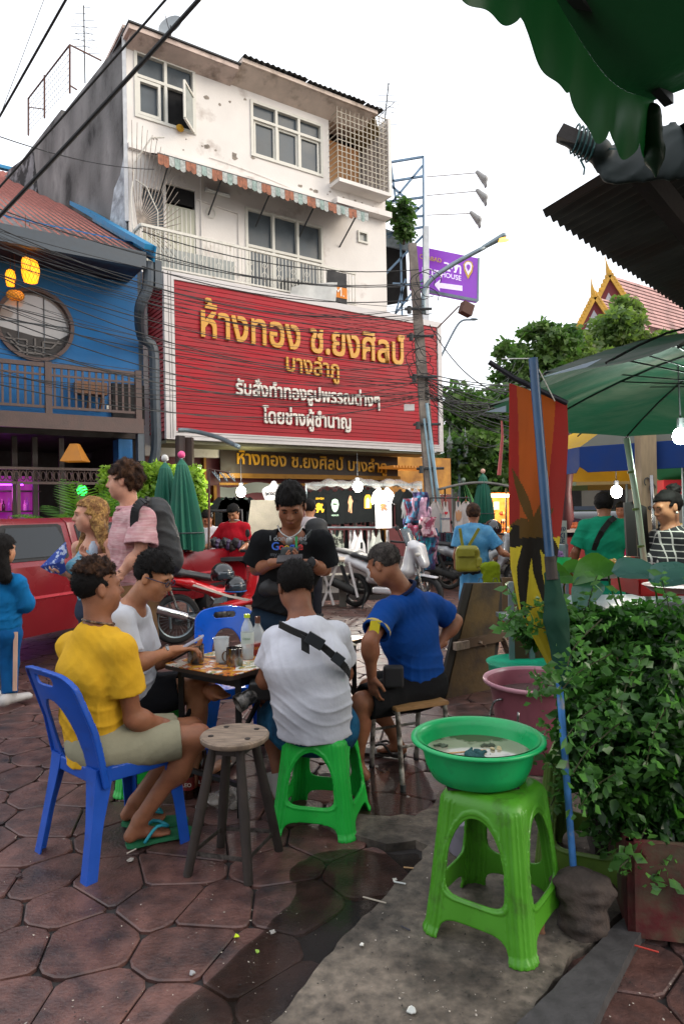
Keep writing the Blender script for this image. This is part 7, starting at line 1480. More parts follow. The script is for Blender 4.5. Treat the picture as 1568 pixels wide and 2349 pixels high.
# ------------------------------------------------ clothes stall
def shirt_geo(w,h,sleeve=True,tank=False,seed=0):
 r=random.Random(seed)
 if tank:prof=[(-.22,0),(-.25,-.25),(-.23,-.40),(-.16,-.62),(-.17,-.9),(-.155,-1),(-.11,-1),(-.09,-.82),(-.0,-.74)];prof=[(-.30,0),(-.28,.45),(-.26,.60),(-.17,.75),(-.15,.98),(-.10,1.0),(-.07,.86),(0,.78)]
 else:prof=[(-.30,0),(-.30,.62),(-.40,.58),(-.47,.68),(-.36,.88),(-.16,1.0),(-.10,1.0),(-.06,.94),(0,.92)]
 pts=[(x*w,z*h-h) for x,z in prof];pts=pts+[(-x,z) for x,z in pts[-2::-1]];return pts
def hang_shirt(par,c,ux,w,h,mt,tank=False,seed=0,hanger=True,hm=None):
 """one shirt on a hanger as a thing; c = top centre"""
 pts=shirt_geo(w,h,tank=tank);m=MB();n=V(ux).cross(V((0,0,1)));n=n if n.y<0 else-n;k=len(pts)
 fr_=[c+ux*x+V((0,0,z))+n*(.02+.012*math.sin(x*40/max(w,.1)*.6+seed)) for x,z in pts];m.prism(fr_,-n*.035);m.build('cloth',mt,par,fix=True)
 if hanger:m=MB();m.tube([c+V((0,0,-.03))-ux*w*.16,c+V((0,0,.02)),c+V((0,0,-.03))+ux*w*.16],.006,4);m.tube([c+V((0,0,.02)),c+V((0,0,.08)),c+V((.02,0,.10))],.004,4);m.build('hanger',hm or M_tin,par)
 return n
M_tb=cloth('shirt_black','#101314');M_tw=cloth('shirt_white','#c4c2c4');RD=12.6
def pshape(par,pts,px0,py0,s,D,mt,n=V((0,-1,0)),off=.03):m=MB();m.prism([P(px0+x*s,py0+y*s,D)+n*off for x,y in pts],n*.004);return m.build('print',mt,par,fix=False)
lion=[(-8,-12),(-2,-14),(3,-10),(8,-12),(10,-6),(6,-2),(10,6),(14,4),(12,14),(6,16),(4,8),(-2,8),(-4,16),(-12,16),(-8,8),(-14,4),(-8,0),(-14,-4)]
face=[(-8,-16),(0,-20),(8,-16),(11,-4),(8,10),(3,18),(-3,18),(-8,10),(-11,-4)];fig=[(-2,-24),(3,-22),(4,-14),(8,-8),(5,0),(4,12),(5,26),(0,26),(-1,10),(-4,24),(-6,22),(-4,4),(-7,-4),(-5,-14)]
MYP,MGP,MSK,MGR=mat('p_yellow','#d8a818',.7),mat('p_pale','#a8c8b0',.7),mat('p_tan','#b0805a',.7),mat('p_grey','#7d7f82',.7)
ux0=V((1,.02,0)).normalized()
row=[(733,1122,27,'b','sing'),(768,1122,27,'b','face'),(803,1120,27,'b','fig'),(843,1118,27,'b','arch')]
for px,py,hw,c_,pr in row:
 D=RD;c=P(px,py,D);lab={'sing':'black T-shirt with a yellow lion print','face':'black T-shirt with a pale green bearded face print','fig':'black T-shirt with a small tan standing figure print','arch':'black T-shirt with a yellow arched portrait print'}[pr];t=thing('hanging_shirt',lab+' on the stall rail','t-shirt',c-V((0,0,.7)),0,'T-shirts hanging on the stall');s=D/1568;n=hang_shirt(t,c,ux0,2*hw*s*1.25,80*s,M_tb,seed=px)
 if pr=='sing':pshape(t,lion,px,py+42,.75,D,MYP,n);text_on('print','SINGH',P(px-9,py+24,D)+n*.034,ux0,(0,0,1),18*s,MYP,t,.004,.03)
 if pr=='face':pshape(t,face,px,py+38,.8,D,MGP,n);text_on('print','HEADS',P(px-8,py+62,D)+n*.034,ux0,(0,0,1),16*s,MGP,t,.004,.03);pshape(t,[(-6,-4),(6,-4),(6,0),(-6,0)],px,py+36,.8,D,M_tb,n,.036)
 if pr=='fig':pshape(t,fig,px,py+36,.8,D,MSK,n)
 if pr=='arch':pshape(t,[(-8,14),(-8,-10),(-4,-17),(4,-17),(8,-10),(8,14)],px,py+34,1.,D,MYP,n);pshape(t,[(-4,14),(-4,-6),(0,-12),(4,-6),(4,14)],px,py+34,.9,D,M_wl,n,.036)
for px,py,hw,mt_,lab,pr in ((878,1118,27,M_tw,'white sleeveless T-shirt with a boxing club print on the stall rail','box'),(925,1122,25,M_tb,'black T-shirt with a grey statue print at the right end of the rail','stat'),(945,1120,22,M_tw,'white T-shirt half hidden behind the black statue shirt','')):
 D=RD-(.35 if pr else .2);c=P(px,py,D);t=thing('hanging_shirt',lab,'t-shirt',c-V((0,0,.7)),0,'T-shirts hanging on the stall');s=D/1568;n=hang_shirt(t,c,ux0,2*hw*s*1.15,(94 if pr=='box' else 90)*s,mt_,seed=px)
 if pr=='box':text_on('print','MUAY THAI',P(px-15,py+34,D)+n*.034,ux0,(0,0,1),30*s,mat('p_navy','#33406a',.7),t,.004,.01);pshape(t,lion,px,py+44,.55,D,mat('p_orange','#c0643a',.7),n)
 if pr=='stat':pshape(t,fig,px,py+46,.9,D,MGR,n);pshape(t,[(x+9,y) for x,y in fig],px,py+46,.8,D,MGR,n)
for i,(px,mt_,lab) in enumerate(((735,mat('p_speck','#26282c',.8,var=.8,vs=60),'dark speckled vest on the lower rail'),(772,mat('p_bw','#8a9084',.8,col2='#22251f',c2s=14,c2t=(.47,.52)),'black and white patterned vest on the lower rail'),(820,M_tw,'plain white vest with a black tag on the lower rail'),(862,cloth('offwhite','#b0b4ae'),'white vest with dark edging at the right of the lower rail'))):
 D=RD+.1;c=P(px,1215,D);t=thing('hanging_vest',lab,'vest',c-V((0,0,.6)),0,'vests hanging on the lower rail');s=D/1568;n=hang_shirt(t,c,ux0,62*s,84*s,mt_,tank=True,seed=px,hanger=False)
 if i==2:pshape(t,[(-2,-6),(3,-6),(3,8),(-2,8)],px+8,1250,1,D,M_tb,n)
 if i==3:pshape(t,[(-5,-5),(5,-5),(6,4),(0,9),(-6,4)],px,1258,1,D,MATS['plastic_oldgreen'],n)
for k in range(26):
 px=705+k*9.6;c=P(px,1128+(k%3)*2,RD+.25+.1*(k%2));m=MB();s=RD/1568;pts=shirt_geo(.2,.62);m.prism([c+V((.15,.4,0)).normalized()*x+V((0,0,z)) for x,z in pts],(.03,0,0));o=m.build('hanging_shirt',(M_tb,mat('sh_dk2','#2a2d2c',.9),M_tb,mat('sh_wh2','#9a9c98',.9))[k%4],None);tag(o,'shirt hung edge on behind the front row of the stall','t-shirt','shirts packed behind the front row')
for k in range(18):
 c=P(708+k*10.5,1216,RD+.3);m=MB();m.prism([c+V((.15,.4,0)).normalized()*x+V((0,0,z)) for x,z in shirt_geo(.3,.62,tank=True)],(.03,0,0));tag(m.build('hanging_vest',(M_tb,M_tw,mat('sh_dk3','#3a4a48',.9),MATS['p_bw'])[k%4],None),'vest hung edge on behind the lower row of the stall','vest','vests packed behind the lower row')
cr_=random.Random(9);pal=['#3a2f5a','#b58aa0','#8a3a50','#2f6a8a','#c0a0b5','#1f7a8a','#58304a','#c9a8b0']
for k in range(22):
 px,py=950+cr_.uniform(-8,36),1130+k*7.5+cr_.uniform(-5,5);c=P(px,py,12.0+cr_.uniform(-.3,.3));w,h=.13,cr_.uniform(.25,.5);m=MB();ph=cr_.uniform(0,6);m.grid(lambda u,v:c+V(((u-.5)*w*2+.03*math.sin(v*5+ph),.04*math.sin(u*9+ph+v*3),-h*v)),10,6);q=pal[k%8];o=m.build('hanging_scarf',mat('scarf'+q,q,.85,var=.4,vs=14,col2=pal[(k+3)%8],c2s=9,c2t=(.5,.55)),None,True,fix=False);o.modifiers.new('t','SOLIDIFY').thickness=.01;tag(o,'flower printed scarf in the colourful bunch at the end of the stall','scarf','scarves bunched at the stall end')
for k,(px,lab,txt) in enumerate(((998,'white vest with red hanger at the left of the small rail',''),(1021,'white vest printed with a red heart and letters','heart'),(1050,'white vest printed with a brown hand of Buddha','hand'),(1068,'white vest at the right end of the small rail',''))):
 D=13.2-.1*(k in (1,2));c=P(px,1150,D);t=thing('hanging_vest',lab,'vest',c-V((0,0,.6)),0,'vests on the red hangers');s=D/1568;n=hang_shirt(t,c,ux0,32*s,70*s,cloth('vest_cream','#b9b0ac'),seed=px,hm=mat('hanger_red','#c02a22',.4),tank=k in (1,2))
 if txt=='heart':text_on('print','I ♥',P(px-7,1180,D)+n*.034,ux0,(0,0,1),12*s,mat('heart_red','#b02030',.7),t,.004,.02);text_on('print','BOHRAIN',P(px-12,1192,D)+n*.034,ux0,(0,0,1),24*s,MATS['p_navy'],t,.004,.02)
 if txt=='hand':pshape(t,[(-6,0),(-6,-12),(-3,-12),(-2,-4),(-1,-15),(2,-15),(3,-4),(4,-12),(7,-11),(7,2),(3,10),(-4,10)],px,1185,1,D,MSK,n)
for k in range(5):
 px=1000+k*14;c=P(px,1222,13.4);m=MB();m.grid(lambda u,v:c+V(((u-.5)*.13,.03*math.sin(u*12+k),-.62*v)),8,3);o=m.build('hanging_trousers',mat('pat%d'%(k%2),('#3f6a78','#4a3040')[k%2],.9,var=.5,vs=30),None,True,fix=False);o.modifiers.new('t','SOLIDIFY').thickness=.02;tag(o,'patterned loose trousers hanging below the small rail of vests','trousers','trousers below the small rail')
rk=thing('clothes_rack','steel rack frame of the T-shirt stall covered with clear plastic','clothes rack',P(830,1330,RD));a,b=P(700,1112,RD),P(965,1112,RD)
m=MB();m.tube([a,b],.02,6);m.build('rail',M_gal,rk)
for px in (702,965):m=MB();m.tube([P(px,1112,RD),V((P(px,1112,RD).x,RD,0))],.02,6);m.build('upright',M_gal,rk)
m=MB();m.tube([P(700,1210,RD),P(965,1210,RD)],.016,6);m.build('lower_rail',M_gal,rk);m=MB();m.grid(lambda u,v:P(700+268*u,1106-6*math.sin(u*PI)+3*math.sin(u*23),RD-.35+.7*v)+V((0,0,-.12*(2*v-1)**2+.02*math.sin(u*50+v*9))),60,6);m.build('plastic_cover',mat('poly_film','#b8b8b2',.15,alpha=.45,spec=.9),rk,True,fix=False)
for k in range(24):c=P(712+k*10.5,1112,RD);m=MB();m.tube([c+V((0,.1*(k%3-1),-.06)),c+V((.02,0,.03)),c+V((.04,.05,0))],.006,4);m.build('hanger_hook',M_tin,rk)
r2=thing('clothes_rack','smaller rack of white vests on red hangers','clothes rack',P(1030,1340,13.2));m=MB();m.tube([P(985,1142,13.2),P(1078,1142,13.2)],.015,6);m.build('rail',M_tin,r2);
for px in (986,1078):c=P(px,1142,13.2);m=MB();m.tube([c,V((c.x,c.y,0))],.015,6);m.build('upright',M_tin,r2)
# left part of the stall: mannequin, board, rails
mq=thing('mannequin_torso','white torso form wearing a BOXING vest beside the bright bulb','mannequin',P(630,1147,12.4));S=SDF();c=P(628,1133,12.4);S.econe(c+V((0,0,-.1)),c+V((0,0,.05)),(.17,.1),(.22,.11),(1,0,0),.04);S.cone(c+V((0,0,.05)),c+V((0,0,.19)),.10,.05,.05);a,b=S.mesh(.012);rawmesh('torso',a,b,mq,M_tw);text_on('print','BOXING',c+V((-.15,-.125,-.03)),(1,0,0),(0,0,1),.32,M_tb,mq,.004,.03)
m=MB();m.prism([P(575,1147,12.2),P(650,1147,12.2),P(650,1258,12.2),P(562,1258,12.2)],(0,.05,0));tag(m.build('display_board',mat('grey_board','#6a655a',.8,var=.15,bump=.4,bs=40),None),'grey board leaning behind the man in the black T-shirt','board')
for k in range(7):px=510+k*9;c=P(px,1140,12.6+.1*(k%2));m=MB();m.prism([c+V((x,0,z)) for x,z in shirt_geo(.5,.7)],(0,.02,0));tag(m.build('hanging_shirt',(M_tb,mat('sh_green','#1f3a2c',.9),mat('sh_grey','#6a7472',.9))[k%3],None),'dark shirt hanging at the left end under the bulb','t-shirt','shirts at the left end of the stall')
m=MB();m.grid(lambda u,v:P(505+150*u,1140-12*u+4*math.sin(9*u),12.6+.8*v)+V((0,0,.2*v)),16,3);tag(m.build('stall_cover',mat('pale_cover','#8f9684',.6,var=.1,backl='#a0a890'),None,True,fix=False),'pale sheet stretched over the left end of the stall','sheet')
gr_=thing('garment_rail','rusty garment rail with prongs standing behind the pickup bed','rail',P(478,1290,9.4));m=MB();m.tube([P(478,1330,9.4),P(480,1075,9.4),P(525,1085,9.2)],.018,6);m.build('upright',MATS['rusty'],gr_)
for k in range(3):a=P(487+k*17,1082+k*2,9.4);b=P(505+k*17,1104,9.3);m=MB();m.tube([a,b],.01,4);[m.tube([a.lerp(b,q),a.lerp(b,q)+V((0,0,.06))],.004,3) for q in (.3,.5,.7,.9)];m.build('prong_arm',M_gal,gr_)
# bags on stand by the red-shirted man
for k in range(9):c=P(492+k*8,1245+4*(k%3),9.6);S=SDF();S.ell(c,(.06,.05,.08),None,.02);S.wr=lumps(.008,60,k);a,b=S.mesh(.014);tag(rawmesh('purse',a,b,None,mat('purse%d'%(k%3),('#1d1a20','#4a3a5a','#2a2320')[k%3],.5)),'small dark purse heaped on the stand before the two vendors','purse','purses on the vendors stand')
m=MB();m.box((P(482,1260,9.8).x,9.4,.85),(P(600,1260,9.8).x,10.0,.9));m.box((P(482,1260,9.8).x,9.4,0),(P(484,1260,9.8).x,9.44,.85));tag(m.build('vendor_table',M_tin,None,kind='stuff') if False else m.build('vendor_table',M_tin,None),'dark low table of the purse vendors','table')
# white trestle and bench between
tr2=thing('trestle_table','white trestle table with crossed legs behind the man in black','table',G(750,1400));D=9.9;m=MB();m.box((P(690,1290,D).x,D-.2,P(700,1288,D).z),(P(790,1290,D).x,D+.5,P(700,1284,D).z));m.build('top',M_oldw,tr2)
for a,b in (((735,1290),(765,1388)),((775,1290),(738,1390)),((700,1290),(715,1390)),((800,1290),(820,1370))):m=MB();m.bar(P(*a,D),P(*b,D),.035);m.build('leg',M_trim,tr2)
bn2=thing('stone_bench','grey stone bench in shade behind the trestle table','bench',G(745,1372));D=10.8;m=MB();m.box((P(690,1330,D).x,D,.42),(P(800,1330,D).x,D+.4,.5));m.build('seat',mat('bench_stone','#6f6a62',.8,var=.2),bn2)
for px in (705,785):x=P(px,1330,D).x;m=MB();m.box((x-.06,D+.03,0),(x+.06,D+.37,.42));m.build('leg',MATS['bench_stone'],bn2)
m=MB();m.box((P(600,1330,11.6).x,11.6,0),(P(985,1330,11.6).x,14,.13));o=m.build('kerb',mat('kerb2','#3b3736',.9,var=.2),None,kind='structure')
# ------------------------------------------------ bulbs
def bulb(label,px,py,D,e,col=(1,.95,.85),r=.055,em='#fff4e0',es=30,glow=True):
 c=P(px,py,D);t=thing('light_bulb',label,'bulb',c,0);m=MB();m.sph(c,(r,r,r*1.15),12);m.build('glass',mat('bulb'+em+str(es),em,.3,emit=em,es=es),t,True);m=MB();m.tube([c+V((0,0,r)),c+V((0,0,r+.07))],r*.45,8);m.tube([c+V((0,0,r+.07)),c+V((0,.02,r+.5))],.006,4);m.build('holder',M_tin,t)
 l=bpy.data.lights.new('bulb_light','POINT');l.energy=e;l.color=col;l.shadow_soft_size=r*1.3;o=bpy.data.objects.new('bulb_light',l);COL.objects.link(o);o.location=c+V((0,-.12,-.02))
bulb('bright white bulb over the left end of the shirt stall',553,1128,11.6,90,r=.08);bulb('bright white bulb in front of the black T-shirts',820,1116,11.9,75,r=.085);bulb('lit bulb under the beige parasol behind the green shirted man',1413,1128,8.6,25,r=.07);bulb('dazzling bulb under the green umbrella at the right edge',1560,1000,4.6,16,(.85,1,.9),.05,'#e8fff0',40)
# ------------------------------------------------ snack cart, stalls at the right
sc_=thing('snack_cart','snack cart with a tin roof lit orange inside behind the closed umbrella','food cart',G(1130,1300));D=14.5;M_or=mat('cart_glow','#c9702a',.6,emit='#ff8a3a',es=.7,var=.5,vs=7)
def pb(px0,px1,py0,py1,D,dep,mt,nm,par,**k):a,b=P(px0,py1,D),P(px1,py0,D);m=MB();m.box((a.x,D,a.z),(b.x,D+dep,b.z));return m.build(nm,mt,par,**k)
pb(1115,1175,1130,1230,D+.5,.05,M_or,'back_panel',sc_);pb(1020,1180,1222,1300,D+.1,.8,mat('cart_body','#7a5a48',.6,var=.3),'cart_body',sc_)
m=MB();m.grid(lambda u,v:P(1005+190*u,1120-16*math.sin(PI*u),D-.6+1.6*v),14,1);o=m.build('roof',mat('cart_roof','#6d6a66',.6,var=.2),sc_,True,fix=False);o.modifiers.new('t','SOLIDIFY').thickness=.05
m=MB();m.tube([P(1113,1137,D),P(1172,1137,D)],.035,8);m.build('tube_lamp',mat('tube_warm','#ffd9b0',.4,emit='#ffc890',es=9),sc_,True)
for px in (1020,1108,1160):m=MB();m.tube([P(px,1120,D),P(px,1240,D)],.02,6);m.build('post',M_tin,sc_)
rq=random.Random(31)
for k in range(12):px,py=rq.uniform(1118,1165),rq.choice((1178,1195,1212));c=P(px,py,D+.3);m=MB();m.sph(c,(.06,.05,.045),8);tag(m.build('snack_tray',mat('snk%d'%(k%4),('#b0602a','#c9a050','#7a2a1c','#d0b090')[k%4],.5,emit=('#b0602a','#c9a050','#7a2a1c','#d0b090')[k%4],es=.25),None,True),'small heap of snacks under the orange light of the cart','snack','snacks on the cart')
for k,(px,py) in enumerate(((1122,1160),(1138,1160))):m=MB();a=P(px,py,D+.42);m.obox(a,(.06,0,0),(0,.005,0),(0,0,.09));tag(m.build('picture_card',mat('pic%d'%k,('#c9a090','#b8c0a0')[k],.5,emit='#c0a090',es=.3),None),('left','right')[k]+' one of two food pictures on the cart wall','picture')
pl3=bpy.data.lights.new('cart_light','POINT');pl3.energy=30;pl3.color=(1,.6,.3);pl3.shadow_soft_size=.2;o=bpy.data.objects.new('cart_light',pl3);COL.objects.link(o);o.location=P(1140,1150,D)
pl4=bpy.data.lights.new('shop_light','POINT');pl4.energy=25;pl4.color=(1,.62,.25);pl4.shadow_soft_size=.3;o=bpy.data.objects.new('shop_light',pl4);COL.objects.link(o);o.location=FM(V((7.2,-1.5,2.6)))
pl5=bpy.data.lights.new('fascia_light','POINT');pl5.energy=14;pl5.color=(1,.95,.6);pl5.shadow_soft_size=.3;o=bpy.data.objects.new('fascia_light',pl5);COL.objects.link(o);o.location=FM(V((2.2,-.4,2.5)))
# food stall: table with fruit, red box, trays, black panel, wooden post
fs2=thing('food_stall','food stall counter of trays behind the leafy shrub','stall',V((2.1,4.2,0)));m=MB();m.box((1.35,3.75,.86),(3.2,4.7,.9));m.build('counter',M_gal,fs2);
for x,y in ((1.4,3.8),(3.1,3.8),(1.4,4.65)):m=MB();m.bar((x,y,0),(x,y,.86),.04);m.build('leg',M_tin,fs2)
m=MB();m.box((1.38,3.78,.1),(3.1,3.82,.84));m.build('front_board',mat('stall_wood','#4a3526',.8,var=.25),fs2)
m=MB();a=P(1462,1368,3.9);b=P(1640,1322,3.9);m.box((a.x,3.88,a.z),(b.x,4.3,b.z));tag(m.build('red_box',plastic('redbox','#a01414',rough=.35),None,bevel=.01),'bright red food box on the stall counter at the right edge','box')
def banana(c,L,rot,mt,lab,nm='banana',cat='banana',grp='bananas on the stall'):
 S=SDF();n=5;pts=[V((L*(i/n-.5),0,.25*L*(2*i/n-1)**2)) for i in range(n+1)];cs__,sn=math.cos(rot),math.sin(rot);pts=[c+V((p.x*cs__-p.y*sn,p.x*sn+p.y*cs__,p.z)) for p in pts]
 for i in range(n):r0,r1=[.010+.014*math.sin(PI*(k/n*.8+.1)) for k in (i,i+1)];S.cone(pts[i],pts[i+1],r0,r1,.006)
 a,b=S.mesh(.006);tag(rawmesh(nm,a,b,None,mt),lab,cat,grp)
M_ban=mat('banana','#b8862a',.5,var=.2,col2='#5a3a1a',c2s=14,c2t=(.6,.68));bq=random.Random(3)
for k in range(9):c=P(1255+(k%5)*13 if k<5 else 1365+(k-5)*9,1322-5*(k%2) if k<5 else 1308-4*(k%2),3.7+.05*k);banana(c,.17,bq.uniform(-.6,.6),M_ban,'ripe banana heaped behind the big leaves' if k<5 else 'yellow brown banana in the bunch by the black panel',grp='bananas behind the leaves' if k<5 else 'bananas by the panel')
for k,(px,py,r_,c_,lab) in enumerate(((1375,1322,.16,'#c0c0b8','white rimmed round tray on the stall'),(1560,1356,.17,'#b88a8a','pale pink rimmed tray at the right edge'))):c=P(px,py,3.4 if k else 3.75);m=MB();m.lathe([(0,0),(r_*.8,0),(r_,.03),(r_*1.05,.032),(r_*.8,.006),(0,.006)],c,32);tag(m.build('tray',plastic('tray%d'%k,c_),None,'auto'),lab,'tray')
m=MB();c=P(1287,1315,3.5);m.lathe([(0,0),(.04,0),(.05,.08),(.045,.08)],c,16);tag(m.build('cup',plastic('cupgreen','#1fae5a'),None,'auto'),'small bright green plastic cup behind the big leaves','cup')
fp_=thing('flower_pot','bunch of lilac flowers in a clear jar on the stall','flowers',P(1260,1300,3.9));m=MB();c=P(1262,1310,3.9);m.tube([c-V((0,0,.08)),c+V((0,0,.02))],.03,8);m.build('jar',M_clear2,fp_)
for k in range(9):q=P(1262+bq.uniform(-22,22),1272+bq.uniform(-12,14),3.9);S=SDF();S.ell(q,(.032,.032,.028),None,.01);S.wr=lumps(.006,220,k);a,b=S.mesh(.005);rawmesh('blossom',a,b,fp_,mat('lilac','#7d5a8f',.8,var=.4,vs=60) if k else mat('yellowgreen','#8a9a3a',.8))
for k in range(5):q=P(1440+k*4,1296+(k%2)*6,4.1);m=MB();m.lathe([(0,0),(.025,0),(.025,.05),(0,.052)],q,10);tag(m.build('spice_tin',mat('tin%d'%(k%3),('#a8761c','#4a2a14','#b0301c')[k%3],.4),None),'small coloured tin standing behind the bananas','tin','tins on the stall')
pa_=thing('black_panel','tall black panel with a clip standing beside the pale pole','board',P(1460,1290,5));m=MB();m.prism([P(1432,1153,5.0),P(1455,1150,5.0),P(1462,1300,5.0),P(1440,1300,5.0)],(0,.03,0));m.prism([P(1457,1152,5.0),P(1482,1163,5.0),P(1493,1300,5.0),P(1466,1300,5.0)],(.0,.02,0));m.build('panel',mat('panel_black','#1a1614',.6,var=.2),pa_,kind='stuff');m=MB();m.tube([P(1455,1150,4.98),P(1454,1138,4.98),P(1457,1130,4.98)],.008,5);m.build('clip',M_st,pa_)
wpst=thing('wooden_post','pale painted wooden post with scrawled marks under the umbrellas','post',P(1490,1300,6.5));m=MB();D=6.5;a,b=P(1474,1300,D),P(1506,1090,D);m.box((a.x,D,0),(b.x,D+.14,2.3));m.build('shaft',mat('pale_post','#8f7a5f',.7,var=.15,stretch=(6,6,1)),wpst)
for k,(x,y,r_) in enumerate(((1484,1105,7),(1496,1120,7),(1490,1165,3))):c=P(x,y,D-.01);m=MB();m.tube([c+V((r_*D/1568*math.cos(t),0,r_*D/1568*1.3*math.sin(t))) for t in [j*PI/6 for j in range(9+k)]],.006,4);m.build('scrawl',M_tin,wpst,fix=False)
m=MB();m.tube([P(1493,1090,6.3),P(1505,1310,6.3)],.018,8);tag(m.build('steel_tube',M_st,None,True),'shiny steel tube standing in front of the wooden post','tube')
# taxi sign, far stalls, yellow car, signs
tx=thing('taxi_sign','white sign board for motorbike taxis half hidden by the flag pole','sign',P(1390*.87,1200,7));D=7.2;m=MB();a,b=P(1255,1195,D),P(1400-100,1248,D);m.box((a.x,D,b.z),(b.x,D+.02,a.z));m.build('board',mat('sign_cream','#9a9a94',.6),tx)
M_navy=mat('navy','#27364f',.6);s=D/1568;text_on('lettering','รับจ้าง',P(1258,1218,D-.02),(1,0,0),(0,0,1),38*s,M_navy,tx,.004,.02);text_on('lettering','TAXI',P(1254,1236,D-.02),(1,0,0),(0,0,1),40*s,M_navy,tx,.004,.02);text_on('lettering','BIKE',P(1268,1247,D-.02),(1,0,0),(0,0,1),26*s,M_navy,tx,.004,.02)
m=MB();m.bar(P(1275,1248,D),V((P(1275,1248,D).x,D,0)),.03);m.bar(P(1298,1248,D),V((P(1298,1248,D).x,D,0)),.03);m.build('leg',M_gal,tx,kind='stuff');pb(1262,1300,1250,1300,7.4,.4,mat('cool_box','#8fa0a8',.5),'cool_box',None,tags=('pale cool box standing behind the taxi sign','cool box'))
fst=thing('far_food_stall','far stall table with plates of orange snacks in front of the man in purple','stall',P(1330,1250,10.5));D=10.5;m=MB();a=P(1285,1222,D);b=P(1400,1212,D);m.box((a.x,D,a.z),(b.x,D+.8,b.z));m.build('counter',mat('stall_white','#b5a79c',.6),fst);m=MB();a=P(1292,1300,D);b=P(1395,1232,D);m.box((a.x,D+.05,0),(b.x,D+.7,b.z));m.build('stall_body',mat('stall_red','#8a2020',.5),fst)
for k in range(12):c=P(1300+(k%6)*10,1208-6*(k // 6),D+.2+.2*(k // 6));m=MB();m.sph(c,(.05,.04,.035),8);tag(m.build('snack',mat('snk_or','#b5552a',.5),None,True),'orange snack in the rows on the far stall','snack','snacks on the far stall')
yc=thing('yellow_car','yellow taxi car passing behind the far food stall','car',P(1400,1260,15));S=SDF();c=V((P(1400,1200,15).x,15,0));S.econe(c+V((-2,0,.75)),c+V((2,0,.75)),(.8,.38),(.8,.38),(0,1,0),.1);a,b=S.mesh(.05);rawmesh('body',a,b,yc,mat('car_yellow','#b8920c',.25,coat=.5));S=SDF();S.econe(c+V((-1.0,0,1.12)),c+V((1.0,0,1.12)),(.65,.33),(.65,.33),(0,1,0),.1);a,b=S.mesh(.05);rawmesh('cabin',a,b,yc,M_cglass)
for x in (-1.2,1.2):m=MB();m.lathe([(0,-.1),(.3,-.1),(.32,0),(.3,.1),(0,.1)],c+V((x,-.7,.32)),20,(0,1,0));m.build('wheel',M_rub,yc,'auto')
for k,(px,py,w,h,D,c_,lab) in enumerate(((1548,1120,26,20,9,'#a01c28','red sheet hanging under the far umbrellas at the right edge'),(1240,1190,24,30,16,'#7a7a70','grey van side in the distance behind the flag'),(1340,1180,60,20,20,'#2f3a4a','dark parked car roof in the distance'))):pb(px-w,px+w,py-h,py+h,D,.3,mat('far%d'%k,c_,.6,var=.2),('hanging_sheet','parked_van','parked_car')[k],None,tags=(lab,('sheet','van','car')[k]))
m=MB();m.lathe([(.03,0),(.09,.15),(.06,.5),(.10,.8),(.05,1.1),(.07,1.3),(.01,1.5)],P(1301,1215,9),10);tag(m.build('carved_post',mat('maroon_post','#4a1c1e',.6,var=.3),None,True),'dark maroon carved post beside the far stall','post')
# yellow-green bag, basket and things by the folded board
S=SDF();c=P(1125,1330,7.6);S.econe(c+V((0,0,.15)),c+V((.03,0,-.3)),(.12,.06),(.09,.05),(1,0,0),.05);S.wr=folds(.02,1,2);a,b=S.mesh(.014);tag(rawmesh('sling_bag',a,b,None,cloth('limebag','#66740f')),'yellow green cloth bag hanging on the scooter','bag')
S=SDF();c=P(1153,1395,6.6);S.ell(c,(.10,.08,.17),None,.05);S.wr=folds(.01,1,3);a,b=S.mesh(.012);tag(rawmesh('dotted_bag',a,b,None,mat('dotted','#a01430',.7,col2='#c0a0a8',c2s=45,c2t=(.62,.64))),'red bag with white dots hanging behind the folded board','bag')
ca=thing('wooden_cart','small wood and metal cart behind the pink tub','cart',G(1190,1640));m=MB();D=4.9;a,b=P(1172,1560,D),P(1290,1385,D);m.box((a.x,D,.0),(b.x,D+.03,.62));m.build('side_board',mat('cart_ply','#5a4128',.7,var=.2),ca)
for px in (1172,1218,1285):x=P(px,1500,D).x;m=MB();m.box((x-.018,D-.03,0),(x+.018,D,.98 if px!=1218 else .7));m.build('metal_upright',M_gal,ca)
m=MB();a,b=P(1172,1440,D),P(1290,1430,D);m.box((a.x,D,.66),(b.x,D+.5,.69));m.build('shelf',M_gal,ca);m=MB();a,b=P(1175,1420,D),P(1240,1380,D);m.box((a.x,D+.3,.72),(b.x,D+.32,.98));m.build('brown_panel',MATS['cart_ply'],ca)
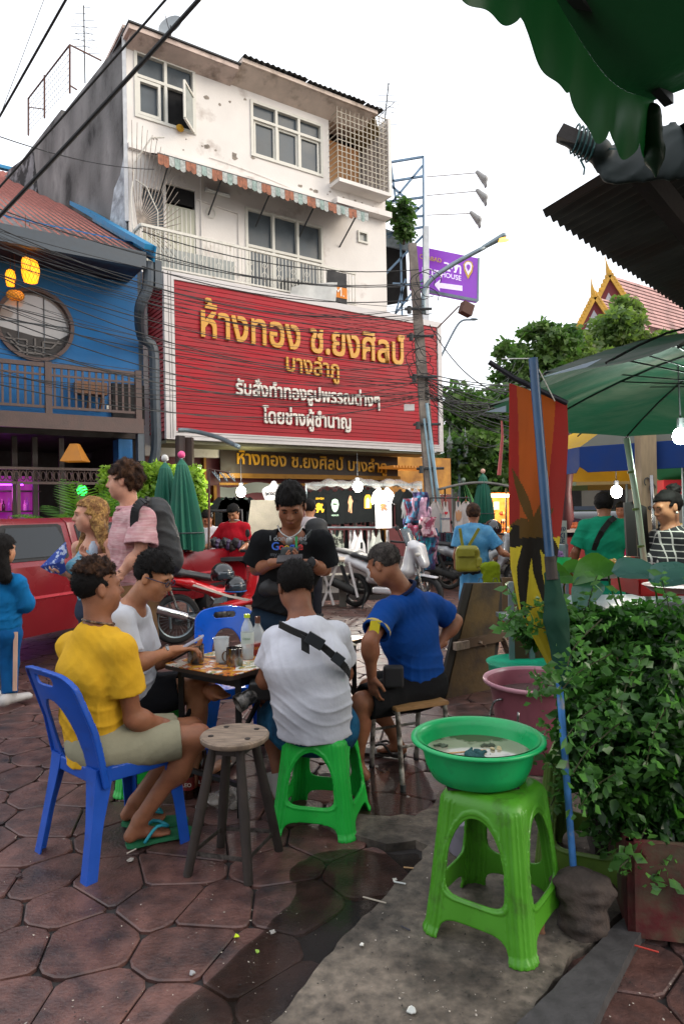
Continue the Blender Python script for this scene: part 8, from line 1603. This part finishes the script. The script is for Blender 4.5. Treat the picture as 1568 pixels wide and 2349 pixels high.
# ------------------------------------------------ people at the table and in the street
def JJ(hf,pl=None,**k):
 d={n:(P(*v) if len(v)==3 else G(v[0],v[1],.045)) for n,v in k.items()};d['hf']=V(hf)
 if pl:d['pl']=V(pl)
 return d
S1,S2,S3,S4=skin('tan','#a87454'),skin('brown','#8d5c42'),skin('dark_brown','#7e5039'),skin('fair','#c8937a')
HB,HG,HC,HF=hair_mat('black','#141110'),hair_mat('greying','#35302d','#4c4642'),hair_mat('brown','#2a1c16','#4a3222'),hair_mat('fair','#7a5838','#a9854f')
def sandal(par,a,t,mt,strap):
 d=V((t.x-a.x,t.y-a.y,0));L=d.length;d.normalize();l=V((0,0,1)).cross(d);z=.012;h=V((a.x,a.y,z))-d*.065;m=MB();m.prism([h+d*q*(L+.15)+l*w for q,w in ((0,-.025),(.1,-.04),(.45,-.036),(.75,-.05),(.95,-.04),(1,-.01),(1,.015),(.93,.045),(.7,.046),(.45,.034),(.1,.036),(0,.02))],V((0,0,.016)));m.build('sandal',mt,par)
 m=MB();m.tube(smoothpath([h+d*.07+l*.05+V((0,0,.02)),h+d*.13+l*.035+V((0,0,.075)),h+d*.19+V((0,0,.05)),h+d*.13-l*.035+V((0,0,.075)),h+d*.07-l*.05+V((0,0,.02))],3),.008,6);m.build('sandal_strap',strap,par,True)
# man in yellow on the blue chair
j=JJ((.80,.55,.06),(-.6,.78,0),hd=(226,1350,3.05),nk=(226,1442,3.04),sR=(276,1490,2.93),sL=(164,1484,3.22),ch=(212,1540,3.05),wa=(212,1632,3.06),pv=(226,1700,3.06),eR=(305,1648,2.98),wR=(368,1658,3.08),eL=(230,1640,3.35),wL=(330,1655,3.3),kR=(455,1690,3.12),kL=(440,1672,3.4),aR=(322,1888,3.1),tR=(400,1900),aL=(312,1868,3.3),tL=(390,1872))
j['tR'].z=j['tL'].z=.045;j['aR'].z=j['aL'].z=.12
r,q,l=person('man in a yellow T-shirt sitting on a blue chair with his back to us',j,S2,HC,dict(m=cloth('yellow','#c89a26'),sleeve=.62,g=.022,fold=.005,flare=.014,hem=P(228,1735,3.07),name='t_shirt'),dict(m=cloth('khaki','#8c8872'),len=.8,g=.012),res=.0062,hands=(('R',(.9,.3,-.3),(0,0,-1),1,.5),('L',(.9,-.1,-.3),(0,0,-1),-1,.5)))
hair_cap(r,q,j,1,HB,t=.005,front=.07,nape=-.062,lump=.0008,fr=200,fcut=.05);hair_cap(r,q,j,1,HC,t=.013,top=.02,front=.075,nape=.062,lump=.005,fr=150,fcut=.06,name='curly_top',ear=False)
for s_ in 'RL':sandal(r,j['a'+s_],j['t'+s_],mat('sandal_green','#1f6a45',.6),mat('strap_teal','#1a8a9a',.5))
m=MB();nk_=j['nk']+V((0,0,.03));m.tube([nk_+V((.066*math.cos(a),.066*math.sin(a),.015*math.cos(a+2.5))) for a in [k*PI/12 for k in range(25)]],.006,6);m.build('necklace',mat('beads','#2a1a14',.5,col2='#8a6a4a',c2s=60),r,True)
# man in glasses
j=JJ((.93,-.18,-.36),(-.35,.93,0),hd=(352,1325,3.5),nk=(300,1392,3.55),sR=(280,1420,3.38),sL=(318,1408,3.78),ch=(292,1470,3.62),wa=(300,1545,3.7),pv=(318,1592,3.78),eR=(300,1528,3.36),wR=(400,1492,3.42),eL=(350,1525,3.8),wL=(415,1490,3.62),kR=(452,1572,3.72),aR=(452,1712,3.72),tR=(520,1742),kL=(462,1570,3.98),aL=(492,1592,3.62),tL=(530,1600,3.55))
j['tR'].z=.045;j['aR'].z=.12
r,q,l=person('man in glasses and a white T-shirt bent over his phone at the table',j,S1,HB,dict(m=cloth('white1','#bdbfc6'),sleeve=.72,g=.018,hem=P(310,1590,3.75)),dict(m=cloth('black1','#18191d'),len=.72,g=.02),res=.007,hands=(('R',(.9,.2,.1),(.1,0,-1),1,.75),('L',(.9,-.1,.1),(0,0,1),1,.9)))
hair_cap(r,q,j,1,HB,t=.006,front=.058,nape=-.06,lump=.001,fr=200);hair_cap(r,q,j,1,HB,t=.014,top=.014,front=.06,nape=.04,lump=.003,fr=140,name='longer_top',ear=False)
m=MB()
for g in (-1,1):m.tube([q(.098,g*.032+.02*math.cos(t),.004+.015*math.sin(t)) for t in [k*PI/7 for k in range(15)]],.0028,5);m.tube([q(.097,g*.052,.008),q(.06,g*.075,.010),q(-.005,g*.082,.008)],.0028,5)
m.tube([q(.1,-.012,.006),q(.1,.012,.006)],.0025,5);m.build('glasses',mat('navy_frame','#1a2040',.3),r,True)
m=MB();c=P(436,1476,3.45);d=V((.85,.1,.45)).normalized();m.obox(c,d*.07,V((0,.036,0)),d.cross(V((0,1,0)))*.006);tag(m.build('phone',mat('phone_white','#b5b8c8',.3),None,bevel=.003),'white phone held by the man in glasses','phone')
c=P(420,1500,3.5);m=MB();m.obox(c,d*.06,V((0,.034,0)),d.cross(V((0,1,0)))*.005);tag(m.build('phone',mat('phone_black','#16181c',.2),None,bevel=.003),'dark phone held low by the man in glasses','phone')
w=j['wR'];m=MB();m.lathe([(.030,-.008),(.033,0),(.030,.008)],w-V((.03,0,0)),20,(.95,.2,.25));m.build('wristband',M_st,r,True);m=MB();sandal(r,j['aR'],j['tR'],mat('sandal_brown','#2a1c18',.6),mat('strap_or','#b8642a',.5))
# man in white seen from behind
j=JJ((-.35,.90,-.30),(-.99,.15,0),hd=(677,1345,3.36),nk=(695,1432,3.28),sL=(636,1472,3.32),sR=(770,1458,3.42),ch=(704,1520,3.26),wa=(714,1600,3.26),pv=(720,1662,3.34),eL=(608,1562,3.36),wL=(598,1600,3.55),eR=(790,1545,3.62),wR=(740,1570,3.85),kL=(625,1640,3.66),kR=(770,1640,3.85),aL=(640,1780,3.55),aR=(800,1755,3.8),tL=(632,1770),tR=(790,1745))
j['tL'].z=j['tR'].z=.045;j['aL'].z=j['aR'].z=.12;j['tL']=j['aL']+V((-.05,.15,-.075));j['tR']=j['aR']+V((-.02,.15,-.075))
r,q,l=person('heavy man in a white T-shirt seen from behind on a green stool',j,S3,HB,dict(m=cloth('white2','#c2c3cc'),sleeve=.62,g=.02,fold=.005,hem=P(720,1672,3.30),hr=1.02),dict(m=cloth('denim','#1f5576',col2='#123048',c2s=6),len=.8,g=.024),res=.0062,bw=1.13,hs=1.04,foot=mat('shoe_white','#8d8a86',.7),hands=(('L',(0,.9,-.3),(.5,0,-.8),-1,.9),))
hair_cap(r,q,j,1.04,HB,t=.012,front=.06,nape=-.05,lump=.0015,fr=190)
m=MB();n_=22
def bp3(t):a=P(640,1420,3.21);b=P(722,1462,3.02);c=P(800,1540,3.16);return a.lerp(b,t).lerp(b.lerp(c,t),t)+V((0,-.035-.02*math.sin(PI*t),0))
path=[(640,1432),(672,1448),(705,1462),(735,1480),(765,1505),(792,1532),(802,1548)];path=[P(x,y,D) for (x,y),D in zip(path,(3.16,3.115,3.085,3.075,3.08,3.12,3.2))];path=smoothpath(path,4)
for i in range(len(path)-1):m.bar(path[i],path[i+1],.006,.034,(0,-.2,1))
m.build('strap',mat('webbing','#17181a',.7,bump=.4,bs=200),r);m=MB();m.obox(P(722,1470,3.06),V((.035,.0,-.022)),V((.0,.009,0)),V((.014,0,.022)));m.obox(P(775,1512,3.06),V((.02,.0,-.016)),V((.0,.008,0)),V((.014,0,.018)));m.build('buckle',mat('buckle','#25292d',.35),r,kind='stuff');m=MB();m.obox(P(700,1478,3.075),V((.018,0,-.01)),V((0,.006,0)),V((.0,0,.035)));m.build('strap_end',MATS['webbing'],r)
cmr=thing('camera','black camera with a big lens hanging from the hand of the man in white','camera',P(590,1590,3.3));S=SDF();c=P(600,1582,3.38);S.box(c,(.06,.05,.045),None,.012,.01);a,b=S.mesh(.006);rawmesh('camera_body',a,b,cmr,M_blk);ax=V((-.75,-.45,-.35)).normalized();m=MB();m.lathe([(.03,0),(.038,.02),(.038,.07),(.044,.075),(.046,.11),(.041,.112),(.038,.09),(0,.085)],c+ax*.03,24,ax);m.build('lens',mat('lens_cam','#6a6560',.3,metal=.3,col2='#1a1815',c2s=25),cmr,'auto')
# man in royal blue
j=JJ((-.78,.50,-.45),(-.62,-.78,0),hd=(880,1296,3.9),nk=(928,1362,3.92),sL=(885,1405,3.78),sR=(988,1388,4.08),ch=(938,1452,3.96),wa=(955,1520,3.98),pv=(960,1572,3.98),eL=(848,1472,3.62),wL=(852,1552,3.66),eR=(1044,1425,4.16),wR=(1004,1482,4.08),kL=(830,1612,3.72),kR=(845,1580,4.1),aL=(818,1735,3.75),aR=(905,1690,4.15),tL=(800,1760),tR=(880,1715))
j['aL'].z=j['aR'].z=.12;j['tL']=j['aL']+V((-.13,.05,-.075));j['tR']=j['aR']+V((-.13,.05,-.075));MBL=cloth('royal','#0d3c80')
r,q,l=person('grey haired man in a royal blue polo sitting with a hand on his hip',j,S2,HG,dict(m=MBL,sleeve=.68,g=.024,fold=.006,flare=.012,collar=cloth('navycollar','#101c3a'),hem=P(962,1580,3.98),name='polo_shirt'),dict(m=cloth('black2','#141416'),len=.95,g=.02),bw=1.06,res=.0068,hands=(('L',(.1,.0,-1),(.6,.6,0),1,.5),('R',(-.7,-.3,-.3),(-.5,.5,.3),-1,.6)))
hair_cap(r,q,j,1,HG,t=.006,front=.062,nape=-.05,lump=.0008,fr=200)
m=MB();e=j['sL'].lerp(j['eL'],.60);dr=(j['eL']-j['sL']).normalized();m.lathe([(.079,-.009),(.0815,0),(.079,.009)],e,24,dr);m.build('cuff_band',cloth('cuff','#b09a5a'),r,True);m=MB();m.obox(j['sL'].lerp(j['eL'],.42)+V((-.03,-.084,0)),V((.026,-.005,0)),V((0,.004,0)),V((0.006,0,.034)));m.build('sleeve_badge',mat('badge','#c9b818',.6),r)
for s_ in 'LR':sandal(r,j['a'+s_],j['t'+s_],M_dkw,M_dkw)
S=SDF();c=P(902,1552,3.72);S.box(c,(.055,.03,.06),None,.015,.01);a,b=S.mesh(.006);rawmesh('belt_pouch',a,b,r,mat('pouch','#17161a',.7,bump=.3,bs=120))
# standing man in the black T-shirt
j=JJ((.0,-.82,-.5),(1,-.06,0),hd=(667,1160,4.28),nk=(668,1228,4.36),sR=(603,1244,4.36),sL=(737,1244,4.36),ch=(668,1295,4.4),wa=(650,1370,4.42),pv=(640,1425,4.44),eR=(588,1305,4.42),wR=(638,1290,4.12),eL=(744,1306,4.42),wL=(703,1292,4.12),kR=(618,1590,4.44),kL=(672,1590,4.44),aR=(612,1720,4.5),aL=(676,1720,4.5),tR=(608,1740,4.35),tL=(680,1740,4.35))
for s_ in 'LR':j['a'+s_].z=.12;j['t'+s_]=j['a'+s_]+V((.0,-.15,-.075))
r,q,l=person('standing man in a black printed T-shirt looking down at his phone',j,S2,HB,dict(m=cloth('black3','#131416'),sleeve=.78,g=.03,fold=.006,flare=.03,hem=P(640,1408,4.4),nr=.085,nf=.04),dict(m=cloth('jeans','#1c2c3c'),len=2),res=.0068,hs=1.12,bw=1.05,foot=M_rub,hands=(('R',(.9,-.2,.1),(.2,-.2,.9),1,1.0),('L',(-.9,-.2,.1),(-.2,-.2,.9),-1,1.0)))
hair_cap(r,q,j,1.12,HB,t=.013,top=.016,front=.05,nape=-.04,lump=.004,fr=120)
c=P(664,1282,4.0);m=MB();m.obox(c,V((.075,0,.004)),V((0,.035,.018)),V((0,-.003,.006)));tag(m.build('phone',mat('phone_grey','#2c2628',.5),None,bevel=.003),'dark phone in both hands of the standing man','phone')
def chest(py,px):D=4.165;return P(px,py,D)
for tx,px,py,w,mt_ in (("I don't need",619,1241,83,mat('pr_grey','#8a8f92',.7)),('my wife',620,1276,40,mat('pr_grey2','#4c5054',.7))):text_on('print',tx,P(px,py,4.13),(1,0,0),(0,.1,1),w*4.13/1568,mt_,r,.003,.012)
x0=0
for ch_,c_,px,w in (('G','#2a5ab8',623,16),('o','#b82a26',640,11),('o','#b8942a',652,11),('g','#2a5ab8',664,11),('l','#2a8a4a',677,4),('e','#b82a26',683,11)):text_on('print',ch_,P(px,1262,4.12),(1,0,0),(0,.1,1),w*4.12/1568,mat('pr'+c_,c_,.6),r,.003,.025)
S=SDF();S.box(P(663,1268,4.10),(.05,.02,.034),None,.015,.01);a,b=S.mesh(.007);rawmesh('chest_bag',a,b,r,mat('bag_grey','#34393a',.7));m=MB();pth=smoothpath([P(712,1222,4.25),P(700,1236,4.18),P(690,1252,4.15),P(680,1266,4.12)],3)
for i in range(len(pth)-1):m.bar(pth[i],pth[i+1],.006,.05,(.5,0,1))
m.build('bag_strap',MATS['bag_grey'],r);m=MB();m.tube(smoothpath([P(637,1206,4.24),P(645,1222,4.18),P(664,1233,4.16),P(684,1222,4.18),P(694,1206,4.24)],4),.006,6);m.sph(P(663,1243,4.15),(.024,.01,.03),10);m.build('pendant_chain',mat('silver','#9a9894',.3,metal=.9),r,True,kind='stuff')
m=MB();m.lathe([(.034,-.014),(.04,0),(.034,.014)],j['wL']+V((.03,0,0)),20,(1,.1,-.05));m.lathe([(0,0),(.026,0),(.028,.012),(0,.014)],j['wL']+V((.03,-.035,.005)),16,(0,-1,.2));m.build('watch',M_blk,r,'auto',kind='stuff');S=SDF();S.ell(P(625,1350,4.30),(.10,.05,.06),None,.03);S.wr=folds(.016,1.2,6);a,b=S.mesh(.009);rawmesh('waist_bag',a,b,r,mat('bag_black','#1b1b1d',.6))
# couple walking past
j=JJ((-1,-.06,-.02),(.05,-1,0),hd=(284,1104,4.4),nk=(298,1172,4.42),sL=(328,1190,4.25),sR=(292,1188,4.62),ch=(304,1240,4.45),wa=(308,1305,4.45),pv=(318,1360,4.45),eL=(322,1268,4.2),wL=(262,1332,4.2),eR=(280,1275,4.7),wR=(222,1280,4.62),kL=(338,1530,4.4),kR=(300,1530,4.5),aL=(352,1690,4.4),aR=(300,1690,4.5),tL=(330,1716,4.4),tR=(280,1716,4.5))
r,q,l=person('tall dark haired man in a pink short sleeved shirt wearing a black backpack',j,S4,HC,dict(m=mat('pink_linen','#b58488',.9,var=.1,vs=9,col2='#c4a0a0',c2s=14,stretch=(.6,.6,6),bump=.3,bs=200),sleeve=.78,g=.03,flare=.035,fold=.006,hem=P(316,1345,4.45),name='shirt',collar=cloth('pinkcol','#b98a90')),dict(m=cloth('tan','#7a5c3e'),len=.85,g=.025),res=.007,hs=1.02,foot=M_rub,hands=(('L',(-.8,0,-.5),(0,.9,0),-1,.6),('R',(-.9,.1,.2),(0,0,1),-1,.9)))
hair_cap(r,q,j,1.02,HC,t=.019,top=.008,front=.055,nape=-.08,lump=.007,fr=80,fcut=.05)
bpk=thing('backpack','black backpack on the back of the man in pink','backpack',P(372,1300,4.5));S=SDF();S.econe(P(356,1175,4.42),P(378,1285,4.45),(.13,.10),(.17,.12),(0,1,0),.05);S.econe(P(385,1230,4.45),P(392,1285,4.45),(.11,.06),(.12,.06),(0,1,0),.03);S.wr=folds(.009,1,2);a,b=S.mesh(.009);rawmesh('bag',a,b,bpk,mat('pack_black','#18191b',.65,bump=.3,bs=80));m=MB();pth=smoothpath([P(345,1152,4.3),P(330,1148,4.17),P(312,1165,4.15),P(308,1200,4.17),P(315,1235,4.18),P(345,1260,4.25)],4)
for i in range(len(pth)-1):m.bar(pth[i],pth[i+1],.05 if i<14 else .02,.014,(0,-1,.3))
m.build('shoulder_strap',MATS['pack_black'],bpk)
m=MB();c=P(214,1272,4.62);m.lathe([(0,-.06),(.03,-.06),(.03,.05),(.014,.08),(.014,.09),(0,.09)],c,14);tag(m.build('water_bottle',mat('bottle_haze','#a9c4d8',.1,alpha=.6),None,True),'small clear water bottle in the hand of the man in pink','bottle')
j=JJ((-.88,-.47,-.02),(.5,-.86,0),hd=(204,1182,4.75),nk=(216,1244,4.78),sR=(180,1256,4.92),sL=(252,1250,4.68),ch=(212,1292,4.8),wa=(214,1352,4.8),pv=(216,1400,4.8),eR=(176,1325,4.95),wR=(150,1315,4.75),eL=(268,1330,4.6),wL=(240,1350,4.5),kL=(228,1560,4.75),kR=(200,1560,4.85),aL=(230,1660,4.8),aR=(200,1660,4.9),tL=(215,1672,4.75),tR=(185,1672,4.85))
r,q,l=person('fair haired woman in a pale blue tie dyed vest holding a patterned cloth',j,S4,HF,dict(m=mat('tiedye','#5fa0b8',.85,col2='#9ab0bc',c2s=9,stretch=(1,1,4),bump=.3,bs=200),tank=True,g=.008,fold=.003,hem=P(216,1400,4.8),nr=.10,nf=.05,name='vest'),dict(m=cloth('dark_short','#2a3242'),len=.5),res=.0075,bw=.86,fem=True,foot=M_rub,hands=(('R',(-.8,-.3,.2),(0,0,1),-1,1),))
def longhair(S):
 for (a,b,ra,rb_) in ((q(-.05,-.02,.03),P(228,1272,4.86),.085,.05),(q(-.04,.05,-.03),P(252,1275,4.66),.05,.035),(q(-.03,-.07,-.02),P(186,1262,4.85),.04,.035),(P(236,1240,4.8),P(256,1262,4.76),.05,.03)):S.cone(a,b,ra,rb_,.04)
hair_cap(r,q,j,1,HF,t=.014,front=.07,nape=-.08,lump=.003,fr=90,extra=longhair,fcut=.06)
m=MB();pts=[P(*p) for p in ((95,1300,4.72),(152,1244,4.72),(154,1270,4.7),(147,1285,4.68),(152,1308,4.7),(142,1316,4.7),(118,1312,4.72))];c=sum(pts,V())/7+V((0,-.04,0));m.add(pts+[c],[(i,(i+1)%7,7) for i in range(7)]);o=m.build('patterned_cloth',mat('blue_flower','#1c3a8a',.8,col2='#a9b4cc',c2s=26,c2t=(.52,.56)),None,fix=False);o.modifiers.new('t','SOLIDIFY').thickness=.012;tag(o,'blue cloth with white flowers held out by the fair haired woman','cloth')
# girl in the blue tracksuit
j=JJ((.35,.93,0),(-.95,.3,0),hd=(8,1262,5.4),nk=(4,1318,5.42),sR=(40,1338,5.4),sL=(-32,1338,5.45),ch=(6,1372,5.45),wa=(6,1420,5.45),pv=(6,1452,5.45),eR=(60,1385,5.45),wR=(52,1360,5.7),kR=(22,1520,5.45),kL=(-22,1520,5.5),aR=(22,1592,5.4),aL=(-22,1592,5.5),tR=(38,1606,5.6),tL=(-10,1606,5.65));MT=cloth('track','#0f5f94')
for s_ in 'LR':j['a'+s_].z=.11;j['t'+s_]=j['a'+s_]+V((.06,.12,-.07))
r,q,l=person('child with long black hair in a bright blue tracksuit at the left edge',j,S1,HB,dict(m=MT,sleeve=1.5,g=.03,fold=.009,hem=P(6,1452,5.45),name='jacket'),dict(m=cloth('track2','#0d4c80'),len=2,g=.022,name='trousers'),res=.009,bw=.78,hs=.95,foot=mat('trainer','#b5b0ac',.6),fem=True)
hair_cap(r,q,j,.95,HB,t=.02,front=.06,nape=-.09,lump=.002,extra=lambda S:(S.cone(q(-.07,0,.02),P(12,1325,5.32),.07,.05,.04),))
m=MB();m.bar(P(36,1450,5.37),P(34,1585,5.37),.03,.012,(0,1,0));m.build('trouser_stripe',mat('stripe_peach','#c9a08a',.7),r)
# woman in the denim dress with the olive backpack
def stander(lab,sk,hr,px,py,D,f,shirt,pants=None,h=1.62,bw=.95,arms=((.12,-.3,.1),(.12,-.3,.1)),fem=False,res=.012,cap={},ln=None,hand=(),low=0):
 """figure standing with its head centre at the picture point"""
 hd=P(px,py,D);k=h/1.7;f=V(f);fh=V((f.x,f.y,0)).normalized();lt=V((0,0,1)).cross(fh);j=dict(hf=f,hd=hd,nk=hd-V((0,0,.155*k))-fh*.025,ch=hd-V((0,0,.38*k))-fh*.03,wa=hd-V((0,0,.58*k))-fh*.02,pv=hd-V((0,0,.74*k))-fh*.02,pl=lt)
 for s_,g,(ox,oz,of2) in (('L',1,arms[0]),('R',-1,arms[1])):
  j['s'+s_]=hd+lt*g*.17*bw-V((0,0,.235*k))-fh*.03;j['e'+s_]=j['s'+s_]+lt*g*ox*.5+V((0,0,-.27*k));j['w'+s_]=j['e'+s_]+lt*g*ox*.3+V((0,0,oz))*.7+fh*of2
  j['k'+s_]=j['pv']+lt*g*.09+V((0,0,-.42*k));z=max(.1,0);j['a'+s_]=V((j['k'+s_].x,j['k'+s_].y,.1));j['t'+s_]=j['a'+s_]+fh*.15-V((0,0,.06))
 if shirt.get('long'):shirt['hem']=hd-V((0,0,shirt['long']))
 r,q,l=person(lab,j,sk,hr,shirt,pants or dict(m=cloth('dark_trouser','#24242a'),len=2),res=res,bw=bw,fem=fem,foot=M_rub,hands=hand);hair_cap(r,q,j,1,hr,res=.009,**(dict(t=.016,front=.06,nape=-.06)|cap));return r,q,j
r,q,j=stander('woman in a long denim blue dress carrying an olive backpack',S2,HC,1085,1178,8.5,(.3,.95,0),dict(m=cloth('denimdress','#3f78a0',col2='#5f95b8',c2s=4),long=1.22,sleeve=.75,g=.035,hr=1.15,fold=.008,name='dress'),arms=((.1,-.3,.1),(.35,-.1,.28)),fem=True,res=.011,bw=.95)
ob_=thing('backpack','small olive yellow leather backpack on the woman in denim','backpack',P(1072,1310,8.3));M_ol=mat('olive_leather','#7d781c',.45,var=.15,bump=.3,bs=40);S=SDF();S.box(P(1072,1286,8.28),(.15,.06,.14),None,.05,.03);S.econe(P(1055,1262,8.24),P(1088,1262,8.24),(.05,.06),(.05,.06),(0,1,0),.03);S.wr=folds(.006,1,2);a,b=S.mesh(.01);rawmesh('bag',a,b,ob_,M_ol);S=SDF();S.box(P(1098,1290,8.22),(.035,.03,.06),None,.02);a,b=S.mesh(.01);rawmesh('side_pocket',a,b,ob_,M_ol);m=MB();m.obox(P(1068,1268,8.2),(.11,0,0),(0,.012,0),(.0,0,.05));m.build('flap',M_ol,ob_,bevel=.01)
for a,b in (((1060,1252),(1054,1212)),((1075,1252),(1098,1212))):m=MB();m.bar(P(*a,8.3),P(*b,8.28),.035,.012,(0,1,0));m.build('strap',M_ol,ob_)
r,q,j=stander('man in a green T-shirt with a black strap across his back',S2,HB,1384,1158,7.0,(.35,.93,0),dict(m=cloth('emerald','#12785a'),long=.95,sleeve=.8,g=.03,fold=.007),arms=((.2,-.25,.1),(.15,-.28,.1)),res=.0095,bw=1.05,cap=dict(t=.022));m=MB();pth=[P(1410,1187,6.86),P(1398,1195,6.84),P(1380,1218,6.83),P(1367,1245,6.85),P(1362,1262,6.88)]
for i in range(4):m.bar(pth[i],pth[i+1],.01,.055,(1,0,1))
m.build('strap',M_blk,r)
r,q,j=stander('woman with tied up hair in a black and white checked top at the right edge',S1,HB,1530,1164,4.85,(-.95,-.15,-.25),dict(m=mat('checked','#1d1b1c',.85),long=.85,sleeve=.85,g=.02,fold=.004,name='top'),arms=((.05,-.3,.12),(.05,-.3,.2)),fem=True,res=.009,bw=.98,cap=dict(t=.01,extra=lambda S:None))
mm=MATS['checked'];nt=mm.node_tree;t_=nt.nodes.new('ShaderNodeTexCoord');b1=nt.nodes.new('ShaderNodeTexBrick');b1.offset=0;b1.inputs['Scale'].default_value=1;b1.inputs['Brick Width'].default_value=.045;b1.inputs['Row Height'].default_value=.045;b1.inputs['Mortar Size'].default_value=.0035;b1.inputs['Color1'].default_value=b1.inputs['Color2'].default_value=(.012,.012,.013,1);b1.inputs['Mortar'].default_value=(.5,.47,.42,1);mp=nt.nodes.new('ShaderNodeMapping');mp.inputs['Rotation'].default_value=(PI/2,0,0);nt.links.new(t_.outputs['Object'],mp.inputs[0]);nt.links.new(mp.outputs[0],b1.inputs[0]);nt.links.new(b1.outputs[0],bsdf(mm).inputs['Base Color'])
S=SDF();S.ell(q(-.08,0,.11),(.05,.05,.045),None,.01);S.wr=lumps(.006,110,2);a,b=S.mesh(.008);rawmesh('hair_bun',a,b,r,HB);m=MB();m.sph(q(-.004,-.086,-.04),.009,8);m.sph(q(-.004,.086,-.04),.009,8);m.build('earring',mat('pearl','#c9c4bc',.2),r,True,kind='stuff')
stander('vendor in a purple grey shirt bending over the far stall',S2,HB,1303,1170,11.3,(-.1,-.9,-.4),dict(m=cloth('mauve','#4a3a4c'),long=.95,sleeve=.8,g=.03),res=.015,h=1.6)
stander('woman in a pink top and dark apron at the far stall',S2,HB,1424,1170,10.8,(-.6,-.8,-.2),dict(m=cloth('hotpink','#b01c50'),long=.9,sleeve=.8,g=.03),res=.015,fem=True,cap=dict(extra=lambda S:None,nape=-.1))
r,q,j=stander('vendor in a red polo shirt sorting purses behind the pickup',S1,HB,535,1177,9.7,(-.2,-.85,-.5),dict(m=cloth('redpolo','#a01422'),long=.95,sleeve=.8,g=.03,collar=cloth('greycol','#9a9490')),res=.012,arms=((.05,-.1,.3),(.35,-.1,.25)),h=1.5)
stander('young vendor in a white T-shirt left of the vendor in red',S1,HB,474,1190,10.2,(.2,-.85,-.5),dict(m=cloth('white3','#b5b4b8'),long=.9,sleeve=.8,g=.03),res=.013,arms=((.1,-.1,.3),(.1,-.1,.3)),h=1.45)
stander('man with a dark backpack half hidden behind the man in black',S1,HB,710,1166,9.5,(.2,.95,0),dict(m=cloth('whitered','#b5a8a8'),long=.95,sleeve=.8,g=.03),res=.013);S=SDF();S.econe(P(724,1205,9.2),P(728,1240,9.2),(.15,.1),(.17,.12),(1,0,0),.03);a,b=S.mesh(.012);tag(rawmesh('backpack',a,b,None,MATS['pack_black']),'dark backpack on the man beyond the black T-shirt man','backpack')
